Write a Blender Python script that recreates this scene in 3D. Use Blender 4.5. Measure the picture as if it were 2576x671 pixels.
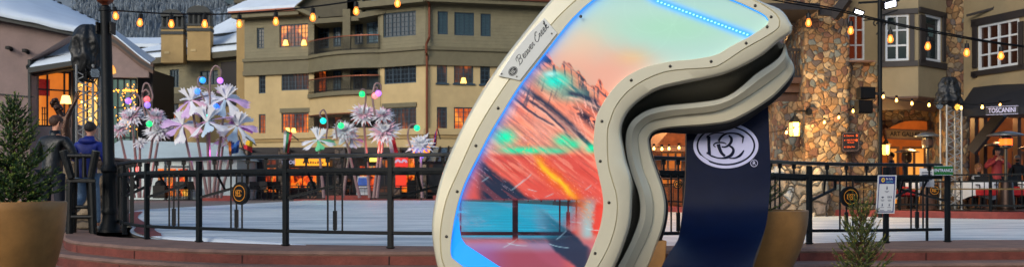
import bpy, bmesh, math, random
from mathutils import Vector, Matrix, noise as mnoise
import numpy as np
R = math.radians
scene = bpy.context.scene
for o in list(bpy.data.objects): bpy.data.objects.remove(o)
# ------------------------------------------------------------------ camera, sky, sun, exposure
F = 2504.4; CX = 1288.0; HV = 476.8; CAMZ = 0.66
cam = bpy.data.cameras.new("camera"); camo = bpy.data.objects.new("camera", cam)
scene.collection.objects.link(camo); scene.camera = camo
camo.location = (0, 0, CAMZ); camo.rotation_euler = (R(90), 0, 0)
cam.sensor_fit = 'HORIZONTAL'; cam.sensor_width = 36; cam.lens = 35.0
cam.shift_y = (HV - 335.5) / 2576.0
cam.clip_start = 0.05; cam.clip_end = 3000
cam.dof.use_dof = True; cam.dof.focus_distance = 8.3; cam.dof.aperture_fstop = 4.5
world = bpy.data.worlds.new("World"); scene.world = world; world.use_nodes = True
wn = world.node_tree
bg = wn.nodes["Background"]
sky = wn.nodes.new("ShaderNodeTexSky"); sky.sky_type = 'NISHITA'; sky.sun_disc = False
SUN_EL, SUN_AZ = 20.0, 212.0
sky.sun_elevation = R(SUN_EL); sky.sun_rotation = R(SUN_AZ); sky.air_density = 1.0; sky.dust_density = 1.5; sky.ozone_density = 2.0
wn.links.new(sky.outputs[0], bg.inputs[0]); bg.inputs[1].default_value = 0.13
sun = bpy.data.lights.new("sun", 'SUN'); suno = bpy.data.objects.new("sun", sun); scene.collection.objects.link(suno)
sun.energy = 1.15; sun.angle = R(30); sun.color = (1.0, 0.93, 0.83)
sd = Vector((math.sin(R(SUN_AZ)) * math.cos(R(SUN_EL)), math.cos(R(SUN_AZ)) * math.cos(R(SUN_EL)), math.sin(R(SUN_EL))))
suno.rotation_euler = sd.to_track_quat('Z', 'Y').to_euler()
scene.view_settings.view_transform = 'Standard'; scene.view_settings.look = 'None'
scene.view_settings.gamma = 1.0; scene.view_settings.exposure = 0.56
scene.view_settings.use_curve_mapping = False
scene.render.engine = 'CYCLES'
scene.cycles.max_bounces = 6; scene.cycles.transparent_max_bounces = 8
scene.cycles.sample_clamp_indirect = 4.0
try:
    scene.cycles.use_denoising = True
except Exception: pass

# ------------------------------------------------------------------ helpers
COL = scene.collection
def P(u, v, d): return Vector(((u - CX) * d / F, d, CAMZ - (v - HV) * d / F))
def X(u, d): return (u - CX) * d / F
def Z(v, d): return CAMZ - (v - HV) * d / F
def ph(x, y): return (x / 1.118, y / 1.118)
def lin(c):
    return tuple(((x / 12.92) if x <= 0.04045 else ((x + 0.055) / 1.055) ** 2.4) for x in c)
def crom(pts, n, closed=False):
    """n points evenly spaced along a Catmull-Rom curve"""
    pts = [Vector(p) for p in pts]; out = []
    m = len(pts); segs = m if closed else m - 1
    for i in range(segs):
        p1 = pts[i]; p2 = pts[(i + 1) % m]
        p0 = pts[(i - 1) % m] if (closed or i > 0) else p1 * 2 - p2
        p3 = pts[(i + 2) % m] if (closed or i < m - 2) else p2 * 2 - p1
        for k in range(16):
            t = k / 16
            out.append(0.5 * ((2 * p1) + (p2 - p0) * t + (2 * p0 - 5 * p1 + 4 * p2 - p3) * t * t + (3 * p1 - p0 - 3 * p2 + p3) * t ** 3))
    out.append(pts[0].copy() if closed else pts[-1].copy())
    L = [0.0]
    for a, b in zip(out, out[1:]): L.append(L[-1] + (b - a).length)
    res = []; j = 0
    cnt = n if closed else n - 1
    for i in range(n):
        s = L[-1] * i / cnt
        while j < len(L) - 2 and L[j + 1] < s: j += 1
        t = (s - L[j]) / max(1e-9, L[j + 1] - L[j])
        res.append(out[j].lerp(out[j + 1], min(1, max(0, t))))
    return res

class MB:
    def __init__(s): s.V = []; s.Fc = []; s.M = []; s.m = 0
    def v(s, p): s.V.append(tuple(p)); return len(s.V) - 1
    def f(s, idx): s.Fc.append(tuple(idx)); s.M.append(s.m)
    def poly(s, pts):
        i0 = len(s.V)
        for p in pts: s.V.append(tuple(p))
        s.f(range(i0, i0 + len(pts)))
    quad = lambda s, a, b, c, d: s.poly((a, b, c, d))
    def box(s, x0, x1, y0, y1, z0, z1):
        s.hexa([(x0, y0, z0), (x1, y0, z0), (x1, y1, z0), (x0, y1, z0), (x0, y0, z1), (x1, y0, z1), (x1, y1, z1), (x0, y1, z1)])
    def hexa(s, c):
        i = len(s.V)
        for p in c: s.V.append(tuple(p))
        for q in ((0, 3, 2, 1), (4, 5, 6, 7), (0, 1, 5, 4), (1, 2, 6, 5), (2, 3, 7, 6), (3, 0, 4, 7)): s.f([i + k for k in q])
    def obox(s, c, sx, sy, sz, rz=0):
        cs, sn = math.cos(rz), math.sin(rz)
        pts = []
        for z in (0, 1):
            for a, b in ((-1, -1), (1, -1), (1, 1), (-1, 1)):
                x, y = a * sx / 2, b * sy / 2
                pts.append((c[0] + x * cs - y * sn, c[1] + x * sn + y * cs, c[2] + (z - .5) * sz))
        s.hexa(pts)
    def bar(s, p0, p1, w, h=None, up=(0, 0, 1)):
        h = h or w; p0 = Vector(p0); p1 = Vector(p1); d = (p1 - p0).normalized()
        up = Vector(up)
        if abs(d.dot(up)) > .95: up = Vector((0, 1, 0))
        a = d.cross(up).normalized() * w / 2; b = a.normalized().cross(d).normalized() * h / 2
        s.hexa([p0 - a - b, p0 + a - b, p1 + a - b, p1 - a - b, p0 - a + b, p0 + a + b, p1 + a + b, p1 - a + b])
    def tube(s, path, r, n=8, caps=True):
        path = [Vector(p) for p in path]; m = len(path)
        rs = r if isinstance(r, (list, tuple)) else [r] * m
        ref = None; rings = []
        for i, p in enumerate(path):
            t = (path[min(i + 1, m - 1)] - path[max(i - 1, 0)])
            t = t.normalized() if t.length > 1e-9 else Vector((0, 0, 1))
            if ref is None:
                ref = t.cross(Vector((0, 0, 1)))
                if ref.length < .1: ref = t.cross(Vector((0, 1, 0)))
            ref = (ref - t * ref.dot(t))
            ref = ref.normalized() if ref.length > 1e-6 else t.orthogonal().normalized()
            b = t.cross(ref)
            i0 = len(s.V)
            for k in range(n):
                a = 2 * math.pi * k / n
                s.V.append(tuple(p + (ref * math.cos(a) + b * math.sin(a)) * rs[i]))
            rings.append(i0)
        for a, b in zip(rings, rings[1:]):
            for k in range(n): s.f((a + k, a + (k + 1) % n, b + (k + 1) % n, b + k))
        if caps:
            s.f([rings[0] + k for k in range(n)][::-1]); s.f([rings[-1] + k for k in range(n)])
    def sweep(s, path, w, h):
        """rectangular profile (w across, h high) along a mostly horizontal path"""
        path = [Vector(p) for p in path]; m = len(path); pr = None
        for i, p in enumerate(path):
            t = path[min(i + 1, m - 1)] - path[max(i - 1, 0)]; t.z = 0; t.normalize()
            a = Vector((t.y, -t.x, 0)) * w / 2; b = Vector((0, 0, h / 2)); i0 = len(s.V)
            for q in (p - a - b, p + a - b, p + a + b, p - a + b): s.V.append(tuple(q))
            if pr is not None:
                for k in range(4): s.f((pr + k, i0 + k, i0 + (k + 1) % 4, pr + (k + 1) % 4))
            else: s.f((i0, i0 + 1, i0 + 2, i0 + 3))
            pr = i0
        s.f((pr + 3, pr + 2, pr + 1, pr))
    def lathe(s, prof, c, n=16, cap=True, axis=None):
        rings = []
        for r, z in prof:
            i0 = len(s.V)
            for k in range(n):
                a = 2 * math.pi * k / n
                s.V.append((c[0] + r * math.cos(a), c[1] + r * math.sin(a), c[2] + z))
            rings.append(i0)
        for a, b in zip(rings, rings[1:]):
            for k in range(n): s.f((a + k, a + (k + 1) % n, b + (k + 1) % n, b + k))
        if cap:
            s.f([rings[0] + k for k in range(n)][::-1]); s.f([rings[-1] + k for k in range(n)])
    def disc(s, c, r, depth, n=20, ny=(0, -1, 0), ry=None):
        """cylinder with axis ny, front at c, going back by depth"""
        ax = Vector(ny).normalized(); a = ax.cross(Vector((0, 0, 1)));
        a = a.normalized() if a.length > .01 else Vector((1, 0, 0)); b = a.cross(ax)
        c = Vector(c); ry = ry or r
        s.prism([c + a * r * math.cos(2 * math.pi * k / n) + b * ry * math.sin(2 * math.pi * k / n) for k in range(n)], -ax * depth)
    def prism(s, pts, vec):
        n = len(pts); vec = Vector(vec); i = len(s.V)
        for p in pts: s.V.append(tuple(p))
        for p in pts: s.V.append(tuple(Vector(p) + vec))
        s.f([i + k for k in range(n)]); s.f([i + n + k for k in range(n)][::-1])
        for k in range(n): s.f((i + k, i + n + k, i + n + (k + 1) % n, i + (k + 1) % n))
    def strip(s, A, B, closed=False):
        i = len(s.V); n = len(A)
        for p in A: s.V.append(tuple(p))
        for p in B: s.V.append(tuple(p))
        for k in range(n if closed else n - 1): s.f((i + k, i + (k + 1) % n, i + n + (k + 1) % n, i + n + k))
    def loft(s, rings, closed=True):
        n = len(rings[0]); st = []
        for r in rings:
            st.append(len(s.V))
            for p in r: s.V.append(tuple(p))
        for a, b in zip(st, st[1:]):
            for k in range(n if closed else n - 1): s.f((a + k, a + (k + 1) % n, b + (k + 1) % n, b + k))
    def ball(s, c, r, nu=12, nv=8):
        r = r if isinstance(r, (tuple, list)) else (r, r, r)
        i0 = len(s.V)
        for j in range(nv + 1):
            th = math.pi * j / nv
            for i in range(nu):
                a = 2 * math.pi * i / nu
                s.V.append((c[0] + r[0] * math.sin(th) * math.cos(a), c[1] + r[1] * math.sin(th) * math.sin(a), c[2] + r[2] * math.cos(th)))
        for j in range(nv):
            for i in range(nu):
                s.f((i0 + j * nu + i, i0 + (j + 1) * nu + i, i0 + (j + 1) * nu + (i + 1) % nu, i0 + j * nu + (i + 1) % nu))
    def build(s, name, mats, parent=None, smooth=False, bevel=0, label=None):
        off = ROOT.get(parent.name, Vector()) if parent else Vector()
        me = bpy.data.meshes.new(name)
        me.from_pydata([(a - off.x, b - off.y, c - off.z) for a, b, c in s.V], [], s.Fc)
        mats = mats if isinstance(mats, (list, tuple)) else [mats]
        for m in mats: me.materials.append(m)
        if len(mats) > 1: me.polygons.foreach_set("material_index", s.M)
        if smooth: me.polygons.foreach_set("use_smooth", [True] * len(me.polygons))
        me.validate(); me.update()
        o = bpy.data.objects.new(name, me); COL.objects.link(o)
        if parent: o.parent = parent; ROOT[o.name] = off
        if bevel:
            b = o.modifiers.new("bevel", 'BEVEL'); b.width = bevel; b.segments = 2; b.limit_method = 'ANGLE'; b.angle_limit = R(40)
        if smooth == 'auto':
            me.polygons.foreach_set("use_smooth", [True] * len(me.polygons))
            try: me.set_sharp_from_angle(angle=R(35))
            except Exception: pass
        if label: o['label'] = label
        return o
ROOT = {}
def thing(name, label, cat, loc=(0, 0, 0), group=None):
    o = bpy.data.objects.new(name, None); COL.objects.link(o); o.location = loc
    o.empty_display_size = .2
    o['label'] = label; o['category'] = cat
    if group: o['group'] = group
    ROOT[o.name] = Vector(loc)
    return o
def tag(o, label, cat, group=None):
    o['label'] = label; o['category'] = cat
    if group: o['group'] = group
    return o
def struct(o, kind='structure'): o['kind'] = kind; return o
def dup(root, loc, label=None, rz=0, sc=1, group=None):
    r = root.copy(); COL.objects.link(r); r.location = loc; r.rotation_euler = (0, 0, rz); r.scale = (sc, sc, sc)
    if label: r['label'] = label
    if group: r['group'] = group
    def rec(src, dst):
        for ch in list(src.children):
            c = ch.copy(); COL.objects.link(c); c.parent = dst; rec(ch, c)
    rec(root, r)
    return r

# ------------------------------------------------------------------ materials
MATS = {}
def mat(name, col, rough=.6, metal=0, var=.12, scale=8, bump=0, bscale=40, spec=.5, coat=0, emit=None, es=0, srgb=True, stretch=None):
    if name in MATS: return MATS[name]
    m = bpy.data.materials.new(name); m.use_nodes = True; nt = m.node_tree; b = nt.nodes["Principled BSDF"]
    c = lin(col) if srgb else col
    b.inputs['Roughness'].default_value = rough; b.inputs['Metallic'].default_value = metal
    b.inputs['Specular IOR Level'].default_value = spec; b.inputs['Coat Weight'].default_value = coat
    tc = nt.nodes.new("ShaderNodeTexCoord"); src = tc.outputs['Object']
    if stretch:
        mp = nt.nodes.new("ShaderNodeMapping"); mp.inputs['Scale'].default_value = stretch
        nt.links.new(src, mp.inputs[0]); src = mp.outputs[0]
    if var:
        n = nt.nodes.new("ShaderNodeTexNoise"); n.inputs['Scale'].default_value = scale; n.inputs['Detail'].default_value = 6
        n.inputs['Roughness'].default_value = .65
        nt.links.new(src, n.inputs['Vector'])
        rp = nt.nodes.new("ShaderNodeValToRGB"); rp.color_ramp.elements[0].position = .3; rp.color_ramp.elements[1].position = .7
        rp.color_ramp.elements[0].color = (*[max(0, x * (1 - var * 1.6)) for x in c], 1)
        rp.color_ramp.elements[1].color = (*[min(1, x * (1 + var)) for x in c], 1)
        nt.links.new(n.outputs[0], rp.inputs[0]); nt.links.new(rp.outputs[0], b.inputs['Base Color'])
    else: b.inputs['Base Color'].default_value = (*c, 1)
    if bump:
        n2 = nt.nodes.new("ShaderNodeTexNoise"); n2.inputs['Scale'].default_value = bscale; n2.inputs['Detail'].default_value = 4
        nt.links.new(src, n2.inputs['Vector'])
        bp = nt.nodes.new("ShaderNodeBump"); bp.inputs['Strength'].default_value = bump; bp.inputs['Distance'].default_value = .02
        nt.links.new(n2.outputs[0], bp.inputs['Height']); nt.links.new(bp.outputs[0], b.inputs['Normal'])
    if emit:
        b.inputs['Emission Color'].default_value = (*lin(emit), 1); b.inputs['Emission Strength'].default_value = es
    MATS[name] = m
    return m
def stone_mat(name, scale, cols, mortar, bump=.9, edge=.07):
    m = bpy.data.materials.new(name); m.use_nodes = True; nt = m.node_tree; b = nt.nodes["Principled BSDF"]; L = nt.links.new
    tc = nt.nodes.new("ShaderNodeTexCoord")
    nz = nt.nodes.new("ShaderNodeTexNoise"); nz.inputs['Scale'].default_value = scale * .8; nz.inputs['Detail'].default_value = 2
    L(tc.outputs['Object'], nz.inputs['Vector'])
    vm = nt.nodes.new("ShaderNodeVectorMath"); vm.operation = 'MULTIPLY_ADD'
    vm.inputs[1].default_value = (.95 / scale,) * 3
    L(nz.outputs['Color'], vm.inputs[0]); L(tc.outputs['Object'], vm.inputs[2])
    vc = nt.nodes.new("ShaderNodeTexVoronoi"); vc.feature = 'F1'; vc.inputs['Scale'].default_value = scale; vc.inputs['Randomness'].default_value = 1
    ve = nt.nodes.new("ShaderNodeTexVoronoi"); ve.feature = 'DISTANCE_TO_EDGE'; ve.inputs['Scale'].default_value = scale; ve.inputs['Randomness'].default_value = 1
    L(vm.outputs[0], vc.inputs['Vector']); L(vm.outputs[0], ve.inputs['Vector'])
    sp = nt.nodes.new("ShaderNodeSeparateColor"); L(vc.outputs['Color'], sp.inputs[0])
    rp = nt.nodes.new("ShaderNodeValToRGB"); cr = rp.color_ramp; cr.interpolation = 'CONSTANT'
    while len(cr.elements) < len(cols): cr.elements.new(.5)
    for i, c in enumerate(cols): cr.elements[i].position = i / len(cols); cr.elements[i].color = (*lin(c), 1)
    L(sp.outputs[0], rp.inputs[0])
    hv = nt.nodes.new("ShaderNodeHueSaturation"); L(rp.outputs[0], hv.inputs['Color'])
    mr = nt.nodes.new("ShaderNodeMapRange"); mr.inputs['To Min'].default_value = .6; mr.inputs['To Max'].default_value = 1.3
    L(sp.outputs[1], mr.inputs[0]); L(mr.outputs[0], hv.inputs['Value'])
    fn = nt.nodes.new("ShaderNodeTexNoise"); fn.inputs['Scale'].default_value = scale * 5; fn.inputs['Detail'].default_value = 5; L(tc.outputs['Object'], fn.inputs['Vector'])
    fr = nt.nodes.new("ShaderNodeMapRange"); fr.inputs['To Min'].default_value = .62; fr.inputs['To Max'].default_value = 1.35; L(fn.outputs[0], fr.inputs[0])
    mx2 = nt.nodes.new("ShaderNodeMix"); mx2.data_type = 'RGBA'; mx2.blend_type = 'MULTIPLY'; mx2.inputs[0].default_value = 1
    L(hv.outputs[0], mx2.inputs[6]); L(fr.outputs[0], mx2.inputs[7])
    er = nt.nodes.new("ShaderNodeMapRange"); er.inputs['From Min'].default_value = edge * .25; er.inputs['From Max'].default_value = edge; er.interpolation_type = 'SMOOTHSTEP'
    L(ve.outputs['Distance'], er.inputs[0])
    mx = nt.nodes.new("ShaderNodeMix"); mx.data_type = 'RGBA'; mx.inputs[6].default_value = (*lin(mortar), 1)
    L(er.outputs[0], mx.inputs[0]); L(mx2.outputs[2], mx.inputs[7]); L(mx.outputs[2], b.inputs['Base Color'])
    hr = nt.nodes.new("ShaderNodeMapRange"); hr.inputs['From Max'].default_value = edge * 3.2; hr.interpolation_type = 'SMOOTHSTEP'; L(ve.outputs['Distance'], hr.inputs[0])
    ad = nt.nodes.new("ShaderNodeMath"); ad.operation = 'MULTIPLY_ADD'; ad.inputs[1].default_value = .25; L(fn.outputs[0], ad.inputs[0]); L(hr.outputs[0], ad.inputs[2])
    bp = nt.nodes.new("ShaderNodeBump"); bp.inputs['Strength'].default_value = bump; bp.inputs['Distance'].default_value = .12
    L(ad.outputs[0], bp.inputs['Height']); L(bp.outputs[0], b.inputs['Normal']); b.inputs['Roughness'].default_value = .8
    return m
def siding_mat(name, col, pitch, rough=.7):
    m = mat(name, col, rough, var=.1, scale=1.5); nt = m.node_tree; b = nt.nodes["Principled BSDF"]; L = nt.links.new
    geo = nt.nodes.new("ShaderNodeNewGeometry"); sx = nt.nodes.new("ShaderNodeSeparateXYZ"); L(geo.outputs['Position'], sx.inputs[0])
    dv = nt.nodes.new("ShaderNodeMath"); dv.operation = 'DIVIDE'; dv.inputs[1].default_value = pitch; L(sx.outputs[2], dv.inputs[0])
    fr = nt.nodes.new("ShaderNodeMath"); fr.operation = 'FRACT'; L(dv.outputs[0], fr.inputs[0])
    inv = nt.nodes.new("ShaderNodeMath"); inv.operation = 'SUBTRACT'; inv.inputs[0].default_value = 1; L(fr.outputs[0], inv.inputs[1])
    bp = nt.nodes.new("ShaderNodeBump"); bp.inputs['Strength'].default_value = 1; bp.inputs['Distance'].default_value = pitch * .18
    L(inv.outputs[0], bp.inputs['Height']); L(bp.outputs[0], b.inputs['Normal'])
    return m
def glow(name, col, s):
    if name in MATS: return MATS[name]
    m = bpy.data.materials.new(name); m.use_nodes = True; b = m.node_tree.nodes["Principled BSDF"]
    b.inputs['Base Color'].default_value = (*lin(col), 1)
    b.inputs['Emission Color'].default_value = (*lin(col), 1); b.inputs['Emission Strength'].default_value = s
    MATS[name] = m
    return m
def room_mat(name, cols, s, scale=1.2, gloss=True, stretch=(1, 1, .7)):
    """a lit room seen behind glass: warm patches of wall, curtain and lamp light"""
    m = bpy.data.materials.new(name); m.use_nodes = True; nt = m.node_tree; b = nt.nodes["Principled BSDF"]; L = nt.links.new
    geo = nt.nodes.new("ShaderNodeNewGeometry"); mp = nt.nodes.new("ShaderNodeMapping"); mp.inputs['Scale'].default_value = stretch
    L(geo.outputs['Position'], mp.inputs[0])
    n = nt.nodes.new("ShaderNodeTexVoronoi"); n.feature = 'SMOOTH_F1'; n.inputs['Scale'].default_value = scale; n.inputs['Smoothness'].default_value = .35
    n3 = nt.nodes.new("ShaderNodeTexNoise"); n3.inputs['Scale'].default_value = scale * 2.2; n3.inputs['Detail'].default_value = 5
    L(mp.outputs[0], n.inputs['Vector']); L(mp.outputs[0], n3.inputs['Vector'])
    sp = nt.nodes.new("ShaderNodeSeparateColor"); L(n.outputs['Color'], sp.inputs[0])
    ad = nt.nodes.new("ShaderNodeMath"); ad.operation = 'MULTIPLY_ADD'; ad.inputs[1].default_value = .55; L(n3.outputs[0], ad.inputs[0])
    ml = nt.nodes.new("ShaderNodeMath"); ml.operation = 'MULTIPLY'; ml.inputs[1].default_value = .55; L(sp.outputs[0], ml.inputs[0]); L(ml.outputs[0], ad.inputs[2])
    rp = nt.nodes.new("ShaderNodeValToRGB"); cr = rp.color_ramp
    while len(cr.elements) < len(cols): cr.elements.new(.5)
    for i, c in enumerate(cols): cr.elements[i].position = .18 + .62 * i / (len(cols) - 1); cr.elements[i].color = (*lin(c), 1)
    L(ad.outputs[0], rp.inputs[0]); L(rp.outputs[0], b.inputs['Emission Color']); b.inputs['Emission Strength'].default_value = s
    b.inputs['Base Color'].default_value = (.02, .02, .025, 1); b.inputs['Roughness'].default_value = .08 if gloss else .6
    return m

M = {}
M['champagne'] = mat('champagne_paint', (.89, .86, .75), .24, .25, var=.03, scale=3, coat=.35, bump=.02, bscale=350)
M['champagne_back'] = mat('champagne_paint_inner', (.89, .85, .73), .3, .15, var=.03, scale=3, coat=.3, bump=.02, bscale=350)
M['gasket'] = mat('smoked_gasket', (.05, .07, .075), .16, 0, var=.25, scale=2.5, coat=.3)
M['rubber'] = mat('dark_rubber', (.09, .09, .11), .55, var=.2)
M['navy'] = mat('navy_fabric_print', (.008, .055, .18), .36, .0, var=.12, scale=6, bump=.25, bscale=900, spec=.18)
M['print_white'] = mat('white_print', (.80, .80, .93), .5, var=.03)
M['plate'] = mat('brushed_plate', (.86, .86, .83), .35, .3, var=.02)
M['ink'] = mat('black_ink', (.06, .06, .08), .5, var=0)
M['steel'] = mat('steel_screw', (.35, .33, .3), .3, .9, var=.1)
M['led'] = glow('led_blue', (.16, .56, 1.0), .9)
M['iron'] = mat('painted_iron', (.045, .065, .075), .5, .0, var=.25, scale=20, bump=.15, bscale=120, spec=.22)
M['iron_top'] = mat('worn_iron', (.07, .09, .10), .28, .0, var=.3, scale=14, spec=.6)
M['brass_bar'] = mat('brown_handrail', (.42, .34, .2), .35, .3, var=.25, scale=6)
M['orange_paint'] = mat('orange_enamel', (.93, .6, .13), .4, var=.05)
M['black'] = mat('black_enamel', (.035, .04, .045), .5, var=.2, spec=.25)
M['black_plastic'] = mat('black_plastic', (.03, .033, .038), .6, var=.2, spec=.2)
M['tarp'] = mat('black_tarp', (.035, .052, .065), .48, var=.35, scale=6, bump=.6, bscale=9)
M['alu'] = mat('aluminium', (.58, .58, .57), .35, .5, var=.1)
M['stone_cap'] = mat('sandstone_cap', (.50, .385, .33), .75, var=.22, scale=3, bump=.35, bscale=45)
M['sandstone'] = mat('red_sandstone', (.45, .22, .175), .75, var=.30, scale=2.6, bump=.5, bscale=30)
M['redkerb'] = mat('red_kerb', (.50, .2, .17), .7, var=.2, scale=3, bump=.2)
M['gold_pot'] = mat('gold_planter', (.67, .48, .26), .42, .1, var=.22, scale=3, bump=.1, bscale=200)
M['soil'] = mat('soil', (.12, .09, .06), .95, var=.3, scale=20)
M['bark'] = mat('bark', (.28, .19, .11), .9, var=.3, scale=20, bump=.5)
M['needle'] = mat('fir_needles', (.20, .34, .12), .5, var=.35, scale=7)
M['needle_tip'] = mat('fir_needle_tips', (.48, .54, .20), .5, var=.3, scale=9)
M['needle_b'] = mat('yellow_fir_needles', (.52, .50, .20), .5, var=.3, scale=9)
M['needle_mid'] = mat('mid_fir_needles', (.28, .36, .13), .5, var=.3, scale=8)
M['log'] = mat('black_log', (.045, .055, .055), .5, spec=.3, var=.3, scale=12, bump=.6, bscale=18, stretch=(1, 1, .25))
M['log_end'] = mat('log_end', (.42, .43, .4), .6, var=.2)
M['leather'] = mat('black_leather', (.05, .06, .062), .45, var=.25, scale=8, bump=.6, bscale=14)
M['blue_cloth'] = mat('blue_nylon', (.09, .16, .52), .55, var=.2, scale=8, bump=.7, bscale=13)
M['jeans'] = mat('light_denim', (.42, .52, .62), .8, var=.2, scale=10, bump=.4, bscale=30)
M['dark_trousers'] = mat('dark_trousers', (.10, .12, .17), .8, var=.2)
M['skin'] = mat('skin', (.78, .55, .44), .55, var=.06)
M['hair_auburn'] = mat('auburn_hair', (.28, .17, .10), .6, var=.3, scale=40, bump=.5, bscale=120)
M['hair_dark'] = mat('dark_hair', (.10, .08, .07), .6, var=.3, scale=40, bump=.5, bscale=120)
M['hair_grey'] = mat('grey_hair', (.55, .55, .55), .6, var=.2, scale=40)
M['hair_blond'] = mat('blond_hair', (.62, .42, .25), .6, var=.2, scale=40)
M['shoe'] = mat('grey_shoe', (.62, .60, .56), .7, var=.2)
M['bronze'] = mat('bronze', (.26, .17, .12), .35, .6, var=.35, scale=9, bump=.4, bscale=25)
M['snow'] = mat('snow', (.80, .85, .90), .75, var=.06, scale=.8, bump=.5, bscale=2.5)
M['olive'] = siding_mat('olive_siding', (.46, .435, .335), .24)
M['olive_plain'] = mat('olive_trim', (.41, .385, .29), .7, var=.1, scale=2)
M['olive_dark'] = mat('dark_olive_trim', (.31, .29, .22), .7, var=.1, scale=2)  # darker olive colour for bands, gable and a far house wall
M['beige'] = mat('beige_stucco', (.72, .635, .46), .85, var=.09, scale=.7, bump=.4, bscale=6)
M['beige_r'] = mat('cream_stucco', (.53, .475, .365), .85, var=.08, scale=1.2, bump=.4, bscale=12)
M['ochre'] = mat('ochre_stucco', (.64, .54, .36), .85, var=.1, scale=1)
M['pink'] = mat('pink_stucco', (.53, .455, .435), .85, var=.10, scale=1.6, bump=.5, bscale=14)
M['teal_frame'] = mat('blue_window_frame', (.15, .235, .29), .6, var=.1)
M['dark_trim'] = mat('dark_brown_trim', (.14, .12, .12), .6, var=.15)
M['brown'] = mat('brown_wood', (.33, .22, .16), .6, var=.2, scale=4)
M['white_frame'] = mat('white_frame', (.74, .76, .78), .5, var=.04)
M['copper'] = mat('copper_pipe', (.46, .24, .15), .4, .5, var=.2)
M['glass_dark'] = mat('dark_glass', (.09, .13, .17), .08, 0, var=.5, scale=.7, spec=.8)
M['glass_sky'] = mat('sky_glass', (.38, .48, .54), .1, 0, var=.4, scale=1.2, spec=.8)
M['shutter'] = mat('blue_shutter', (.22, .34, .38), .6, var=.15)
M['room'] = room_mat('lit_room', [(.08, .06, .05), (.38, .15, .06), (.78, .34, .09), (.95, .58, .2)], .9, 1.3)
M['room_dim'] = room_mat('dim_room', [(.05, .07, .09), (.12, .12, .12), (.34, .19, .11), (.75, .36, .12)], .7, .9)
M['room_bright'] = room_mat('bright_room', [(.35, .14, .05), (.75, .36, .09), (.98, .60, .2), (1, .85, .5)], .95, .9)
M['shop'] = room_mat('shop_interior', [(.06, .03, .02), (.35, .10, .03), (.85, .27, .06), (.98, .5, .12), (.45, .2, .08), (1, .74, .3)], .85, 2.4)
M['gallery'] = room_mat('gallery_interior', [(.42, .19, .06), (.80, .42, .12), (.93, .58, .22), (.98, .74, .38)], .80, .45)
M['lamp_white'] = glow('white_lamp', (1, .88, .62), 6)
M['bulb'] = glow('filament_bulb', (1, .62, .18), 14)
M['bulb_small'] = glow('small_bulb', (1, .72, .36), 6)
M['flood'] = glow('flood_lamp', (.93, .93, 1), 9)
M['terra'] = mat('roof_tile', (.25, .24, .22), .8, var=.25, scale=3, bump=.8, bscale=6)
M['roofdark'] = mat('roof_edge_dark', (.09, .125, .13), .6, var=.2)
M['rstone'] = stone_mat('river_stone', 5.9, [(.56, .43, .29), (.62, .47, .32), (.48, .42, .35), (.58, .41, .28), (.42, .43, .40), (.66, .54, .38), (.46, .32, .25), (.60, .45, .28), (.68, .58, .44), (.38, .33, .30)], (.36, .28, .20), edge=.045, bump=.55)
M['pstone'] = stone_mat('pale_stone', 3.2, [(.62, .55, .46), (.5, .47, .42), (.70, .64, .54), (.45, .40, .36), (.55, .56, .56)], (.22, .19, .16))
M['fstone'] = stone_mat('pier_stone', 2.2, [(.42, .36, .30), (.5, .44, .36), (.33, .31, .3), (.28, .24, .22)], (.2, .17, .14), bump=.6)
# ================================================================== GROUND, PAVING, ICE
def zg(x): return -0.055 * min(1, max(0, x / 4.5))
RAIL = [P(u, 500, d) for u, d in ()] or [Vector(p) for p in
        [(-11.7, 30, 0), (-9.6, 24, 0), (-7.95, 20, 0), (-7.0, 17.9, 0), (-6.35, 16.1, 0), (-5.68, 14.6, 0), (-4.87, 13.3, 0), (-3.94, 12.55, 0), (-2.68, 11.75, 0),
         (-1.34, 11.2, 0), (.02, 11.1, 0), (1.25, 11.4, 0), (2.72, 12.1, 0), (3.91, 13.0, 0), (4.98, 13.35, 0), (5.98, 13.67, 0)]]
RL = crom(RAIL, 300)
for p in RL: p.z = zg(p.x)
def rail_near(pt):
    return min(range(300), key=lambda i: (RL[i].x - pt[0]) ** 2 + (RL[i].y - pt[1]) ** 2)
K1 = crom([(-11, 17.6, 0), (-8.5, 16.6, 0), (-7.0, 15.4, 0), (-6.5, 14.4, 0), (-6.01, 13.4, 0), (-5.52, 12.7, 0), (-4.95, 12.15, 0), (-4.29, 11.55, 0), (-2.85, 10.85, 0), (-1.27, 10.66, 0),
           (.3, 10.75, 0), (2.0, 11.2, 0), (3.61, 11.95, 0), (5.34, 12.2, 0), (7, 12.4, 0), (14, 13.3, 0)], 120)
K2 = crom([(-11.5, 17.2, 0), (-9, 16.2, 0), (-7.5, 15.2, 0), (-6.9, 14.2, 0), (-5.95, 12.84, 0), (-5.25, 12.07, 0), (-4.16, 11.2, 0), (-2.8, 10.5, 0), (-1.2, 10.25, 0),
           (.3, 10.33, 0), (2.1, 10.75, 0), (3.7, 11.5, 0), (5.13, 11.7, 0), (7.2, 11.9, 0), (14, 12.8, 0)], 120)
K3 = [p + (p - q) * .95 for p, q in zip(K2, K1)]
def withz(L, f): return [Vector((p.x, p.y, f(p.x))) for p in L]
m = MB()
m.poly([(-400, -60, -.46), (400, -60, -.46), (400, 30, -.46), (-400, 30, -.46)])
struct(m.build('plaza_paving', mat('plaza_concrete', (.40, .36, .33), .8, var=.2, scale=1.5, bump=.3)))
m = MB(); m.poly([(-900, 30, -.08), (900, 30, -.08), (900, 900, -.08), (-900, 900, -.08)])
struct(m.build('ground', mat('far_ground', (.55, .55, .55), .8, var=.2, scale=.2)))
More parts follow.
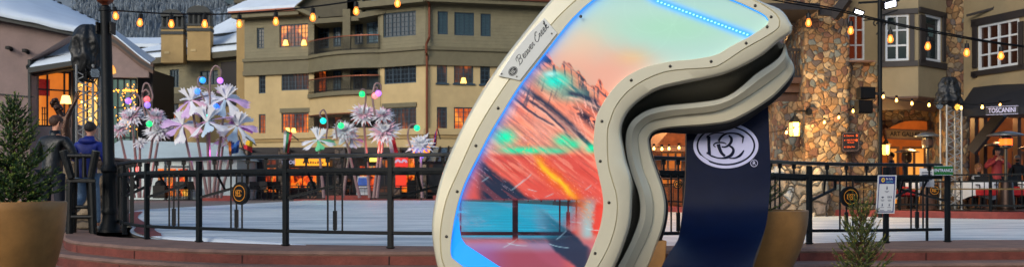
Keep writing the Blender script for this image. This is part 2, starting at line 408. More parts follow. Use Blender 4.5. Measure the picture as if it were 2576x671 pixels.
# step treads and risers (joints cut as thin gaps between blocks)
def steps(name, A, ztop, zbot, inner, mat_r, label=None):
    m = MB()
    top = withz(A, lambda x: zg(x) + ztop); topr = [Vector((p.x, p.y, p.z - .03)) for p in top]
    nose = []
    for i, p in enumerate(top):
        t = top[min(i + 1, len(top) - 1)] - top[max(i - 1, 0)]; t.z = 0; t.normalize(); nose.append(Vector((t.y, -t.x, 0)))
    ins = [p - n * .03 for p, n in zip(top, nose)]; ov = [p + n * .0 for p, n in zip(topr, nose)]
    bk = withz(inner, lambda x: zg(x) + ztop)
    bot = [Vector((p.x, p.y, zbot)) for p in [q - n * .012 for q, n in zip(top, nose)]]
    mid = [Vector((p.x, p.y, q.z - .05)) for p, q in zip(bot, top)]
    m.m = 0; m.strip(bk, ins); m.strip(ins, ov); m.strip(ov, mid)
    m.m = 1; m.strip(mid, bot)
    return struct(m.build(name, [M['stone_cap'], mat_r], smooth=False))
# platform top spreads back under the rail to the ice and beyond
INB = []
for p in K1:
    q = RL[rail_near(p)]; t = RL[min(299, rail_near(p) + 1)] - RL[max(0, rail_near(p) - 1)]; t.normalize()
    INB.append(Vector((p.x, p.y, 0)) if False else Vector((p.x, p.y + .6 + max(0, q.y - p.y), 0)))
steps('platform_step', K1, 0.0, -.2, INB, M['sandstone'])
steps('lower_step', K2, -.145, -.36, [Vector((p.x, p.y + .05, 0)) for p in K1], M['sandstone'])
steps('bottom_step', K3, -.30, -.47, [Vector((p.x, p.y + .05, 0)) for p in K2], M['sandstone'])
# joints between the sandstone blocks
m = MB()
for L, zt, zb in ((K1, -.052, -.2), (K2, -.197, -.36)):
    for i in range(4, 118, 7):
        p = L[i]; t = (L[i + 1] - L[i - 1]).normalized(); n = Vector((t.y, -t.x, 0)); c = p - n * .008; z0 = zg(p.x)
        m.quad(c - t * .006 + Vector((0, 0, z0 + zt)), c + t * .006 + Vector((0, 0, z0 + zt)), c + t * .006 + Vector((0, 0, z0 + zb)), c - t * .006 + Vector((0, 0, z0 + zb)))
        c2 = p + n * .004
struct(m.build('step_joints', M['black']))
# ice
ice = bpy.data.materials.new('ice'); ice.use_nodes = True; nt = ice.node_tree; b = nt.nodes["Principled BSDF"]; L = nt.links.new
tc = nt.nodes.new("ShaderNodeTexCoord"); mp = nt.nodes.new("ShaderNodeMapping"); mp.inputs['Scale'].default_value = (.25, .9, 1); L(tc.outputs['Object'], mp.inputs[0])
n1 = nt.nodes.new("ShaderNodeTexNoise"); n1.inputs['Scale'].default_value = 1.6; n1.inputs['Detail'].default_value = 8; n1.inputs['Roughness'].default_value = .7; L(mp.outputs[0], n1.inputs['Vector'])
rp = nt.nodes.new("ShaderNodeValToRGB"); rp.color_ramp.elements[0].position = .32; rp.color_ramp.elements[1].position = .62
rp.color_ramp.elements[0].color = (*lin((.56, .64, .68)), 1); rp.color_ramp.elements[1].color = (*lin((.90, .93, .93)), 1)
mp3 = nt.nodes.new("ShaderNodeMapping"); mp3.inputs['Scale'].default_value = (.35, 5, 1); mp3.inputs['Rotation'].default_value = (0, 0, .25); L(tc.outputs['Object'], mp3.inputs[0])
n3 = nt.nodes.new("ShaderNodeTexNoise"); n3.inputs['Scale'].default_value = 2.2; n3.inputs['Detail'].default_value = 9; n3.inputs['Roughness'].default_value = .8; L(mp3.outputs[0], n3.inputs['Vector'])
ma = nt.nodes.new("ShaderNodeMath"); ma.operation = 'MULTIPLY_ADD'; ma.inputs[1].default_value = .6; ma.inputs[2].default_value = -.30; L(n3.outputs[0], ma.inputs[0])
mb_ = nt.nodes.new("ShaderNodeMath"); mb_.operation = 'ADD'; L(n1.outputs[0], mb_.inputs[0]); L(ma.outputs[0], mb_.inputs[1])
L(mb_.outputs[0], rp.inputs[0]); L(rp.outputs[0], b.inputs['Base Color']); b.inputs['Roughness'].default_value = .5; b.inputs['Specular IOR Level'].default_value = .35
n2 = nt.nodes.new("ShaderNodeTexNoise"); n2.inputs['Scale'].default_value = 9; n2.inputs['Detail'].default_value = 6; L(mp.outputs[0], n2.inputs['Vector'])
bp = nt.nodes.new("ShaderNodeBump"); bp.inputs['Strength'].default_value = .35; bp.inputs['Distance'].default_value = .03; L(n2.outputs[0], bp.inputs['Height']); L(bp.outputs[0], b.inputs['Normal'])
fr = [p for p in RL if p.y < 16.5 or True]
front = []
for i, p in enumerate(RL):
    t = RL[min(i + 1, 299)] - RL[max(i - 1, 0)]; t.z = 0; t.normalize(); front.append(Vector((p.x - t.y * .16, p.y + t.x * .16, 0)))
front += [Vector((8.2, 14.3, 0)), Vector((14, 15, 0))]
back = [Vector((x, y, 0)) for x, y in ((-13, 63.5), (-4.4, 63.5), (2, 45), (5.3, 32.3), (8.5, 27.9), (12, 24.6), (16, 24))]
def along(L, n):
    d = [0]
    for a, b_ in zip(L, L[1:]): d.append(d[-1] + (b_ - a).length)
    out = []
    for i in range(n):
        s = d[-1] * i / (n - 1); j = max(k for k in range(len(d)) if d[k] <= s + 1e-9); j = min(j, len(L) - 2)
        out.append(L[j].lerp(L[j + 1], (s - d[j]) / max(1e-9, d[j + 1] - d[j])))
    return out
fa = along(front, 120); ba = along([Vector((-12.6, 34, 0))] + back, 120)
m = MB(); N = 14
rings = [[Vector((a.x + (b_.x - a.x) * k / N, a.y + (b_.y - a.y) * k / N, zg(a.x + (b_.x - a.x) * k / N) - .008)) for a, b_ in zip(fa, ba)] for k in range(N + 1)]
m.loft(rings, closed=False)
struct(m.build('ice_rink', ice))
# upper paving beyond / beside the ice, a little below its sheet
m = MB()
pa = along(K1[:1] + K1, 120); pb = along([Vector((-60, 40, 0)), Vector((-60, 120, 0)), Vector((60, 120, 0)), Vector((60, 14, 0))], 120)
pa2 = [p for p in fa]
m.loft([[Vector((a.x + (b_.x - a.x) * k / 10, a.y + (b_.y - a.y) * k / 10, zg(a.x + (b_.x - a.x) * k / 10) - .045)) for a, b_ in zip(fa, pb)] for k in range(11)], closed=False)
struct(m.build('upper_paving', mat('upper_paving', (.46, .42, .38), .8, var=.2, scale=1.5, bump=.3)))
m = MB(); m.poly([(-9.9, 24, -.012), (-12.2, 31, -.012), (-40, 31, -.012), (-40, 15.2, -.012), (-7.0, 15.2, -.012), (-6.6, 15.6, -.012), (-6.7, 16.3, -.012), (-7.3, 18, -.012), (-8.3, 20.2, -.012)])
struct(m.build('side_paving', mat('side_paving', (.36, .31, .28), .8, var=.25, scale=2, bump=.4)))
# brick edging band beside the left end of the ice
m = MB(); bb = [p for p in RL if p.y > 12.8 and p.x < -3.9]
A = []; B2 = []
for i, p in enumerate(bb):
    t = bb[min(i + 1, len(bb) - 1)] - bb[max(i - 1, 0)]; t.z = 0; t.normalize(); n = Vector((-t.y, t.x, 0))
    k = max(0, min(1, (p.y - 12.8) / 2)); A.append(p + n * .22 * 1); B2.append(p + n * (.22 + .32 * k))
m.strip([a + Vector((0, 0, .006)) for a in A], [a + Vector((0, 0, .006)) for a in B2])
struct(m.build('brick_edging', M['redkerb']))
# red kerbs of the rink's far side and of the patio
def kerb(name, pts, h, w=.35, zb=-.1):
    m = MB(); m.sweep([Vector((x, y, zg(x) + (h + zb) / 2)) for x, y in pts], w, h - zb)
    return struct(m.build(name, M['redkerb'], bevel=.02))
kerb('patio_kerb', [(2, 45), (5.3, 32.5), (8.55, 28.1), (12.1, 24.85), (17, 24.2)], .17)
for i, (a, b_) in enumerate(((505, 612), (820, 932), (1090, 1180))):
    kerb('far_kerb', [(X(a, 63.9), 63.9), (X(b_, 63.9), 63.9)], .30, .5)
kerb('far_kerb', [(-14, 64.1), (-3.2, 64.1)], .06, .4)
m = MB(); m.poly([(5.5, 33, .13), (8.7, 28.4, .13), (12.2, 25.1, .13), (40, 24.5, .13), (40, 60, .13), (5.5, 60, .13)])
struct(m.build('patio_floor', mat('patio_floor', (.33, .23, .19), .8, var=.2)))

# unseen hill added behind the camera: it closes the horizon and darkens reflections
m = MB(); rows = []
for j in range(6):
    rows.append([Vector(((70 + j * 45) * math.sin(a), -(70 + j * 45) * math.cos(a), -.6 + j * 11 + (3 * mnoise.noise(Vector((a * 9, j, 0))) if j else 0))) for a in [(-1.75 + 3.5 * k / 60) for k in range(61)]])
m.loft(rows, closed=False); struct(m.build('horizon_blocker_hill', mat('blocker_hill', (.50, .46, .41), .9, var=.4, scale=.05), smooth=True))
# ================================================================== GIANT GOGGLES
GL = Vector((1.0, 8.3, -.45))
gog = thing('goggle_sculpture', 'giant ski goggles standing on edge with glowing iridescent lens and navy strap seat', 'sculpture', GL)
def seg(pts, n): return crom([Vector((u, v, 0)) for u, v in pts], n)
NL, NR = 130, 150
Ol = seg([(1330, 850), (1240, 840), (1170, 790), (1125, 730), (1102, 676), (1088, 600), (1089, 540), (1108, 450), (1148, 350), (1200, 250), (1260, 158), (1330, 68), (1385, 2),
          (1440, -50), (1530, -95), (1650, -108), (1780, -75), (1900, -3), (1965, 26), (1993, 65)], NL)
Or = seg([(1993, 68), (1990, 84), (1961, 103), (1920, 138), (1870, 167), (1820, 188), (1771, 200), (1710, 213), (1661, 225), (1621, 245), (1586, 275), (1568, 305), (1563, 335),
          (1568, 365), (1575, 401), (1586, 436), (1590, 470), (1590, 511), (1586, 560), (1571, 610), (1546, 671), (1505, 740), (1440, 815), (1332, 850)], NR)
Sl = seg([(1330, 818), (1250, 806), (1185, 765), (1140, 710), (1119, 671), (1110, 635), (1109, 575), (1124, 500), (1154, 430), (1197, 335), (1240, 262), (1282, 200), (1335, 130), (1385, 65), (1437, 12),
          (1490, -30), (1560, -65), (1655, -76), (1770, -50), (1893, 0), (1945, 30), (1960, 48)], NL)
Sr = seg([(1961, 52), (1957, 72), (1920, 97), (1870, 125), (1820, 158), (1791, 170), (1721, 175), (1671, 182), (1621, 202), (1580, 230), (1551, 265), (1536, 300), (1528, 335), (1530, 410), (1541, 455),
          (1550, 486), (1553, 525), (1547, 571), (1530, 622), (1503, 671), (1465, 730), (1410, 785), (1332, 818)], NR)
Ll = seg([(1330, 762), (1250, 728), (1180, 680), (1146, 655), (1135, 643), (1134, 610), (1145, 538), (1166, 466), (1204, 388), (1230, 338), (1262, 285), (1307, 214), (1372, 130), (1405, 88), (1442, 44),
          (1494, -2), (1560, -38), (1655, -48), (1760, -30), (1845, 0), (1901, 25), (1926, 39), (1934, 50)], NL)
Lr = seg([(1935, 54), (1927, 66), (1891, 90), (1840, 117), (1801, 139), (1745, 150), (1686, 156), (1621, 171), (1570, 198), (1536, 233), (1512, 270), (1499, 304), (1494, 370), (1503, 424), (1515, 480),
          (1518, 520), (1509, 574), (1489, 628), (1466, 680), (1420, 735), (1332, 762)], NR)
D1r = seg([(1978, 90), (1972, 112), (1965, 135), (1945, 155), (1900, 185), (1870, 212), (1840, 235), (1806, 249), (1760, 256), (1710, 261), (1671, 265), (1630, 275), (1596, 295), (1578, 320), (1572, 350), (1574, 385),
           (1586, 435), (1603, 480), (1609, 515), (1606, 550), (1590, 595), (1571, 635), (1548, 676), (1508, 740), (1440, 815), (1334, 848)], NR)
W1r = seg([(1972, 118), (1982, 135), (1985, 158), (1970, 180), (1930, 212), (1880, 245), (1838, 268), (1800, 281), (1755, 287), (1705, 292), (1670, 298), (1638, 306), (1615, 325), (1606, 345), (1608, 375),
           (1618, 425), (1636, 470), (1644, 510), (1642, 555), (1628, 600), (1606, 645), (1583, 690), (1530, 755), (1450, 822), (1334, 850)], NR)
W2r = seg([(1965, 131), (1985, 145), (1998, 170), (1990, 195), (1955, 235), (1920, 262), (1870, 292), (1831, 308), (1771, 316), (1710, 320), (1671, 324), (1645, 332), (1634, 345), (1633, 360), (1640, 395),
           (1658, 445), (1671, 486), (1675, 525), (1668, 571), (1650, 621), (1632, 671), (1600, 730), (1540, 790), (1460, 835), (1334, 852)], NR)
K2r = seg([(1972, 140), (1990, 155), (2000, 178), (1989, 212), (1955, 250), (1915, 280), (1868, 312), (1830, 328), (1771, 336), (1712, 336), (1680, 334), (1656, 336), (1640, 345), (1638, 362), (1645, 396),
           (1663, 446), (1676, 487), (1681, 526), (1675, 571), (1658, 622), (1641, 671), (1608, 732), (1546, 794), (1462, 838), (1334, 854)], NR)
def shrink(L, k, px=None):
    """move each point k px to the inside of the outline"""
    out = []
    for i, p in enumerate(L):
        t = L[min(i + 1, len(L) - 1)] - L[max(i - 1, 0)]
        t = t.normalized() if t.length > 0 else Vector((1, 0, 0))
        out.append(Vector((p.x - t.y * k, p.y + t.x * k, 0)))
    return out
def ring(Lft, Rgt, d, dr=None):
    dr = d if dr is None else dr
    return [P(p.x, p.y, d) for p in Lft] + [P(p.x, p.y, dr) for p in Rgt]
G0 = 8.0
m = MB()
m.loft([ring(Ol, Or, G0 + .10), ring(shrink(Ol, .8), shrink(Or, 1.2), G0 + .05), ring(shrink(Ol, 2.5), shrink(Or, 4), G0 + .024), ring(shrink(Ol, 6), shrink(Or, 9), G0 + .010), ring(shrink(Sl, -2), shrink(Sr, -1.5), G0),
        ring(Sl, Sr, G0 + .012)])
m.build('outer_band', M['champagne'], gog, smooth='auto')
m = MB()
m.loft([ring(Sl, Sr, G0 + .012), ring(shrink(Sl, 1.5), shrink(Sr, 1.5), G0 - .006), ring(Ll, Lr, G0 - .006), ring(shrink(Ll, 1), shrink(Lr, 1), G0 + .0), ring(shrink(Ll, 1.2), shrink(Lr, 1.2), G0 + .055)])
m.build('lens_flange', M['champagne'], gog, smooth='auto')
bl = shrink(Ol, 9)
m = MB(); m.loft([ring(Ol, Or, G0 + .10), ring(shrink(Ol, 3), shrink(Or, 0.5), G0 + .13), ring(bl, D1r, G0 + .42)])
m.build('gasket_band', M['gasket'], gog, smooth=True)
m = MB(); m.loft([ring(bl, D1r, G0 + .42), ring(bl, [a.lerp(b_, .06) for a, b_ in zip(D1r, W1r)], G0 + .36), ring(shrink(Ol, 12), [a.lerp(b_, .45) for a, b_ in zip(D1r, W1r)], G0 + .355),
                  ring(shrink(Ol, 13), [a.lerp(b_, .93) for a, b_ in zip(D1r, W1r)], G0 + .40), ring(shrink(Ol, 13), W1r, G0 + .455),
                  ring(shrink(Ol, 13), [a.lerp(b_, .12) for a, b_ in zip(W1r, W2r)], G0 + .452), ring(shrink(Ol, 13), [a.lerp(b_, .85) for a, b_ in zip(W1r, W2r)], G0 + .47), ring(shrink(Ol, 13), W2r, G0 + .50)])
m.build('back_frame', M['champagne_back'], gog, smooth='auto')
m = MB(); m.loft([ring(shrink(Ol, 13), W2r, G0 + .50), ring(shrink(Ol, 13), shrink(K2r, 1), G0 + .53), ring(shrink(Ol, 16), K2r, G0 + .62), ring(shrink(Ol, 45), shrink(K2r, 45), G0 + .62)])
m.build('face_foam', M['rubber'], gog, smooth=True)
# ---- lens: partly clear LED-rimmed film, its reflections and glints painted into the colour
rng = np.random.RandomState(5)
def vnoise(x, y, seed=0):
    xi = np.floor(x).astype(int); yi = np.floor(y).astype(int); xf = x - xi; yf = y - yi
    xf = xf * xf * (3 - 2 * xf); yf = yf * yf * (3 - 2 * yf)
    def h(a, b): 
        n = (a * 374761393 + b * 668265263 + seed * 1442695041) & 0x7fffffff
        n = ((n ^ (n >> 13)) * 1274126177) & 0x7fffffff
        return ((n ^ (n >> 16)) & 0xffff) / 65535.0
    return (h(xi, yi) * (1 - xf) + h(xi + 1, yi) * xf) * (1 - yf) + (h(xi, yi + 1) * (1 - xf) + h(xi + 1, yi + 1) * xf) * yf
def fbm(x, y, o=4, seed=0):
    s = 0; a = .5; t = 0
    for i in range(o): s = s + a * vnoise(x * 2 ** i, y * 2 ** i, seed + i * 17); t += a; a *= .55
    return s / t
def sst(a, b, x): t = np.clip((x - a) / (b - a), 0, 1); return t * t * (3 - 2 * t)
NU, NV = 430, 400
uu = np.linspace(1120, 1945, NU); vv = np.linspace(-60, 772, NV); U, V = np.meshgrid(uu, vv)
# polygon test against lens outline
poly = [(p.x, p.y) for p in Ll] + [(p.x, p.y) for p in Lr[1:]]
inside = np.zeros(U.shape, bool); px = np.array([q[0] for q in poly]); py = np.array([q[1] for q in poly]); j = len(poly) - 1
for i in range(len(poly)):
    c = ((py[i] > V) != (py[j] > V)) & (U < (px[j] - px[i]) * (V - py[i]) / (py[j] - py[i] + 1e-12) + px[i]); inside ^= c; j = i
gr = inside.copy()
for dx in (-2, -1, 0, 1, 2):
    for dy in (-2, -1, 0, 1, 2): gr |= np.roll(np.roll(inside, dx, 1), dy, 0)
dist = np.full(U.shape, 1e9)
lp = np.array([(p.x, p.y) for p in crom([Vector((q.x, q.y, 0)) for q in Ll[::4]], 150)])
for q in lp: dist = np.minimum(dist, np.hypot(U - q[0], V - q[1]))
col = np.zeros(U.shape + (3,)); 
def C(*c): return np.array(c)
def mixc(mask, c):
    global col
    col = col * (1 - mask[..., None]) + np.array(c) * mask[..., None] if not isinstance(c, np.ndarray) or c.ndim == 1 else col * (1 - mask[..., None]) + c * mask[..., None]
col[:] = C(.70, .84, .80)
w = fbm(U / 130, V / 110, 4, 3)
mixc(sst(20, -30, V - 30 * w) * .4, C(.60, .80, .78))
mixc(np.exp(-((U - 1690) / 150) ** 2 - ((V - 70) / 45) ** 2) * .6, C(.64, .87, .72))
mixc(sst(70, 175, V + (U - 1500) * -.10 + 50 * (w - .5)) * .95 * sst(1800, 1560, U + V * .2), C(.93, .67, .58))
mixc(np.exp(-((U - 1440) / 90) ** 2 - ((V - 100) / 60) ** 2) * .6, C(.95, .80, .66))
mixc(np.exp(-((U - 1590) / 40) ** 2 - ((V - 145) / 20) ** 2) * .5, C(.95, .75, .5))
# diagonal coordinates: s runs down-right along the slopes, t across
ca, sa = math.cos(R(38)), math.sin(R(38))
S = (U - 1370) * ca + (V - 140) * sa; T = -(U - 1370) * sa + (V - 140) * ca
ridge = 140 + (U - 1365) * .50 + 26 * (fbm(U / 26, V * 0, 3, 9) - .5) * 2 + 10 * (fbm(U / 7, V * 0, 2, 19) - .5)
below = sst(-2, 4, V - ridge)
mixc(below, C(.98, .50, .38)); mixc(below * sst(.35, .65, fbm(U / 90, V / 60, 3, 201)) * .5, C(.99, .66, .55))
st = fbm(S / 75, T / 9, 5, 21)
dark = sst(.54, .64, st)
band1 = np.exp(-((T - 3) / 26) ** 2)
mixc(below * dark * (.12 + .88 * band1), C(.14, .17, .26))
spikes = sst(.56, .64, fbm((U - V * .1) / 5.5, V / 60, 3, 31)) * sst(0, 8, V - ridge) * sst(62, 22, V - ridge)
mixc(spikes * .85, C(.18, .16, .24))
mixc(below * np.exp(-((T - 24) / 10) ** 2) * sst(60, 190, S) * .85, C(.12, .2, .28))
mixc(below * np.exp(-((T - 58) / 12) ** 2) * sst(110, 180, S) * sst(280, 200, S) * sst(.4, .55, fbm(S / 16, T / 9, 3, 77)), C(.12, .12, .2))
mixc(np.exp(-((U - 1398) / 42) ** 2 - ((V - 203) / 24) ** 2) * .95, C(.05, .90, .80)); mixc(np.exp(-((U - 1385) / 16) ** 2 - ((V - 186) / 7) ** 2) * .9, C(.7, 1, .95))
mixc(np.exp(-((U - 1440) / 50) ** 2 - ((V - 238) / 20) ** 2) * .6, C(.15, .72, .68))
# left fall line
t2 = V - (205 + (U - 1300) * .88)
mixc(np.exp(-(t2 / 6) ** 2) * sst(1270, 1300, U) * .85, C(.15, .16, .24))
mixc(sst(0, 10, t2) * sst(.42, .6, fbm(S / 60, T / 6, 4, 41)) * .28 * sst(420, 380, V), C(.35, .22, .30))
mixc(sst(0, 10, t2) * sst(.40, .65, fbm(U / 60, V / 40, 3, 51)) * .5 * sst(390, 330, V), C(.93, .68, .60))
for (x0, y0, x1, y1, w_, bow) in ((1300, 212, 1496, 378, 5.5, 12), (1322, 246, 1440, 352, 3, 8), (1285, 240, 1400, 318, 2.5, -6), (1420, 232, 1510, 262, 6, 5)):
    ln = math.hypot(x1 - x0, y1 - y0); ex, ey = (x1 - x0) / ln, (y1 - y0) / ln; aa = (U - x0) * ex + (V - y0) * ey; bb_ = -(U - x0) * ey + (V - y0) * ex + bow * np.sin(np.clip(aa / ln, 0, 1) * math.pi) + 4 * (fbm(U / 14, V / 14, 3, 301) - .5)
    mixc(np.exp(-(bb_ / w_) ** 2) * sst(0, 20, aa) * sst(ln, ln - 15, aa) * .9, C(.10, .17, .27)); mixc(np.exp(-((bb_ - w_ * 1.9) / (w_ * .6)) ** 2) * sst(0, 20, aa) * sst(ln, ln - 15, aa) * .6, C(1., .76, .66))
# lower reflections
red = sst(382, 396, V)
mixc(red * .85, C(.86, .29, .26))
mixc(red * sst(.45, .6, fbm(S / 120, T / 12, 4, 61)) * .4, C(.95, .45, .38))
for (a, b_, rx, ry, k) in ((1270, 345, 26, 20, 1), (1345, 378, 46, 9, .9), (1295, 378, 36, 8, .8), (1415, 352, 20, 14, .95), (1445, 362, 22, 12, .9), (1487, 372, 16, 12, .9), (1400, 380, 30, 7, .6)):
    mixc(np.exp(-((U - a) / rx) ** 2 - ((V - b_) / ry) ** 2) * k, C(.06, .93, .66))
t3 = V - (400 + (U - 1200) * .80)
wig = 22 * (fbm(U / 40, V / 40, 4, 71) - .5)
db = sst(-14, 4, t3 + wig) * sst(112, 86, t3 - (U - 1200) * .10 + wig) * sst(1190, 1225, U)
mixc(db * .93, C(.06, .14, .24)); mixc(db * sst(.52, .62, fbm(S / 50, T / 5, 4, 231)) * .6, C(.55, .25, .28))
mixc(db * np.exp(-((U - 1365) / 60) ** 2 - ((V - 445) / 42) ** 2) * .65, C(.10, .33, .36))
# cyan: the ice seen through the film
cyv = sst(497, 505, V) * sst(612, 590, V) * sst(1480, 1395, U - (560 - V) * .55)
cyb = C(.08, .70, .86) + (C(.45, .88, .93) - C(.08, .70, .86)) * sst(.3, .7, fbm(U / 70, V / 26, 3, 81))[..., None]
pale = sst(.50, .72, fbm(U / 60, V / 14, 4, 83)) * .55 + .35 * sst(1300, 1200, U) * sst(560, 520, V)
mixc(cyv * .96, C(.80, .26, .32)); mixc(cyv * pale, cyb)
mixc(cyv * sst(-8, 4, V - (500 + (U - 1230) * .55)) * sst(90, 40, V - (500 + (U - 1230) * .55)) * .25, C(.10, .20, .32))
mixc(np.exp(-((U - 1478) / 22) ** 2) * sst(485, 520, V) * sst(620, 590, V) * .8, C(.55, .83, .86))
mixc(sst(596, 616, V) * .9, C(.62, .50, .62)); mixc(sst(618, 640, V) * .8, C(.62, .26, .33))
mixc(sst(600, 660, V + (U - 1150) * .3) * sst(1300, 1180, U) * .6, C(.55, .45, .85))
mixc(sst(1400, 1440, U) * sst(585, 612, V) * .6, C(.80, .36, .35))
db2 = sst(-10, 6, t3 + wig) * sst(64, 48, t3 - (U - 1200) * .06 + wig) * sst(1330, 1400, U) * sst(1500, 1470, U)
mixc(db2 * .85, C(.07, .17, .27)); alpha_db = db2
mixc(sst(.5, .62, fbm(S / 90, T / 5, 4, 131)) * sst(150, 200, V) * sst(480, 440, V) * below * .14, C(.30, .13, .17))
mixc(sst(.55, .68, fbm(S / 70, T / 7, 4, 141)) * below * sst(470, 420, V) * .45, C(1., .72, .60))
mixc(sst(.55, .66, fbm((U + V * .3) / 4.5, V / 26, 3, 151)) * np.exp(-((U - 1345) / 60) ** 2 - ((V - 245) / 32) ** 2) * .8, C(.20, .22, .30))
mixc(sst(.57, .66, fbm((U - V * .4) / 4, V / 20, 3, 161)) * np.exp(-((U - 1475) / 36) ** 2 - ((V - 285) / 45) ** 2) * .85, C(.98, .72, .66))
# fire coloured slope glint
t4 = (V - 425) - (U - 1372) * .95 - 14 * (fbm(U / 22, V / 22, 3, 91) - .5)
al = sst(1335, 1370, U) * sst(1505, 1440, U)
mixc(np.exp(-(t4 / 24) ** 2) * al * (.55 + .45 * sst(.3, .6, fbm(S / 16, T / 3, 3, 171))), C(.95, .38, .12)); mixc(np.exp(-((t4 + 2) / 11) ** 2) * al * sst(1470, 1420, U), C(1., .78, .16))
sp = sst(.70, .80, fbm(S / 7, T / 2.2, 2, 95)) * np.exp(-(t4 / 42) ** 2) * sst(1235, 1290, U); mixc(sp * .8, C(1, .62, .35))
mixc(sst(.72, .8, fbm(S / 30, T / 2.0, 3, 105)) * sst(300, 340, V) * sst(600, 560, V) * .35, C(.95, .85, .9))
t5 = np.abs(U - (1515 - (V - 540) * .1)) 
mixc(sst(20, 8, t5 - 12 * fbm(U / 6, V / 5, 3, 111)) * sst(500, 520, V) * sst(600, 580, V), C(.86, .25, .2))
# scratches
for q in range(16):
    x0, y0, a0, ln = rng.uniform(1200, 1480), rng.uniform(440, 650), rng.uniform(-.6, .5), rng.uniform(20, 60)
    dxx, dyy = math.cos(a0), math.sin(a0); aa = (U - x0) * dxx + (V - y0) * dyy; bb_ = -(U - x0) * dyy + (V - y0) * dxx + .004 * aa ** 2
    mixc(np.exp(-(bb_ / 1.1) ** 2) * sst(0, 8, aa) * sst(ln, ln - 8, aa) * .6, C(.75, .93, .97))
for (cx_, cy_, rr) in ((1640, 20, 70), (1690, 10, 58), (1735, 60, 40), (1600, 60, 90)):
    rd = np.hypot(U - cx_, (V - cy_) * 1.1) - rr; mixc(np.exp(-(rd / 2.0) ** 2) * .07 * sst(cx_ - 200, cx_, U), C(.80, .97, .88))
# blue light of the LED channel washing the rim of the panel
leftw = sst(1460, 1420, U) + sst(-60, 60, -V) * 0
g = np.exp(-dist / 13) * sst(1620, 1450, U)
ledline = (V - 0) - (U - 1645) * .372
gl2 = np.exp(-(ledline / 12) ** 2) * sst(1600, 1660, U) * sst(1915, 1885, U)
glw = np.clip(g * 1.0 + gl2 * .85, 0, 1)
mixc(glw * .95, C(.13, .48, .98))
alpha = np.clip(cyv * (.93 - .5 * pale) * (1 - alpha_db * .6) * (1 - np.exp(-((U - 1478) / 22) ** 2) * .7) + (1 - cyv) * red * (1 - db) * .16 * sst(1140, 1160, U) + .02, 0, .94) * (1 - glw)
emis = .15 + .16 * cyv * pale + .14 * below + .55 * glw + .02 * sst(300, 100, V)  # emission lifts the painted film colours as well as the LED rim
idx = -np.ones(U.shape, int); k = 0; verts = []
ii, jj = np.where(gr)
for a, b_ in zip(ii, jj): idx[a, b_] = k; k += 1
d_l = G0 + .035
cc = col[ii, jj]; cl = np.where(cc <= .04045, cc / 12.92, ((cc + .055) / 1.055) ** 2.4)
verts = [tuple(P(U[a, b_], V[a, b_], d_l)) for a, b_ in zip(ii, jj)]
faces = []
for a in range(NV - 1):
    for b_ in range(NU - 1):
        q = (idx[a, b_], idx[a + 1, b_], idx[a + 1, b_ + 1], idx[a, b_ + 1])
        if min(q) >= 0: faces.append(tuple(int(z) for z in q))
lm = bpy.data.meshes.new('lens'); lm.from_pydata([(x - GL.x, y - GL.y, z - GL.z) for x, y, z in verts], [], faces)
at = lm.color_attributes.new('film', 'FLOAT_COLOR', 'POINT'); at.data.foreach_set('color', np.concatenate([cl, np.ones((len(cl), 1))], 1).astype(np.float32).ravel())
tint = np.ones(U.shape + (3,)) * C(.95, .55, .5); tint = tint * (1 - cyv[..., None]) + C(.09, 1.02, 1.12) * cyv[..., None]; tl_ = tint[ii, jj] ** 2.2
at = lm.color_attributes.new('tint', 'FLOAT_COLOR', 'POINT'); at.data.foreach_set('color', np.concatenate([tl_, np.ones((len(tl_), 1))], 1).astype(np.float32).ravel())
at = lm.attributes.new('clear', 'FLOAT', 'POINT'); at.data.foreach_set('value', alpha[ii, jj].astype(np.float32))
at = lm.attributes.new('lit', 'FLOAT', 'POINT'); at.data.foreach_set('value', emis[ii, jj].astype(np.float32))
lens = bpy.data.objects.new('lens', lm); COL.objects.link(lens); lens.parent = gog; ROOT['lens'] = GL
lmt = bpy.data.materials.new('iridescent_film'); lmt.use_nodes = True; nt = lmt.node_tree; b = nt.nodes["Principled BSDF"]; L = nt.links.new
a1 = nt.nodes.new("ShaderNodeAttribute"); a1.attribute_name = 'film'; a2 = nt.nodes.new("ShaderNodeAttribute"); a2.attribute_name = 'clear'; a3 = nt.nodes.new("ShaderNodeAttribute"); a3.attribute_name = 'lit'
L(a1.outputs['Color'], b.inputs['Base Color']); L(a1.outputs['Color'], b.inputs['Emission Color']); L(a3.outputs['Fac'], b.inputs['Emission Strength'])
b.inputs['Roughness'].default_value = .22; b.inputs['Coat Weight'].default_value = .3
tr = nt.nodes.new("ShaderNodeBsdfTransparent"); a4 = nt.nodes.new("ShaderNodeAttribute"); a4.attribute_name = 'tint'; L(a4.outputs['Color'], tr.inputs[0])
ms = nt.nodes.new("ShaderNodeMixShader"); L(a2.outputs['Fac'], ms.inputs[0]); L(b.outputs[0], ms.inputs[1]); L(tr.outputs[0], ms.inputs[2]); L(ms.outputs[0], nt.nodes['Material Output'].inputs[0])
lm.materials.append(lmt)
# LED channel down the left rim; glowing strip at the top corner imitates its reflection
m = MB()
ch = [q for q in Ll if q.y < 700]
m.strip([P(p.x, p.y, G0 + .02) for p in shrink(ch, 1.5)], [P(p.x, p.y, G0 + .03) for p in [Vector((q.x, q.y, 0)) for q in shrink(ch, 4.5)]])
ins = []
for p in shrink(ch, 10): ins.append(p)
m.build('led_channel', M['led'], gog)
m = MB()
lo = [Vector((1137, 590, 0)), Vector((1136, 640, 0)), Vector((1150, 654, 0)), Vector((1230, 702, 0)), Vector((1300, 735, 0))]
hi = [Vector((1152, 540, 0)), Vector((1160, 597, 0)), Vector((1172, 614, 0)), Vector((1255, 668, 0)), Vector((1330, 700, 0))]
m.strip([P(p.x, p.y, G0 + .018) for p in lo], [P(p.x, p.y, G0 + .032) for p in hi])
m.build('light_guide', glow('led_blue_soft', (.08, .54, .96), .62), gog)
m = MB(); 
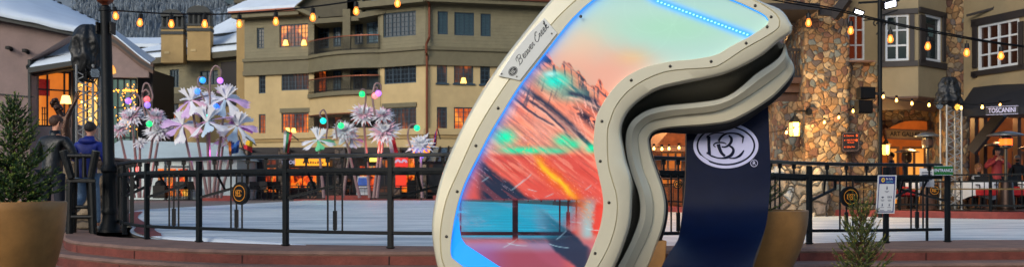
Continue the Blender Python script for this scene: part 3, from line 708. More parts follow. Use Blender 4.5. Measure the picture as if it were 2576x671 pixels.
for i in range(26):
    u = 1655 + i * 9; m.obox(P(u, 3 + (u - 1652) * .372, G0 + .028), .014, .004, .010)
m.build('led_reflection', glow('led_pale', (.45, .75, 1.0), 2.2), gog)
# screws
SC = [(1461, 42), (1372, 114), (1252, 295 - 22), (1253, 272), (1197, 366), (1150, 481), (1123, 594), (1500, 27), (1900, 15), (1940, 43), (1930, 68), (1877, 109), (1789, 155), (1686, 167), (1588, 202),
      (1514, 305), (1510, 405), (1532, 509), (1497, 636)]
for (u, v) in SC:
    if (u, v) in ((1252, 273), (1372, 114), (1500, 27)): continue
    m = MB(); c = P(u, v, G0 - .009); m.disc(c, .0125, .006, 10); m.ball((c.x, c.y, c.z), (.010, .006, .010), 10, 6)
    m.build('screw', M['steel'], gog, smooth=True)
# ---- badge plate, emblem, script lettering
def uv_frame(o, ex, ey, d):
    """local (x right along ex, y up along ey) in displayed pixels -> world at depth d"""
    return lambda x, y, k=0: P(o[0] + ex[0] * x + ey[0] * y, o[1] + ex[1] * x + ey[1] * y, d + k)
m = MB(); pl_ = [P(u, v, G0 - .022) for u, v in ((1253, 191), (1308, 203), (1402, 84), (1369, 45), (1330, 84), (1290, 134))]
m.prism(pl_[::-1], Vector((0, .014, 0)))
badge = m.build('name_badge', M['plate'], gog, bevel=.003)
for (u, v) in ((1262, 186), (1300, 193), (1368, 60), (1388, 85)):
    m = MB(); m.disc(P(u, v, G0 - .026), .007, .004, 8); m.build('rivet', M['steel'], badge)
BC = [([(345, 207), (400, 172), (470, 159), (540, 164)], [9, 15, 13, 10]),
      ([(347, 196), (372, 212)], [26, 34]), ([(372, 200), (372, 300), (378, 392)], [36, 33, 36]), ([(346, 380), (395, 392)], [20, 16]),
      ([(352, 378), (400, 412), (480, 436), (550, 434), (612, 408), (642, 362), (632, 325), (600, 302)], [12, 18, 15, 16, 30, 34, 28, 20]),
      ([(590, 187), (618, 215), (618, 255), (590, 294), (548, 315), (512, 312)], [16, 30, 31, 26, 18, 14]),
      ([(565, 281), (520, 266), (462, 268), (428, 285), (427, 302), (446, 316)], [10, 14, 16, 16, 15, 8]),
      ([(476, 284), (488, 330), (512, 380), (548, 414)], [40, 36, 32, 26]),
      ([(478, 252), (505, 208), (555, 172), (625, 162), (700, 174), (748, 204)], [26, 24, 18, 14, 20, 26]),
      ([(752, 196), (746, 235), (740, 272)], [20, 16, 8]),
      ([(598, 438), (660, 434), (718, 404), (757, 352)], [10, 16, 26, 12])]
def ribbon(mb, pts, ws, fn, k):
    c = crom([Vector((x, y, 0)) for x, y in pts], max(8, len(pts) * 4)); n = len(c); A = []; B_ = []
    for i, p in enumerate(c):
        t = (c[min(i + 1, n - 1)] - c[max(i - 1, 0)]).normalized(); f_ = i / (n - 1) * (len(ws) - 1); j_ = min(int(f_), len(ws) - 2); w_ = ws[j_] + (ws[j_ + 1] - ws[j_]) * (f_ - j_)
        A.append(fn(p.x - t.y * w_ / 2, p.y + t.x * w_ / 2, k)); B_.append(fn(p.x + t.y * w_ / 2, p.y - t.x * w_ / 2, k))
    mb.strip(A, B_)
def bc_logo(name, fn, mat_, parent, rings=(), bold=1.0, step=-.0004):
    m = MB()
    for i, (pts, ws) in enumerate(BC): ribbon(m, [((x - 559) / 359, (300 - y) / 359) for x, y in pts], [w_ / 359 * bold for w_ in ws], fn, step * (i + 1))
    for (rx, ry, w_) in rings:
        A = [fn(rx * math.cos(a), ry * math.sin(a), step * .5) for a in np.linspace(0, 2 * math.pi, 49)]; B_ = [fn((rx - w_) * math.cos(a), (ry - w_) * math.sin(a), step * .5) for a in np.linspace(0, 2 * math.pi, 49)]
        m.strip(A, B_)
    return m.build(name, mat_, parent)
th = R(54)
fr_ = uv_frame((1290.5, 179.5), (math.cos(R(50)), -math.sin(R(50))), (-math.sin(R(50)), -math.cos(R(50))), G0 - .0235)
m = MB(); A = [fr_(13 * math.cos(a), 10.5 * math.sin(a)) for a in np.linspace(0, 2 * math.pi, 33)[:-1]]; m.poly(A)
em = m.build('badge_emblem', M['ink'], badge)
fr2 = lambda x, y, k=0: fr_(x * 11.5, y * 11.5, k - .0012)
bc_logo('emblem_monogram', fr2, M['plate'], badge, rings=((1.0, .80, .07),), bold=1.2)
# cursive strokes: letters in units, y up, baseline 0
CUR = {'B': ([[(.05, .55), (.1, .9), (.5, 1.05), (.95, .95), (.95, .65), (.5, .5), (.85, .45), (.85, .1), (.45, -.05), (.1, .1)], [(.5, 1.0), (.38, .5), (.22, 0.0), (.02, -.05)]], 1.15),
       'e': ([[(0, .1), (.3, .3), (.42, .5), (.25, .55), (.1, .3), (.18, .03), (.4, .03), (.58, .15)]], .5),
       'a': ([[(.45, .48), (.2, .5), (.05, .2), (.18, .0), (.38, .15), (.48, .5), (.44, .15), (.5, .02), (.66, .12)]], .6),
       'v': ([[(0, .15), (.12, .48), (.2, .4), (.2, .05), (.3, .02), (.48, .3), (.5, .52), (.62, .42)]], .55),
       'r': ([[(0, .1), (.15, .5), (.2, .42), (.36, .48), (.26, .15), (.32, .02), (.5, .12)]], .45),
       'C': ([[(.95, .8), (.95, 1.0), (.7, 1.02), (.25, .6), (.12, .2), (.35, -.05), (.7, .05), (.95, .3)], [(.7, 1.02), (.5, .8), (.6, .65)]], .95),
       'k': ([[(0, .1), (.3, .7), (.42, 1.05), (.34, 1.05), (.18, .5), (.08, .0)], [(.12, .25), (.35, .5), (.45, .42), (.2, .27), (.38, .02), (.6, .12)]], .6), ' ': ([], .28)}
SL = .35
f3 = uv_frame((1306, 165), (math.cos(R(52.5)), -math.sin(R(52.5))), (-math.sin(R(52.5)), -math.cos(R(52.5))), G0 - .0235)
m = MB(); xx = 0; S_ = 17.5
for ch_ in 'Beaver Creek':
    st_, adv = CUR[ch_]
    for s_ in st_:
        ribbon(m, [((xx + a + SL * b_) * S_, b_ * S_) for a, b_ in s_], [.8, 1.9, 1.1, 2.0, 1.2, 1.9, .8], lambda x, y, k: f3(x, y, k), -.0003 * (1 + int(xx * 3) % 5))
    xx += adv
m.build('script_lettering', M['ink'], badge)
# ---- strap: broad navy ribbon that falls behind the frame and curls forward into a seat
def interp(v, tab):
    for (a, b_), (c, d_) in zip(tab, tab[1:]):
        if v <= c: return b_ + (d_ - b_) * (v - a) / (c - a)
    return tab[-1][1]
SV = [230, 260, 300, 340, 380, 420, 460, 500, 530, 555, 575, 592, 606, 618, 628, 637, 645, 655, 668, 685, 710, 750, 800, 838]
LE = [(230, 1724), (300, 1727), (450, 1725), (520, 1719), (575, 1711), (600, 1706), (622, 1693), (640, 1680), (671, 1664), (700, 1655), (840, 1652)]
RE = [(230, 1930), (260, 1932), (330, 1935), (430, 1938), (500, 1935), (560, 1928), (600, 1916), (640, 1901), (671, 1893), (700, 1890), (840, 1887)]
DE = [(230, 8.74), (400, 8.73), (500, 8.70), (555, 8.60), (592, 8.45), (618, 8.24), (637, 7.98), (655, 7.75), (668, 7.6), (685, 7.5), (710, 7.44), (750, 7.42), (840, 7.45)]
def sd_(v): return interp(v, DE)
m = MB(); rows = []
vs_ = [p.x for p in crom([(v, 0, 0) for v in SV], 90)]
def smooth_tab(tab):
    c = crom([(a, b_ * .01 if b_ > 100 else b_ * 10, 0) for a, b_ in tab], 120); return [(p.x, p.y * (100 if tab[0][1] > 100 else .1)) for p in c]
LEs, REs, DEs = smooth_tab(LE), smooth_tab(RE), smooth_tab(DE)
F_ = [[P(interp(v, LEs) + (interp(v, REs) - interp(v, LEs)) * k / 8, v, interp(v, DEs)) for k in range(9)] for v in vs_]
m.m = 0; m.loft(F_, closed=False)
nrm = []
for i in range(len(vs_)):
    t = (F_[min(i + 1, len(vs_) - 1)][4] - F_[max(i - 1, 0)][4]); n = Vector((0, -t.z, t.y)).normalized(); n = n if n.y > 0 or n.z < 0 else -n
    if n.y < -0.2 or (abs(n.y) < .2 and n.z > 0): n = -n
    nrm.append(n * .055)
Bk = [[p + n for p in r_] for r_, n in zip(F_, nrm)]
m.m = 1; m.loft(Bk, closed=False); m.strip([r_[0] for r_ in F_], [r_[0] for r_ in Bk]); m.strip([r_[-1] for r_ in F_], [r_[-1] for r_ in Bk])
strap = m.build('strap', [M['navy'], mat('strap_edge', (.42, .33, .22), .5, .2, var=.15)], gog, smooth='auto')
for nm_, mt_, rx, ry, dk in (('strap_oval', M['print_white'], 82, 57, .004), ('strap_ring', M['navy'], 74, 50, .0055), ('strap_field', M['print_white'], 69.5, 45.5, .007)):
    m = MB(); m.poly([P(1826 + rx * math.cos(a), 366 + ry * math.sin(a), sd_(366 + ry * math.sin(a)) - dk) for a in np.linspace(0, 2 * math.pi, 61)[:-1]][::-1])
    m.build(nm_, mt_, strap)
bc_logo('strap_monogram', lambda x, y, k=0: P(1826 + x * 82, 366 - y * 82, sd_(366 - y * 82) - .0095 + k), M['navy'], strap, step=-.0005)
def text(s, size, fn, mat_, name, parent=None, align='CENTER', bold=0, shear=0, sx=1):
    cu = bpy.data.curves.new('t', 'FONT'); cu.body = s; cu.size = size; cu.align_x = align; cu.align_y = 'CENTER'; cu.offset = bold; cu.shear = shear; cu.resolution_u = 3
    o = bpy.data.objects.new('t', cu); COL.objects.link(o); dg = bpy.context.evaluated_depsgraph_get(); me = bpy.data.meshes.new_from_object(o.evaluated_get(dg))
    vs = [v.co.copy() for v in me.vertices]; fs = [tuple(p.vertices) for p in me.polygons]; bpy.data.objects.remove(o); bpy.data.meshes.remove(me); bpy.data.curves.remove(cu)
    m = MB(); m.V = [tuple(fn(v.x * sx, v.y, 0)) for v in vs]; m.Fc = fs; m.M = [0] * len(fs)
    return m.build(name, mat_, parent)
fR = lambda x, y, k=0: P(1897 + x, 410 - y, sd_(410) - .006 + k)
m = MB(); A = [fR(9.3 * math.cos(a), 9.3 * math.sin(a)) for a in np.linspace(0, 2 * math.pi, 33)]; B_ = [fR(8.0 * math.cos(a), 8.0 * math.sin(a)) for a in np.linspace(0, 2 * math.pi, 33)]; m.strip(A, B_); m.build('mark_ring', M['print_white'], strap)
text('R', 14, fR, M['print_white'], 'mark_letter', strap, bold=.1)
# plinth foot behind the nose of the goggles
m = MB(); m.hexa([(X(1560, 8.65), 8.45, -.45), (X(1655, 8.65), 8.45, -.45), (X(1655, 8.65), 9.0, -.45), (X(1560, 8.65), 9.0, -.45),
                  (X(1575, 8.65), 8.5, Z(602, 8.65)), (X(1671, 8.65), 8.5, Z(602, 8.65)), (X(1671, 8.65), 8.95, Z(602, 8.65)), (X(1575, 8.65), 8.95, Z(602, 8.65))])
m.build('support_foot', M['gold_pot'], gog, bevel=.01)

# ================================================================== NEAR RAILING
rail = thing('rink_railing', 'dark iron railing curving along the near edge of the ice behind the goggles', 'railing', (0, 11.1, 0))
def rpt(i, z, off=0):
    p = RL[i]; t = RL[min(i + 1, 299)] - RL[max(i - 1, 0)]; t.z = 0; t.normalize()
    return Vector((p.x - t.y * off, p.y + t.x * off, p.z + z))
def rang(i):
    t = RL[min(i + 1, 299)] - RL[max(i - 1, 0)]; return math.atan2(t.y, t.x)
R0 = 0
for nm_, z, w_, h_, off, mt_ in (('top_rail', 1.05, .075, .045, 0, M['iron_top']), ('middle_rail', .885, .045, .05, 0, M['iron']), ('bottom_rail', .175, .045, .04, 0, M['iron'])):
    m = MB(); m.sweep([rpt(i, z, off) for i in range(R0, 300, 2)], w_, h_); m.build(nm_, mt_, rail, bevel=.008)
m = MB(); m.sweep([rpt(i, .855, .26) for i in range(R0, 300, 2)], .05, .055); m.build('inner_rail', M['iron'], rail, bevel=.008)
m = MB(); m.sweep([rpt(i, .888, .26) for i in range(R0, 300, 2)], .04, .012); m.build('inner_rail_cap', M['brass_bar'], rail)
def rail_near3(p): return rail_near(p)
posts = [rail_near(p) for p in [(-9.6, 24), (-8.5, 21.4), (-7.75, 19.5), (-7.0, 17.9), (-6.35, 16.1), (X(313, 14.6), 14.6), (X(370, 13.3), 13.3), (X(501, 12.55), 12.55), (X(717, 11.75), 11.75), (X(989, 11.2), 11.2),
                                 (X(1292, 11.1), 11.1), (X(1562, 11.4), 11.4), (X(1850, 12.2), 12.2), (X(2042, 13.0), 13.0), (X(2222, 13.35), 13.35), (5.98, 13.67)]]
for k, i in enumerate(posts):
    m = MB(); p = rpt(i, .51); m.obox(p, .06, .06, 1.02, rang(i)); q = rpt(i, .015); m.obox(q, .08, .08, .016, rang(i))
    m.build('post', M['iron'], rail, bevel=.006)
    for s_ in ((1, -1) if 0 < k < len(posts) - 1 else ((1,) if k == 0 else (-1,))):
        j = max(0, min(299, i + s_ * 6)); j2 = max(0, min(299, i + s_ * 3))
        m = MB(); a = rpt(i, .56); e = rpt(j, .73, .26); e2 = rpt(j, .85, .26)
        m.bar(a, e, .035, .03); m.bar(e, e2, .035, .03); mid = a.lerp(e, .55); m.bar(mid, rpt(j2, .86, .03), .022, .022)
        if s_ == 1 or k == len(posts) - 1: m.build('bracket', M['iron'], rail)
def arclen(i, j): return sum((RL[k + 1] - RL[k]).length for k in range(min(i, j), max(i, j)))
groups = []
for a, b_ in zip(posts, posts[1:]): groups.append((a + b_) / 2)
spec = {4: X(476, 12.8), }
def at_x(x):
    c = [i for i in range(300) if RL[i].y < 14.0 or x < -5]
    return min(c, key=lambda i: abs(RL[i].x - x))
gx = {6: at_x(X(440, 12.9)), 7: at_x(X(600, 12.1)), 8: at_x(X(848, 11.45)), 11: at_x(X(1706, 11.75)), 13: at_x(X(2138, 13.2)), 14: at_x(X(2306, 13.5))}
for k, (a, b_) in enumerate(zip(posts, posts[1:])):
    c = gx.get(k, int((a + b_) / 2)); per = 300 / sum((RL[q + 1] - RL[q]).length for q in range(299))
    dlt = .098 * per
    for s_ in (-1, 0, 1):
        i = int(round(c + s_ * dlt)); i = max(0, min(299, i)); f_ = c + s_ * dlt - i
        p0 = rpt(i, .195); p1 = rpt(i, .87); dd = (RL[min(299, i + 1)] - RL[max(0, i - 1)]) * .5 * f_
        m = MB(); m.bar(p0 + dd, p1 + dd, .018, .018)
        if s_ == 0:
            q0 = rpt(i, .20) + dd; q1 = rpt(i, .42) + dd; m.bar(q0, q1, .042, .042)
        m.build('baluster', M['iron'], rail)
    # short hanging pickets between the top and the middle rail
    n_ = max(2, int(round(arclen(a, b_) / .31)))
    for q in range(1, n_):
        i = int(round(a + (b_ - a) * q / n_)); m = MB(); m.bar(rpt(i, .91), rpt(i, 1.03), .022, .022); m.bar(rpt(i, .975), rpt(i, 1.03), .045, .04); m.build('picket', M['iron'], rail)
def medallion(c, d_axis, r_, parent, nm_='medallion'):
    m = MB(); ax = Vector(d_axis).normalized(); m.disc(c, r_, .05, 32, ax); md = m.build(nm_, M['black'], parent, bevel=.006)
    ex = Vector((-ax.y, ax.x, 0)).normalized(); ez = Vector((0, 0, 1)); c = Vector(c) + ax * .003
    if ex.x < 0: ex = -ex
    fn = lambda x, y, k=0: c + ex * x * r_ * .72 + ez * y * r_ * .72 - ax * k * 3
    bc_logo('monogram', fn, M['orange_paint'], md, rings=((1.04, .98, .07),), bold=1.0)
    return md
for u, v, k in ((602, 485.5, 7), (2140, 494.5, 13)):
    i = gx[k]; t = RL[i + 1] - RL[i - 1]; ax = Vector((t.y, -t.x, 0)).normalized(); p = rpt(i, 0); d = p.y - .07
    medallion(P(u, v, d), ax, .138, rail)
# ================================================================== BUILDINGS
class Face:
    """a vertical wall plane through two ground points"""
    def __init__(s, A, B):
        s.A = Vector((A[0], A[1], 0)); B = Vector((B[0], B[1], 0)); s.L = (B - s.A).length; s.t = (B - s.A).normalized()
        s.n = Vector((s.t.y, -s.t.x, 0))
        if s.n.y > 0: s.n = -s.n
    @staticmethod
    def uv(u0, d0, u1, d1): return Face((X(u0, d0), d0), (X(u1, d1), d1))
    def hit(s, u):
        # ray (k*y, y): A + t*T
        k = (u - CX) / F; den = s.t.x - k * s.t.y
        return (k * s.A.y - s.A.x) / den
    def at(s, u, v):
        t = s.hit(u); y = s.A.y + s.t.y * t; return t, CAMZ - (v - HV) * y / F
    def rect(s, u0, v0, u1, v1):
        t0 = s.hit(u0); t1 = s.hit(u1); uc = (u0 + u1) / 2
        return (t0, t1, s.at(uc, v1)[1], s.at(uc, v0)[1])
    def p(s, t, z, o=0): return s.A + s.t * t + s.n * o + Vector((0, 0, z))
def fbox(m, f, t0, t1, z0, z1, o0, o1):
    m.hexa([f.p(t0, z0, o1), f.p(t1, z0, o1), f.p(t1, z0, o0), f.p(t0, z0, o0), f.p(t0, z1, o1), f.p(t1, z1, o1), f.p(t1, z1, o0), f.p(t0, z1, o0)])
def wall(m, f, t0, t1, z0, z1, holes=(), depth=.18, o=0, bands=None):
    """a wall sheet with real openings and reveals; bands = [(ztop, material index)] from the bottom up"""
    hs = [h for h in holes if h[1] > t0 and h[0] < t1 and h[3] > z0 and h[2] < z1]
    ts = sorted({t0, t1} | {min(max(x, t0), t1) for h in hs for x in h[:2]}); zs = {z0, z1} | {min(max(x, z0), z1) for h in hs for x in h[2:4]}
    if bands: zs |= {b for b, _ in bands if z0 < b < z1}
    zs = sorted(zs)
    for a, b_ in zip(ts, ts[1:]):
        for c, d in zip(zs, zs[1:]):
            if b_ - a < 1e-6 or d - c < 1e-6: continue
            mx, mz = (a + b_) / 2, (c + d) / 2
            if any(h[0] < mx < h[1] and h[2] < mz < h[3] for h in hs): continue
            if bands: m.m = next((k for zt, k in bands if mz < zt), bands[-1][1])
            m.quad(f.p(a, c, o), f.p(b_, c, o), f.p(b_, d, o), f.p(a, d, o))
    for h in hs:
        if bands: m.m = next((k for zt, k in bands if (h[2] + h[3]) / 2 < zt), bands[-1][1])
        a, b_, c, d = h[:4]
        for p0, p1 in (((a, c), (b_, c)), ((b_, c), (b_, d)), ((b_, d), (a, d)), ((a, d), (a, c))):
            m.quad(f.p(*p0, o), f.p(*p1, o), f.p(*p1, o - depth), f.p(*p0, o - depth))
def window(f, r, parent, frame, pane, nv=2, nh=1, mx=0, mz=0, fw=.08, o=-.13, sill=None, mw=.03, nm='window', trim=None):
    """frame with nv sashes side by side and nh stacked; mx x mz glazing bars per sash; the pane is a sub-part"""
    t0, t1, z0, z1 = r; m = MB()
    fbox(m, f, t0, t1, z0, z0 + fw, o - .05, o + .04); fbox(m, f, t0, t1, z1 - fw, z1, o - .05, o + .04)
    fbox(m, f, t0, t0 + fw, z0 + fw, z1 - fw, o - .05, o + .04); fbox(m, f, t1 - fw, t1, z0 + fw, z1 - fw, o - .05, o + .04)
    for i in range(1, nv):
        t = t0 + (t1 - t0) * i / nv; fbox(m, f, t - fw * .45, t + fw * .45, z0 + fw, z1 - fw, o - .045, o + .035)
    for i in range(1, nh):
        z = z0 + (z1 - z0) * i / nh; fbox(m, f, t0 + fw, t1 - fw, z - fw * .4, z + fw * .4, o - .04, o + .03)
    tot = nv * mx if mx else 0
    for i in range(1, tot):
        if i % mx == 0: continue
        t = t0 + (t1 - t0) * i / tot; fbox(m, f, t - mw / 2, t + mw / 2, z0 + fw, z1 - fw, o - .03, o + .02)
    for i in range(1, mz):
        z = z0 + (z1 - z0) * i / mz; fbox(m, f, t0 + fw, t1 - fw, z - mw / 2, z + mw / 2, o - .028, o + .018)
    if sill: fbox(m, f, t0 - .1, t1 + .1, z0 - .12, z0 - .005, -.05, .12)
    w = m.build(nm, frame, parent)
    m = MB(); m.quad(f.p(t0 + .02, z0 + .02, o - .02), f.p(t1 - .02, z0 + .02, o - .02), f.p(t1 - .02, z1 - .02, o - .02), f.p(t0 + .02, z1 - .02, o - .02))
    m.build('pane', pane, w)
    return w

# ---------------- wooded mountain behind everything; distance haze painted into its blue greys
hm = bpy.data.materials.new('wooded_slope'); hm.use_nodes = True; nt = hm.node_tree; b = nt.nodes["Principled BSDF"]; L = nt.links.new
geo = nt.nodes.new("ShaderNodeNewGeometry"); mp = nt.nodes.new("ShaderNodeMapping"); mp.inputs['Scale'].default_value = (1, .3, .55); L(geo.outputs['Position'], mp.inputs[0])
n1 = nt.nodes.new("ShaderNodeTexNoise"); n1.inputs['Scale'].default_value = .028; n1.inputs['Detail'].default_value = 7; n1.inputs['Roughness'].default_value = .62; L(mp.outputs[0], n1.inputs['Vector'])
n2 = nt.nodes.new("ShaderNodeTexNoise"); n2.inputs['Scale'].default_value = .35; n2.inputs['Detail'].default_value = 6; n2.inputs['Roughness'].default_value = .75; L(mp.outputs[0], n2.inputs['Vector'])
rp = nt.nodes.new("ShaderNodeValToRGB"); cr = rp.color_ramp
for _ in range(2): cr.elements.new(.5)
for e, (p_, c) in zip(cr.elements, ((.30, (.27, .32, .37)), (.44, (.36, .41, .46)), (.55, (.46, .51, .56)), (.62, (.72, .79, .86)))): e.position = p_; e.color = (*lin(c), 1)
mxx = nt.nodes.new("ShaderNodeMath"); mxx.operation = 'MULTIPLY_ADD'; mxx.inputs[1].default_value = .42; L(n2.outputs[0], mxx.inputs[0])
m3 = nt.nodes.new("ShaderNodeMath"); m3.operation = 'MULTIPLY_ADD'; m3.inputs[1].default_value = .85; m3.inputs[2].default_value = -.14; L(n1.outputs[0], m3.inputs[0]); L(m3.outputs[0], mxx.inputs[2])
L(mxx.outputs[0], rp.inputs[0]); L(rp.outputs[0], b.inputs['Base Color']); b.inputs['Roughness'].default_value = .9
m = MB(); rows = []
for j in range(40):
    y = 230 + j * 12; row = []
    for i in range(70):
        x = -520 + i * 15; h = (y - 230) * .62 + 14 * mnoise.noise(Vector((x / 90, y / 90, 0))) + 5 * mnoise.noise(Vector((x / 25, y / 25, 3)))
        row.append(Vector((x, y, h - 3)))
    rows.append(row)
m.loft(rows, closed=False); struct(m.build('mountain_slope', hm, smooth=True))
rnd = random.Random(4)
m = MB()
def slope_z(x, y): return (y - 230) * .62 + 14 * mnoise.noise(Vector((x / 90, y / 90, 0))) + 5 * mnoise.noise(Vector((x / 25, y / 25, 3))) - 3
for k in range(9000):
    y = 240 + rnd.random() ** .8 * 190; x = X(rnd.uniform(180, 700), y)
    cl = mnoise.noise(Vector((x / 34, y / 34, 7)))
    z = slope_z(x, y)
    if cl > .22:
        h = rnd.uniform(7, 13); r = h * .17; m.m = 0
        m.lathe([(r, h * .08), (r * .55, h * .45), (.05, h)], (x, y, z), 5, cap=False)
    elif cl > -.42:
        m.m = 1; h = rnd.uniform(2, 4); r = h * .09
        m.lathe([(.12, 0), (.12, h * .3), (r, h * .55), (r * .6, h * .85), (.05, h)], (x, y, z), 4, cap=False)
struct(m.build('distant_wood', [mat('conifer_far', (.20, .27, .31), .9, var=.3, scale=.3), mat('bare_aspen', (.41, .455, .50), .9, var=.35, scale=.5)]), 'stuff')  # bluish tree greys include painted haze

# ---------------- far roofs between the pink building and the chimneys
def gable_house(name, label, u0, u1, d, v_eave, v_ridge, v_bot, wallm, roofm, group=None, depth=9, cat='house'):
    t = thing(name, label, cat, P((u0 + u1) / 2, v_bot, d), group)
    m = MB(); x0, x1 = X(u0, d), X(u1, d); ze, zr, zb = Z(v_eave, d), Z(v_ridge, d), Z(v_bot, d)
    m.box(x0, x1, d, d + depth, zb, ze); m.build('wall', wallm, t)
    m = MB(); xm = (x0 + x1) / 2; o = .6
    m.m = 0
    m.hexa([(x0 - o, d - o, ze - .1), (x1 + o, d - o, ze - .1), (x1 + o, d + depth / 2, zr), (x0 - o, d + depth / 2, zr), (x0 - o, d - o, ze + .25), (x1 + o, d - o, ze + .25), (x1 + o, d + depth / 2, zr + .3), (x0 - o, d + depth / 2, zr + .3)])
    m.build('roof', roofm, t)
    return t
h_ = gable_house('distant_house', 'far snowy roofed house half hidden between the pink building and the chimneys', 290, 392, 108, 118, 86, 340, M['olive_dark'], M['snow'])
f = Face.uv(290, 108, 392, 108)
window(f, f.rect(352, 128, 372, 160), h_, M['white_frame'], M['glass_dark'], 2, 1, o=.04)
h2 = gable_house('distant_house', 'far dark gabled house with stepped snowy roof just left of the twin chimneys', 395, 470, 100, 135, 96, 340, M['ochre'], M['snow'])
m = MB(); m.hexa([(X(430, 99), 98, Z(132, 99)), (X(475, 99), 98, Z(132, 99)), (X(475, 99), 101, Z(110, 99)), (X(430, 99), 101, Z(110, 99)), (X(430, 99), 98, Z(126, 99)), (X(475, 99), 98, Z(126, 99)), (X(475, 99), 101, Z(104, 99)), (X(430, 99), 101, Z(104, 99))])
m.build('dormer_roof', M['roofdark'], h2)

# ---------------- low building with twin chimneys
lb = thing('lodge_building', 'low olive and ochre lodge with a snowy roof and two domed chimneys', 'building', P(480, 490, 88))
f = Face.uv(370, 90, 620, 84)
H = [f.rect(427, 175, 450, 220), f.rect(503, 178, 548, 213), f.rect(426, 262, 450, 318), f.rect(503, 262, 540, 318)]
zt = f.at(480, 152)[1]; zb = f.at(480, 250)[1]
m = MB(); wall(m, f, -6, f.L, -.1, zt, H, bands=[(zb, 0), (999, 1)]); m.build('wall', [M['ochre'], M['olive']], lb)
for h, pn in zip(H, ('glass_dark', 'glass_dark', 'room_dim', 'glass_dark')): window(f, h, lb, M['teal_frame'], M[pn], 3, 1, 1, 3)
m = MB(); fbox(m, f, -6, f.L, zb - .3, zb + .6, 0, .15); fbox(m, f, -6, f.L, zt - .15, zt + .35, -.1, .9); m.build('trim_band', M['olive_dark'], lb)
m = MB(); t0, t1 = f.hit(378), f.hit(600)
def roofq(m, f, pts, th=.3):  # pts: (t, z, o) list
    m.prism([f.p(a, b_, c) for a, b_, c in pts], Vector((0, 0, th)))
roofq(m, f, [(-6, zt + .35, .95), (f.L, zt + .35, .95), (f.L, zt + 9.4, -11), (9, zt + 7.4, -9), (2, zt + 2.6, -4), (-6, zt + 1.2, -2)], .35); m.build('snow_roof', M['snow'], lb)
m = MB()
for k in (0.4, 2.9, 5.2): m.bar(f.p(-4 + k * 2, zt + .7 + k * .58, .9 - k), f.p(f.L, zt + .72 + k * .58, .9 - k), .1, .22)
m.build('snow_guard', M['roofdark'], lb)
for (ua, ub, vb, vt, vc) in ((405, 461, 158, 72, 42), (471, 529, 152, 64, 33)):
    d = 84.5; m = MB(); x0, x1 = X(ua, d), X(ub, d); m.box(x0, x1, d, d + .9, Z(vb, d), Z(vt, d)); ck = m.build('chimney', M['ochre'], lb)
    m = MB(); m.box(x0 - .06, x1 + .04, d - .1, d + 1.0, Z(vt, d) - .05, Z(vt, d) + .12); m.box(x0 - .05, x1 + .03, d - .1, d + 1.0, Z(vt, d) - .5, Z(vt, d) - .25)
    for xx in np.linspace(x0 + .1, x1 - .1, 5): m.box(xx - .06, xx + .06, d, d + .12, Z(vt, d), Z(vc, d))
    m.box(x0, x1, d + .3, d + .85, Z(vt, d) + .12, Z(vc, d)); m.build('chimney_louvre', M['roofdark'], ck)
    m = MB(); xm = (x0 + x1) / 2; rr = (x1 - x0) / 2 + .03; pts = [(xm + rr * math.cos(a), d - .15, Z(vc, d) + rr * .62 * math.sin(a)) for a in np.linspace(0, math.pi, 13)]
    m.prism(pts, Vector((0, 1.15, 0))); m.build('chimney_hood', M['roofdark'], ck)
    m = MB(); pts = [(xm + rr * .7 * math.cos(a), d - .1, Z(vc, d) + rr * .62 * .98 * math.sin(a) + .03) for a in np.linspace(.5, math.pi - .5, 9)]; m.prism(pts, Vector((0, 1.0, 0))); m.build('chimney_snow', M['snow'], ck)
    m = MB(); m.box(x0 + .3, x0 + .75, d - .06, d, Z(vb - 28, d), Z(vb - 22, d)); m.build('chimney_vent', M['beige'], ck)
m = MB(); fbox(m, f, f.hit(556), f.L, zt - 4.2, zt - .4, -.05, .05); m.build('balcony_opening', M['dark_trim'], lb)
m = MB(); fbox(m, f, f.hit(556), f.L, zt - 3.0, zt - 2.85, .1, .2); m.build('balcony_rail', M['copper'], lb); m = MB(); fbox(m, f, f.hit(556), f.L, zt - 6.9, zt - 6.75, .1, .2); m.build('balcony_rail', M['copper'], lb)

# ---------------- condominium
cd = thing('apartment_building', 'large olive and beige apartment building with curved balconies and glowing windows', 'building', P(1000, 497, 73))
FA = Face.uv(615, 79.1, 790, 77.2); FB = Face.uv(953, 73.8, 1070, 72); FC = Face.uv(1070, 72, 1560, 75.3)
Zk = {}
z_top = 12.9; z_b2 = 11.0; z_b1 = 9.78; z_corn = 4.75
def rects(f, L): return [f.rect(*q) for q in L]
WA = rects(FA, [(646, 71, 664, 122), (703, 61, 775, 118), (651, 179, 668, 235), (708, 172, 777, 227), (651, 287, 668, 340), (708, 284, 777, 337)])
WB = rects(FB, [(964, 31, 1046, 92), (967, 152, 1047, 210), (969, 271, 1047, 327)])
WC = rects(FC, [(1101, 29, 1127, 87), (1143, 32, 1193, 90), (1209, 35, 1235, 92), (1099, 150, 1125, 209), (1142, 151, 1191, 210), (1208, 155, 1233, 212), (1099, 269, 1125, 327), (1142, 270, 1191, 330), (1208, 272, 1233, 330)])
zAt = FA.at(700, 42)[1]; zCt = FC.at(1200, 8)[1]
m = MB()
for f, W_, zt_, t0 in ((FA, WA, zAt + .5, 0), (FB, WB, zCt + .5, 0), (FC, WC, zCt + .5, 0)):
    m = MB(); wall(m, f, t0, f.L, 3.6, zt_, W_, bands=[(z_b1, 0), (999, 1)])
    m.build('wall', [M['beige'], M['olive']], cd)
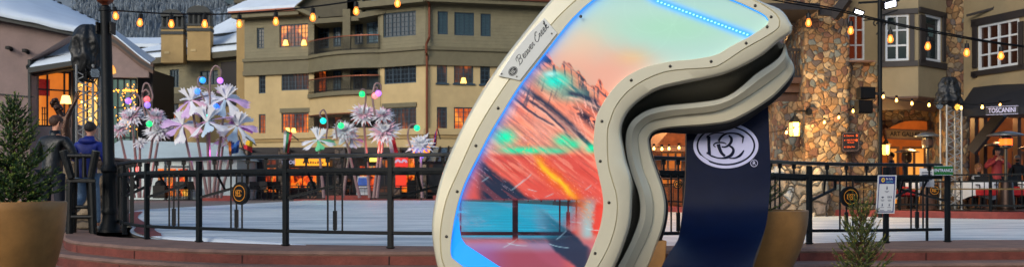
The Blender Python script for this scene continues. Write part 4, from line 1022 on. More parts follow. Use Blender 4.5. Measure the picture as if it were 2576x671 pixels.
for W_, f, pn in ((WA, FA, ['glass_dark', 'room', 'glass_dark', 'room_dim', 'room_dim', 'room']), (WB, FB, ['glass_dark', 'glass_dark', 'room_dim']),
                  (WC, FC, ['shutter', 'shutter', 'shutter', 'room_dim', 'room_dim', 'glass_dark', 'room_dim', 'room', 'glass_dark'])):
    for r, p_ in zip(W_, pn):
        wide = (r[1] - r[0]) / 1.0
        nv = 4 if wide > 2 else (2 if wide > 1.1 else 1)
        w_ = window(f, r, cd, M['teal_frame'], M[p_], nv, 1, 2, 5 if p_ != 'shutter' else 16, fw=.09, mw=.035, sill=(f is FC and p_ != 'shutter') or (f is FA and wide < 1.2 and r[3] < 9.5) or (wide > 2 and r[3] < z_b1))
# lamps standing inside lit rooms
for f, u, v in ((FA, 719, 108), (FA, 765, 108), (FC, 1166, 203), (FA, 724, 328), (FA, 739, 329)):
    m = MB(); m.lathe([(.23, -.2), (.13, .2)], f.p(f.hit(u), f.at(u, v)[1], .02), 10); m.build('room_lamp', glow('room_lamp', (1, .78, .38), 1.8), cd)
# lintels over the wide windows
m = MB()
for f, q in ((FA, (705, 160, 779, 171)), (FA, (705, 272, 781, 283)), (FB, (962, 141, 1049, 151)), (FB, (962, 259, 1049, 270))):
    t0, t1, z0, z1 = f.rect(*q); m = MB(); fbox(m, f, t0, t1, z0, z1, 0, .1); m.build('lintel', M['olive_plain'], cd)
# belt of trim that steps out between the olive and the beige storeys and swings round the balconies
def arc_pts(o, n=14):
    a = FA.p(FA.hit(779), 0, o); b_ = FB.p(FB.hit(958), 0, o)
    c = (a + b_) / 2 + Vector((-.2, -1.9, 0)); return [((1 - k) ** 2) * a + 2 * k * (1 - k) * (c) + k * k * b_ for k in [q_ / (n - 1) for q_ in range(n)]]
def belt(o): 
    return [FA.p(0, 0, o)] + arc_pts(o) + [FB.p(FB.L, 0, o), FC.p(12, 0, o), FC.p(FC.L, 0, o)]
def beltmesh(nm_, z0, z1, o, mt_, th=.5, path=None):
    m = MB(); A = path or belt(o); B_ = [p + Vector((0, th, 0)) for p in A]
    lo = [p + Vector((0, 0, z0)) for p in A]; hi = [p + Vector((0, 0, z1)) for p in A]; blo = [p + Vector((0, 0, z0)) for p in B_]; bhi = [p + Vector((0, 0, z1)) for p in B_]
    m.strip(lo, hi); m.strip(hi, bhi); m.strip(blo, lo); m.strip(bhi, blo)
    m.quad(lo[0], hi[0], bhi[0], blo[0]); m.quad(lo[-1], hi[-1], bhi[-1], blo[-1])
    return m.build(nm_, mt_, cd)
beltmesh('belt_course', z_b1 - .12, z_b1 + .22, .28, M['olive_plain']); beltmesh('belt_course', z_b1 + .22, 10.75, .16, M['olive_plain']); beltmesh('belt_course', 10.75, 10.98, .34, M['olive_plain'], .6)
beltmesh('cornice', z_corn - .1, z_corn + .35, .25, M['beige']); beltmesh('cornice', z_corn - .35, z_corn - .1, .12, M['ochre'])
# balcony slabs, floors, ceilings
def slab(nm_, z0, z1, o, mt_, inner=4):
    m = MB(); A = arc_pts(o); B_ = [Vector((p.x, p.y + inner, 0)) for p in A]
    for z in (z0, z1): m.strip([p + Vector((0, 0, z)) for p in A], [p + Vector((0, 0, z)) for p in B_])
    m.strip([p + Vector((0, 0, z0)) for p in A], [p + Vector((0, 0, z1)) for p in A])
    return m.build(nm_, mt_, cd)
z_s2 = CAMZ + (HV - 233) * 75.5 / F
slab('balcony_slab', 10.55, 10.8, .10, M['olive_plain']); slab('balcony_slab', z_s2 - .3, z_s2, .35, M['olive_plain']); slab('balcony_front', 6.3, z_s2 - .3, .05, M['beige'])
slab('balcony_slab', z_corn + .35, z_corn + .5, .1, M['beige']); slab('balcony_front', 3.6, z_corn - .1, .0, M['beige'])
# recess back wall and inner pillar with doors
FR = Face((FA.p(FA.hit(778), 0).x, FA.p(FA.hit(778), 0).y + 1.6), (FB.p(FB.hit(960), 0).x, FB.p(0, 0).y + 2.2))
D_ = rects(FR, [(800, 58, 828, 122), (838, 62, 858, 118), (892, 58, 913, 112), (922, 56, 955, 110), (797, 176, 822, 235), (838, 178, 858, 228), (888, 176, 912, 228), (922, 174, 955, 228),
                (798, 288, 822, 340), (838, 290, 860, 340), (890, 288, 912, 338), (922, 286, 955, 338)])
m = MB(); wall(m, FR, -.5, FR.L + .5, 3.6, zCt + .5, D_, .12); m.build('recess_wall', M['olive_plain'], cd)
for r, p_ in zip(D_, ['glass_dark', 'glass_sky', 'glass_dark', 'glass_sky', 'room', 'glass_sky', 'glass_dark', 'glass_sky', 'room', 'room', 'room_dim', 'glass_dark']):
    window(FR, r, cd, M['teal_frame'], M[p_], 1, 1, 2, 5, fw=.14, o=-.08, nm='door')
m = MB()
for a, b_ in ((FA.p(FA.hit(785), 0, 0), FR.p(.3, 0)), (FB.p(FB.hit(956), 0, 0), FR.p(FR.L - .3, 0))):
    m.box(min(a.x, b_.x), max(a.x, b_.x) + .15, a.y, b_.y + .3, 3.6, zCt)
m.box(X(863, 75.5), X(882, 75.5), 75.3, 75.9, 3.6, zCt); m.box(X(900, 75), X(914, 75), 74.4, 75.2, 13.6, 17); m.build('pillar', M['olive_plain'], cd)
# balcony rails
for zs_, hh in ((10.98, 1.1), (z_s2, 1.1), (z_corn + .5, 1.1)):
    A = arc_pts(.18, 40)
    m = MB(); m.sweep([p + Vector((0, 0, zs_ + hh)) for p in A], .09, .07); br = m.build('balcony_rail', M['copper'], cd)
    m = MB(); m.sweep([p + Vector((0, 0, zs_ + .12)) for p in A], .05, .05)
    A2 = arc_pts(.18, 74)
    for p in A2: m.bar(p + Vector((0, 0, zs_)), p + Vector((0, 0, zs_ + hh)), .025, .025)
    m.build('balusters', M['black'], br)
# eaves, gable, roof
m = MB(); fbox(m, FC, -.3, FC.L, zCt - .2, zCt + .25, -.1, .95); m.build('eave', M['olive_plain'], cd); m = MB(); fbox(m, FB, -1.5, FB.L + .4, zCt - .25, zCt + .2, -.1, .95); m.build('eave', M['olive_plain'], cd); m = MB(); fbox(m, FA, -.6, FA.hit(765), zAt - .1, zAt + .35, -.1, .9); m.build('eave', M['olive_plain'], cd)
m = MB(); fbox(m, FC, -.3, FC.L, zCt + .1, zCt + .32, .95, 1.1); m.build('gutter', M['copper'], cd); m = MB(); fbox(m, FA, -.8, FA.hit(760), zAt + .2, zAt + .42, .9, 1.05); m.build('gutter', M['copper'], cd)
m = MB(); t1 = FA.hit(762); roofq(m, FA, [(-.9, zAt + .4, 1.0), (t1, zAt + .4, 1.0), (t1 + 2, zAt + 5.5, -7), (2.2, zAt + 4.5, -6)], .25); roofq(m, FC, [(-1, zCt + .3, .9), (FC.L, zCt + .3, .9), (FC.L, zCt + 5, -7), (-1, zCt + 5, -7)], .25)
m.build('snow_roof', M['snow'], cd)
dg = 76.0
m = MB(); m.prism([P(782, 47, dg), P(944, 33, dg), P(958, 22, dg), P(944, 14, dg), P(880, -60, dg), P(748, 12, dg)], Vector((0, 3, 0)))
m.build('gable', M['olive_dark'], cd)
m = MB(); m.prism([P(744, 14, dg - .6), P(800, 40, dg - .6), P(800, 50, dg - .6), P(738, 22, dg - .6)], Vector((0, 3, 0))); m.prism([P(790, 48, dg - .6), P(905, 40, dg - .6), P(905, 52, dg - .6), P(790, 60, dg - .6)][::-1], Vector((0, 2.4, 0)))
m.prism([P(744, 14, dg - .6), P(738, 22, dg - .6), P(860, -80, dg - .6), P(870, -84, dg - .6)][::-1], Vector((0, 3, 0)))
m.build('gable_trim', M['olive_plain'], cd)
m = MB(); m.prism([P(900, 47, 73.5), P(970, 34, 73.5), P(970, 22, 73.5), P(893, 34, 73.5)][::-1], Vector((0, 2.5, 0))); m.build('canopy_edge', M['olive_plain'], cd)
m = MB(); m.hexa([(X(884, 78), 76, 14.2), (X(930, 78), 76, 14.2), (X(930, 78), 79, 14.2), (X(884, 78), 79, 14.2), (X(884, 78), 76, 19), (X(930, 78), 76, 19), (X(930, 78), 79, 19), (X(884, 78), 79, 19)]); m.build('upper_shaft', M['olive_plain'], cd)
# downpipe
pt = lambda u, v, o: FC.p(FC.hit(u), FC.at(u, v)[1], o)
m = MB(); m.tube([pt(1061, 0, 1.1), pt(1076, 12, .7), pt(1079, 20, .22), pt(1079, 96, .22), pt(1072, 110, .5), pt(1070, 114, .55), pt(1070, 135, .5), pt(1073, 142, .2), pt(1073, 360, .2)], .09, 8); m.build('downpipe', M['copper'], cd)
# narrow wing at the left of the facade
m = MB(); dW = 80.5
m.box(X(595, dW), X(621, dW), dW, dW + 8, 0, 22); m.build('side_wing', M['ochre'], cd)
m = MB(); m.box(X(616, 79.3), X(642, 79.3), 78.9, 79.4, Z(172, 79), Z(30, 79)); m.build('corner_bracket', M['olive_dark'], cd) if False else None
m = MB(); m.box(X(592, 80), X(624, 80), 79.6, 80.4, Z(10, 80), Z(-6, 80)); m.build('side_wing_cap', M['olive_dark'], cd)
# ---- shops on the ground floor
m = MB()
for (ua, ub) in ((612, 622), (700, 722), (842, 868), (985, 1006), (1048, 1072), (1180, 1205)):
    m = MB(); m.box(X(ua, 71.2), X(ub, 71.2), 71.2, 72.4, 0, 3.65); m.build('stone_pier', M['fstone'], cd)
m = MB(); m.box(X(590, 72.6), X(1230, 72.6), 72.6, 73, 3.35, 3.75); m.box(X(590, 72.6), X(1230, 72.6), 72.6, 73, 0, .5); m.box(X(590, 74), X(1230, 74), 76, 76.3, 0, 3.7); m.build('shop_front_frame', M['dark_trim'], cd)
FS = Face.uv(590, 72.9, 1230, 72.9)
for (ua, ub, vt, vb, pn) in ((625, 664, 398, 488, 'glass_dark'), (667, 698, 400, 416, 'room'), (724, 800, 420, 474, 'shop'), (804, 840, 398, 480, 'glass_dark'), (870, 900, 400, 485, 'room_dim'), (903, 948, 415, 482, 'shop'),
                          (952, 984, 400, 486, 'room_dim'), (1008, 1046, 396, 486, 'shop'), (1074, 1178, 400, 486, 'room_dim'), (667, 698, 420, 486, 'shop')):
    window(FS, FS.rect(ua, vt, ub, vb), cd, M['dark_trim'], M[pn], 2, 1, 0, 0, fw=.08, o=.12, nm='shop_window')
def board(u0, v0, u1, v1, d, mt_, nm_, parent, th=.12, tilt=0):
    m = MB(); m.prism([P(u0, v1, d), P(u1, v1 + tilt, d), P(u1, v0 + tilt, d), P(u0, v0, d)], Vector((0, th, 0))); return m.build(nm_, mt_, parent)
# shop signs (each a thing)
sg = board(714, 402, 738, 414, 70.9, M['black'], 'shop_sign', None); tag(sg, 'small black shop sign with white letters beside the amber sign strip', 'sign')
text('KHOE', .36, lambda x, y, k: P(726, 408, 70.88) + Vector((x, 0, y)), M['print_white'], 'sign_letters', sg, bold=.01)
m_am = mat('amber_board', (.75, .45, .08), .5, emit=(.98, .62, .1), es=.9)
sg = board(742, 399, 828, 416, 71.0, m_am, 'shop_sign', None); tag(sg, 'long amber backlit shop sign strip over the orange windows', 'sign')
m = MB()
for q in range(9): m.box(X(762 + q * 6, 70.95), X(765.5 + q * 6, 70.95), 70.94, 70.98, Z(411, 71), Z(405 + (q * 37 % 3), 71))
m.build('sign_letters', M['brown'], sg)
sg = board(994, 396, 1026, 419, 71.0, mat('red_board', (.80, .12, .10), .5, var=.05, emit=(.85, .12, .1), es=.35), 'shop_sign', None); tag(sg, 'square red shop sign with white arch emblems', 'sign')
m = MB()
for cx_ in (1001, 1017):
    for rr in (.20, .13):
        A = [P(cx_, 409, 70.97) + Vector((rr * 1.1 * math.cos(a), 0, rr * 1.3 * math.sin(a))) for a in np.linspace(0, math.pi / 2 if False else math.pi, 9)]
        B_ = [P(cx_, 409, 70.97) + Vector(((rr - .05) * 1.1 * math.cos(a), 0, (rr - .05) * 1.3 * math.sin(a))) for a in np.linspace(0, math.pi, 9)]; m.strip(A, B_)
m.build('sign_emblem', M['print_white'], sg)
text('OPEN', .3, lambda x, y, k: P(942, 404, 70.9) + Vector((x, 0, y)), glow('sign_yellow', (.95, .85, .2), 2), 'shop_lettering', cd) if False else None
sg = board(930, 397, 950, 406, 71.0, glow('sign_yellow', (.95, .85, .3), 1.5), 'shop_sign', None); tag(sg, 'small yellow lit sign above the green lit shop window', 'sign')
sg = board(995, 424, 1022, 470, 70.6, mat('red_board2', (.85, .16, .08), .5, emit=(.9, .2, .08), es=.5), 'shop_poster', None); tag(sg, 'tall red poster panel hanging under the square red shop sign', 'poster')
# glass canopy
t = thing('glass_canopy', 'sloping grey glass canopy in front of the shops behind the goggle frame', 'canopy', P(1095, 410, 66))
m = MB(); a, b_, c, d_ = P(1046, 409, 65), P(1150, 409, 65), P(1150, 372, 69), P(1066, 375, 69); m.prism([a, b_, c, d_], Vector((0, .05, .08))); m.build('glass', M['glass_sky'], t)
m = MB()
for k in (0, .25, .5, .75, 1): m.bar(a.lerp(b_, k) + Vector((0, -.05, .1)), d_.lerp(c, k) + Vector((0, -.05, .12)), .12, .1)
m.bar(a, b_, .16, .18); m.bar(d_, c, .14, .16)
for k in (0.05, .95): p = a.lerp(b_, k); m.bar(p, (p.x, p.y, 0), .12)
m.build('frame', M['black'], t)
# ---------------- white event tent
t = thing('event_tent', 'long white marquee tent with lit doorways behind the far rail', 'tent', P(440, 495, 70))
m = MB(); d0, d1 = 67.5, 74
m.box(X(235, d0), X(596, d0), d0, d1, 0, Z(398, d0)); tw = m.build('wall', mat('tent_cloth', (.74, .80, .80), .6, var=.08, scale=.6, bump=.5, bscale=1.6), t)
m = MB(); e0 = Z(401, d0); m.hexa([(X(225, d0), d0 - .4, e0), (X(604, d0), d0 - .4, e0), (X(604, d0), d1, e0), (X(225, d0), d1, e0),
         (X(250, d0), d0 + 3.6, Z(352, d0 + 3.6)), (X(520, d0), d0 + 3.6, Z(360, d0 + 3.6)), (X(560, d0), d0 + 4.4, Z(374, d0 + 3.6)), (X(250, d0), d0 + 4.4, Z(352, d0 + 3.6))])
m.build('roof', MATS['tent_cloth'], t)
for (ua, ub) in ((421, 442), (449, 473), (365, 376), (398, 412)):
    m = MB(); m.box(X(ua, d0), X(ub, d0), d0 - .06, d0 - .02, .25, Z(424, d0)); m.build('lit_doorway', M['shop'], t)
m = MB(); 
for u in (300, 372, 416, 478, 540): m.box(X(u, d0) - .05, X(u, d0) + .05, d0 - .1, d0 - .03, 0, e0)
m.box(X(416, d0), X(478, d0), d0 - .1, d0 - .03, Z(420, d0), Z(417, d0)); m.build('tent_frame', M['teal_frame'], t)

# ---------------- pink gallery building
gb = thing('gallery_building', 'pink stucco gallery with snowy roofs and a warm lit corner window', 'building', P(150, 480, 30))
f = Face.uv(-120, 30, 430, 30)
d = 30.0
# tall plain wall at the left with its big snow roof
m = MB(); 
m.prism([P(-160, 520, 28.6), P(75, 520, 28.6), P(75, 150, 28.6), P(186, 84, 28.6), P(-10, 44, 28.6), P(-160, 14, 28.6)], Vector((0, .5, 0)))
m.build('wall', M['pink'], gb)
m = MB(); m.prism([P(-160, 26, 28.2), P(0, 52, 28.2), P(190, 90, 28.2), P(196, 80, 28.2), P(0, 40, 28.2), P(-160, 12, 28.2)][::-1], Vector((0, .6, 0))); m.build('fascia', M['roofdark'], gb)
m = MB()
A = [P(-160, 4, 28.05), P(0, 32, 28.05), P(100, 54, 28.05), P(194, 73, 28.05)]; B_ = [P(-160, -170, 34), P(30, -52, 34), P(175, 28, 34), P(290, 81, 34)]
A2, B2_ = crom(A, 40), crom(B_, 40)
rws = []
for k in range(13):
    rws.append([a.lerp(b_, k / 12) + Vector((0, 0, .12 * math.sin(min(1, k / 2) * 1.57) + .05 * mnoise.noise(Vector((a.x * 1.3, k * .7, 2))))) for a, b_ in zip(A2, B2_)])
m.loft([[p + Vector((0, .05, -.10)) for p in rws[0]]] + rws, closed=False); m.build('snow_roof', M['snow'], gb, smooth=True)
m = MB(); 
for i in range(14):
    a = B_[1].lerp(B_[2], i / 9) if i < 9 else B_[2].lerp(B_[3], (i - 8) / 6); m.ball(a + Vector((0, -.3, .08)), (.10, .1, .06), 6, 4)
m.build('ridge_tiles', M['roofdark'], gb)
# downpipe and seam
m = MB(); m.bar(P(74, 150, 28.5), P(76, 345, 28.5), .07); m.bar(P(-80, 230, 28.55), P(88, 244, 28.55), .03); m.build('downpipe', M['roofdark'], gb)
# window bay
fb = Face.uv(75, 28.9, 400, 31.2)
Hs = [fb.rect(95, 178, 180, 319), fb.rect(193, 178, 252, 319)]
m = MB(); z1 = fb.at(130, 150)[1]; wall(m, fb, 0, fb.hit(278), -.1, z1, Hs, .25); m.build('bay_wall', M['pink'], gb)
for h, pn in zip(Hs, ('gallery', 'room_bright')):
    m = MB(); t0, t1, z0, z1_ = h
    w_ = window(fb, h, gb, M['roofdark'], M[pn], 1, 1, 0, 0, fw=.05, o=-.12)
    m = MB()
    for u in ((121, 164) if pn == 'gallery' else (222,)): t = fb.hit(u); fbox(m, fb, t - .02, t + .02, z0, z1_, -.16, -.06)
    zz = fb.at(140, 226)[1]; fbox(m, fb, t0, t1, zz - .02, zz + .02, -.165, -.07); m.build('glazing_bar', M['roofdark'], w_)
m = MB(); fbox(m, fb, fb.hit(181), fb.hit(192), 0, 5, -.05, .12); fbox(m, fb, fb.hit(254), fb.hit(276), 0, 4.4, -.05, .1); m.build('dark_post', M['roofdark'], gb)
# what shows inside: painting, lamp, rack
m = MB(); fbox(m, fb, fb.hit(101), fb.hit(128), fb.at(110, 240)[1], fb.at(110, 198)[1], -.137, -.128); m.build('wall_painting', mat('red_painting', (.62, .12, .08), .6, var=.6, scale=9, emit=(.5, .08, .06), es=.4), gb)
m = MB(); c = fb.p(fb.hit(168), fb.at(168, 250)[1], -.10); m.lathe([(.16, -.12), (.10, .12)], c, 12); m.build('table_lamp', glow('lamp_shade', (1, .80, .45), 2.2), gb)
m = MB()
for u in (108, 114, 121): fbox(m, fb, fb.hit(u), fb.hit(u) + .03, fb.at(110, 319)[1], fb.at(110, 268)[1], -.137, -.128)
for v in (270, 285, 300): fbox(m, fb, fb.hit(107), fb.hit(122), fb.at(110, v)[1] - .02, fb.at(110, v)[1], -.137, -.126)
m.build('picture_rack', M['brown'], gb)
m = MB(); rn = random.Random(3)
for q in range(12):
    u, v = rn.uniform(196, 250), rn.uniform(185, 315); m.ball(fb.p(fb.hit(u), fb.at(u, v)[1], -.12), .03, 8, 6)
m.build('interior_lights', glow('interior_spot', (1, .8, .35), 9), gb)
# lower snow roof over the bay and gable with brown rake boards to the right
m = MB(); rr = [P(70, 168, 28.4), P(190, 148, 28.4), P(268, 122, 28.4)], [P(168, 86, 31), P(200, 72, 31), P(262, 66, 31)]
a_, b2_ = crom(rr[0], 12), crom(rr[1], 12); m.loft([[p + Vector((0, 0, -.1)) for p in a_]] + [[a.lerp(b_, k / 6) + Vector((0, 0, .04 * mnoise.noise(Vector((a.x, k, 0))))) for a, b_ in zip(a_, b2_)] for k in range(7)], closed=False); m.build('bay_snow_roof', M['snow'], gb, smooth=True)
m = MB(); m.prism([P(70, 184, 28.35), P(192, 163, 28.35), P(192, 151, 28.35), P(70, 170, 28.35)], Vector((0, .3, 0))); m.prism([P(80, 190, 28.6), P(192, 170, 28.6), P(192, 161, 28.6), P(80, 181, 28.6)], Vector((0, .3, 0)))
m.bar(P(112, 146, 28.9), P(188, 138, 28.9), .05, .06); m.bar(P(70, 170, 28.4), P(170, 88, 30.9), .1, .1); m.build('bay_fascia', M['roofdark'], gb)
# gable right of the lamp post
dg = 77.0
m = MB(); m.prism([P(235, 400, dg + .35), P(280, 400, dg + .35), P(280, 195, dg + .35), P(374, 195, dg + .35), P(374, 176, dg + .35), P(283, 108, dg + .35), P(240, 84, dg + .35)], Vector((0, .3, 0)));
m.build('gable_wall', M['pink'], gb)
for k, (o1, o2, mt_) in enumerate(((0, 9, 'brown'), (9, 17, 'dark_trim'), (17, 26, 'brown'))):
    m = MB(); dd = dg + .08 * k
    m.prism([P(252, 74 + o1, dd), P(290, 92 + o1, dd), P(352, 142 + o1, dd), P(385, 160 + o1, dd), P(385, 160 + o2, dd), P(352, 142 + o2, dd), P(290, 92 + o2, dd), P(252, 74 + o2, dd)][::-1], Vector((0, .3, 0)))
    m.build('rake_board', M[mt_], gb)
m = MB(); A = crom([P(250, 70, dg - .1), P(286, 86, dg - .1), P(350, 138, dg - .1), P(378, 158, dg - .1)], 20); B_ = crom([P(268, 62, 83), P(300, 84, 83), P(360, 128, 83), P(392, 150, 83)], 20)
m.loft([[p + Vector((0, 0, -.12)) for p in A], [p + Vector((0, 0, .0)) for p in A], [p + Vector((0, 0, .05)) for p in B_]], closed=False); m.build('gable_snow', M['snow'], gb)
m = MB(); m.poly([P(278, 190, dg + .33)] + [P(278 + 14 * math.cos(a), 172 - 22 * math.sin(a) + 12, dg + .33) for a in np.linspace(0, math.pi / 2, 6)]); m.build('arched_light', M['room_bright'], gb)
# glazed shopfront of the right wing
fg = Face.uv(278, 77.6, 348, 78.2); h = (fg.hit(280), fg.hit(345), 0.1, fg.at(300, 196)[1])
w_ = window(fg, h, gb, M['roofdark'], mat('teal_shop_glass', (.30, .38, .36), .12, var=.4, scale=.5, emit=(.42, .52, .46), es=.35), 4, 4, fw=.14, o=0, nm='shop_glazing')
m = MB(); rn = random.Random(9)
for q in range(110):
    u = rn.choice([rn.uniform(283, 345), rn.gauss(330, 8), rn.gauss(325, 10)]); v = rn.choice([rn.uniform(230, 330), rn.uniform(200, 400), 228 + rn.uniform(-2, 2)]); 
    if 281 < u < 346 and v < 330: m.ball(fg.p(fg.hit(u), fg.at(u, v)[1], .05), .042, 5, 4)
o_ = m.build('fairy_lights', glow('fairy_light', (1, .58, .18), 4), gb); o_['kind'] = 'stuff'
m = MB(); m.box(X(346, 79), X(384, 79), 79, 84, 0, Z(176, 79)); m.build('side_wall', M['dark_trim'], gb)
m = MB(); m.box(X(280, 36), X(352, 36), 30.4, 36, -.1, Z(340, 31)); m.build('back_room', M['brown'], gb) if False else None
# ---------------- stone building at the right
sb = thing('stone_building', 'river stone tower with cream stucco bays, balcony and a lit gallery arch', 'building', P(2200, 520, 28))
# tower: big stones modelled as a bulging surface
def stone_block(nm_, x0, x1, y0, y1, z0, z1, mt_, seed=0, amp=.05, res=.09):
    m = MB(); path = [(x0, y1), (x0, y0), (x1, y0), (x1, y1)]; pts = []
    for (a, b_), (c, d_) in zip(path, path[1:]):
        n_ = max(2, int(math.hypot(c - a, d_ - b_) / res))
        for i in range(n_): pts.append((a + (c - a) * i / n_, b_ + (d_ - b_) * i / n_))
    pts.append(path[-1]); nz = max(2, int((z1 - z0) / res)); cx_, cy_ = (x0 + x1) / 2, (y0 + y1) / 2; rows = []
    for j in range(nz + 1):
        z = z0 + (z1 - z0) * j / nz; row = []
        for (x, y) in pts:
            k = amp * mnoise.noise(Vector((x * 3 + seed, y * 3, z * 3))) + amp * .6 * mnoise.noise(Vector((x * 7 + seed, y * 7, z * 7)))
            row.append(Vector((x + (k if abs(x - x0) < .01 or abs(x - x1) < .01 else 0) * (1 if x > cx_ else -1), y - k, z)))
        rows.append(row)
    m.loft(rows, closed=False); return m.build(nm_, mt_, sb, smooth=True)
dT = 27.5
stone_block('tower_stone', X(2026, dT), X(2136, dT), dT, dT + 3, -.2, 7.5, M['rstone'])
stone_block('tower_stone', X(1958, dT + .3), X(2060, dT + .3), dT + .35, dT + 3, -.2, Z(255, dT + .3), M['rstone'], 5)
stone_block('tower_stone', X(2120, dT + .2), X(2214, dT + .2), dT + .25, dT + 3, -.2, Z(156, dT + .2), M['rstone'], 9)
stone_block('stone_base', X(1925, 27.1), X(2082, 27.1), 27.0, 28.4, -.3, Z(418, 27.1), M['pstone'], 3, .07)
m = MB(); m.box(X(2132, 27.6), X(2197, 27.6), 27.45, 28.2, Z(157, 27.6), Z(153, 27.6)); m.build('window_sill', M['stone_cap'], sb)
fT = Face.uv(2128, 28.1, 2225, 28.1)
h = fT.rect(2137, 41, 2177, 152); h = (fT.hit(2132), fT.hit(2174), h[2], fT.at(2150, 38)[1])
m = MB(); wall(m, fT, 0, fT.L, fT.at(2150, 156)[1], 7.5, [h], .15); m.build('stucco_wall', M['beige_r'], sb)
window(fT, h, sb, M['white_frame'], mat('curtain_glass', (.2, .1, .06), .12, var=.6, scale=.9, emit=(.55, .2, .08), es=.22), 2, 3, fw=.045, o=-.03)
m = MB(); m.bar(P(2096, 44, 26.9), P(2132, -4, 26.6), .2, .25); m.bar(P(2060, 90 - 60, 26.9), P(2120, 34, 26.9), .14, .2); m.build('roof_brace', M['dark_trim'], sb)
# balcony left of the tower
m = MB(); db_ = 29.0
m.box(X(1900, db_), X(2030, db_), db_ + .8, db_ + 1, Z(205, db_), Z(-20, db_)); m.build('balcony_wall', M['beige_r'], sb)
fD = Face.uv(1960, 29.7, 2040, 29.7)
window(fD, fD.rect(1986, 52, 2026, 200), sb, M['white_frame'], MATS['curtain_glass'], 2, 1, fw=.12, o=.06, nm='balcony_door')
m = MB(); m.box(X(1880, 28.2), X(2023, 28.2), 27.9, 29.8, Z(212, 28.2), Z(198, 28.2)); m.box(X(1880, 28.4), X(2020, 28.4), 28.1, 29.8, Z(233, 28.2), Z(213, 28.2)); m.box(X(1880, 28.4), X(2015, 28.4), 28.25, 29.8, Z(262, 28.2), Z(234, 28.2)); m.build('balcony_slab', M['brown'], sb)
m = MB(); m.bar(P(1890, 126, 28), P(2026, 126, 28), .1, .08); m.bar(P(1890, 193, 28), P(2026, 193, 28), .05, .05)
for u in range(1892, 2028, 8): m.bar(P(u, 126, 28), P(u, 196, 28), .03, .03)
m.build('balcony_rail', M['dark_trim'], sb)
m = MB(); m.box(X(1900, 27.4), X(2040, 27.4), 26.6, 29.8, Z(38, 27.4), Z(22, 27.4)); m.build('soffit_beam', M['dark_trim'], sb)
# cream oriel bay
zb0 = Z(243, 26.8); zb1 = 7.5
pl2 = [(X(2214, 28), 28), (X(2216, 26.9), 26.9), (X(2310, 26.6), 26.6), (X(2380, 27.6), 27.6), (X(2380, 28.6), 28.6)]
faces_ = [Face(a, b_) for a, b_ in zip(pl2, pl2[1:])]
fO, fO2 = faces_[1], faces_[2]
hO = [fO.rect(2227, 38, 2286, 153)]; hO2 = [fO2.rect(2327, 40, 2367, 154)]
m = MB()
for f_, h in zip(faces_, ([], hO, hO2, [])): wall(m, f_, 0, f_.L, zb0, zb1, h, .12)
m.build('bay_wall', M['beige_r'], sb)
m = MB(); m.prism([Vector((a, b_, zb0)) for a, b_ in pl2], Vector((0, 0, -.05))); 
m.loft([[Vector((a, b_, zb0 - .05)) for a, b_ in pl2], [Vector((a + (X(2290, 27) - a) * .12, b_ + .5, Z(276, 27.2))) for a, b_ in pl2]], closed=False); m.build('bay_soffit', M['brown'], sb)
m = MB()
for f_, ua, ub, va, vb in ((fO, 2216, 2309, 24, 37), (fO, 2216, 2309, 154, 168), (fO, 2217, 2225, 37, 154), (fO, 2288, 2300, 37, 154), (fO2, 2311, 2379, 26, 39), (fO2, 2311, 2379, 155, 170), (fO2, 2313, 2325, 39, 155), (fO2, 2369, 2376, 39, 155)):
    r = f_.rect(ua, va, ub, vb); fbox(m, f_, r[0], r[1], r[2], r[3], 0, .05)
m.build('window_trim', M['dark_trim'], sb)
window(fO, hO[0], sb, M['white_frame'], mat('teal_curtain_glass', (.10, .17, .18), .1, var=.4, scale=1), 2, 3, fw=.055, o=-.05)
wn_ = window(fO2, hO2[0], sb, M['white_frame'], MATS['teal_curtain_glass'], 1, 1, fw=.06, o=-.05)
m = MB(); r = fO2.rect(2336, 62, 2356, 100); fbox(m, fO2, r[0], r[1], r[2], r[3], -.068, -.058); r2 = fO2.rect(2340, 70, 2352, 92); m.build('hanging_picture', M['dark_trim'], sb); m = MB(); fbox(m, fO2, r2[0], r2[1], r2[2], r2[3], -.06, -.05); m.build('picture_print', mat('print_grey', (.3, .4, .4), .6, var=.5, scale=20), sb)
# narrow dark stone strip and arch wall with the gallery opening
stone_block('stone_strip', X(2376, 28.3), X(2436, 28.3), 28.3, 29.5, -.2, 7.5, M['rstone'], 13)
dA = 29.2; fA_ = Face.uv(2200, dA, 2460, dA)
m = MB(); cx_, rx, zc, rz = X(2322, dA), X(2425, dA) - X(2322, dA), Z(352, dA), Z(300, dA) - Z(352, dA)
x0, x1 = X(2140, dA), X(2440, dA); N_ = 24
arcp = [(cx_ + rx * math.cos(a), zc + rz * math.sin(a)) for a in np.linspace(math.pi, 0, N_)]
top_ = [(x0 + (x1 - x0) * k / (N_ - 1), Z(235, dA)) for k in range(N_)]
m.strip([Vector((a, dA, b_)) for a, b_ in arcp], [Vector((a, dA, b_)) for a, b_ in top_]); m.strip([Vector((a, dA, b_)) for a, b_ in arcp], [Vector((a, dA + .6, b_)) for a, b_ in arcp])
m.quad((x0, dA, -.2), (cx_ - rx, dA, -.2), (cx_ - rx, dA, zc), (x0, dA, Z(235, dA))); m.quad((cx_ + rx, dA, -.2), (x1, dA, -.2), (x1, dA, Z(235, dA)), (cx_ + rx, dA, zc))
m.quad((cx_ - rx, dA, -.2), (cx_ - rx, dA, zc), (cx_ - rx, dA + .6, zc), (cx_ - rx, dA + .6, -.2))
m.build('arch_wall', M['rstone'], sb)
dI = 35.5; fI = Face.uv(2150, dI, 2640, dI)
m = MB(); wall(m, fI, 0, fI.L, 0, 4.2, [fI.rect(2232, 368, 2262, 520), fI.rect(2270, 368, 2330, 520), fI.rect(2338, 368, 2400, 500), fI.rect(2450, 390, 2480, 470), fI.rect(2545, 380, 2580, 460)], .1); m.build('gallery_wall', mat('amber_wall', (.62, .36, .14), .8, var=.2, scale=2), sb)
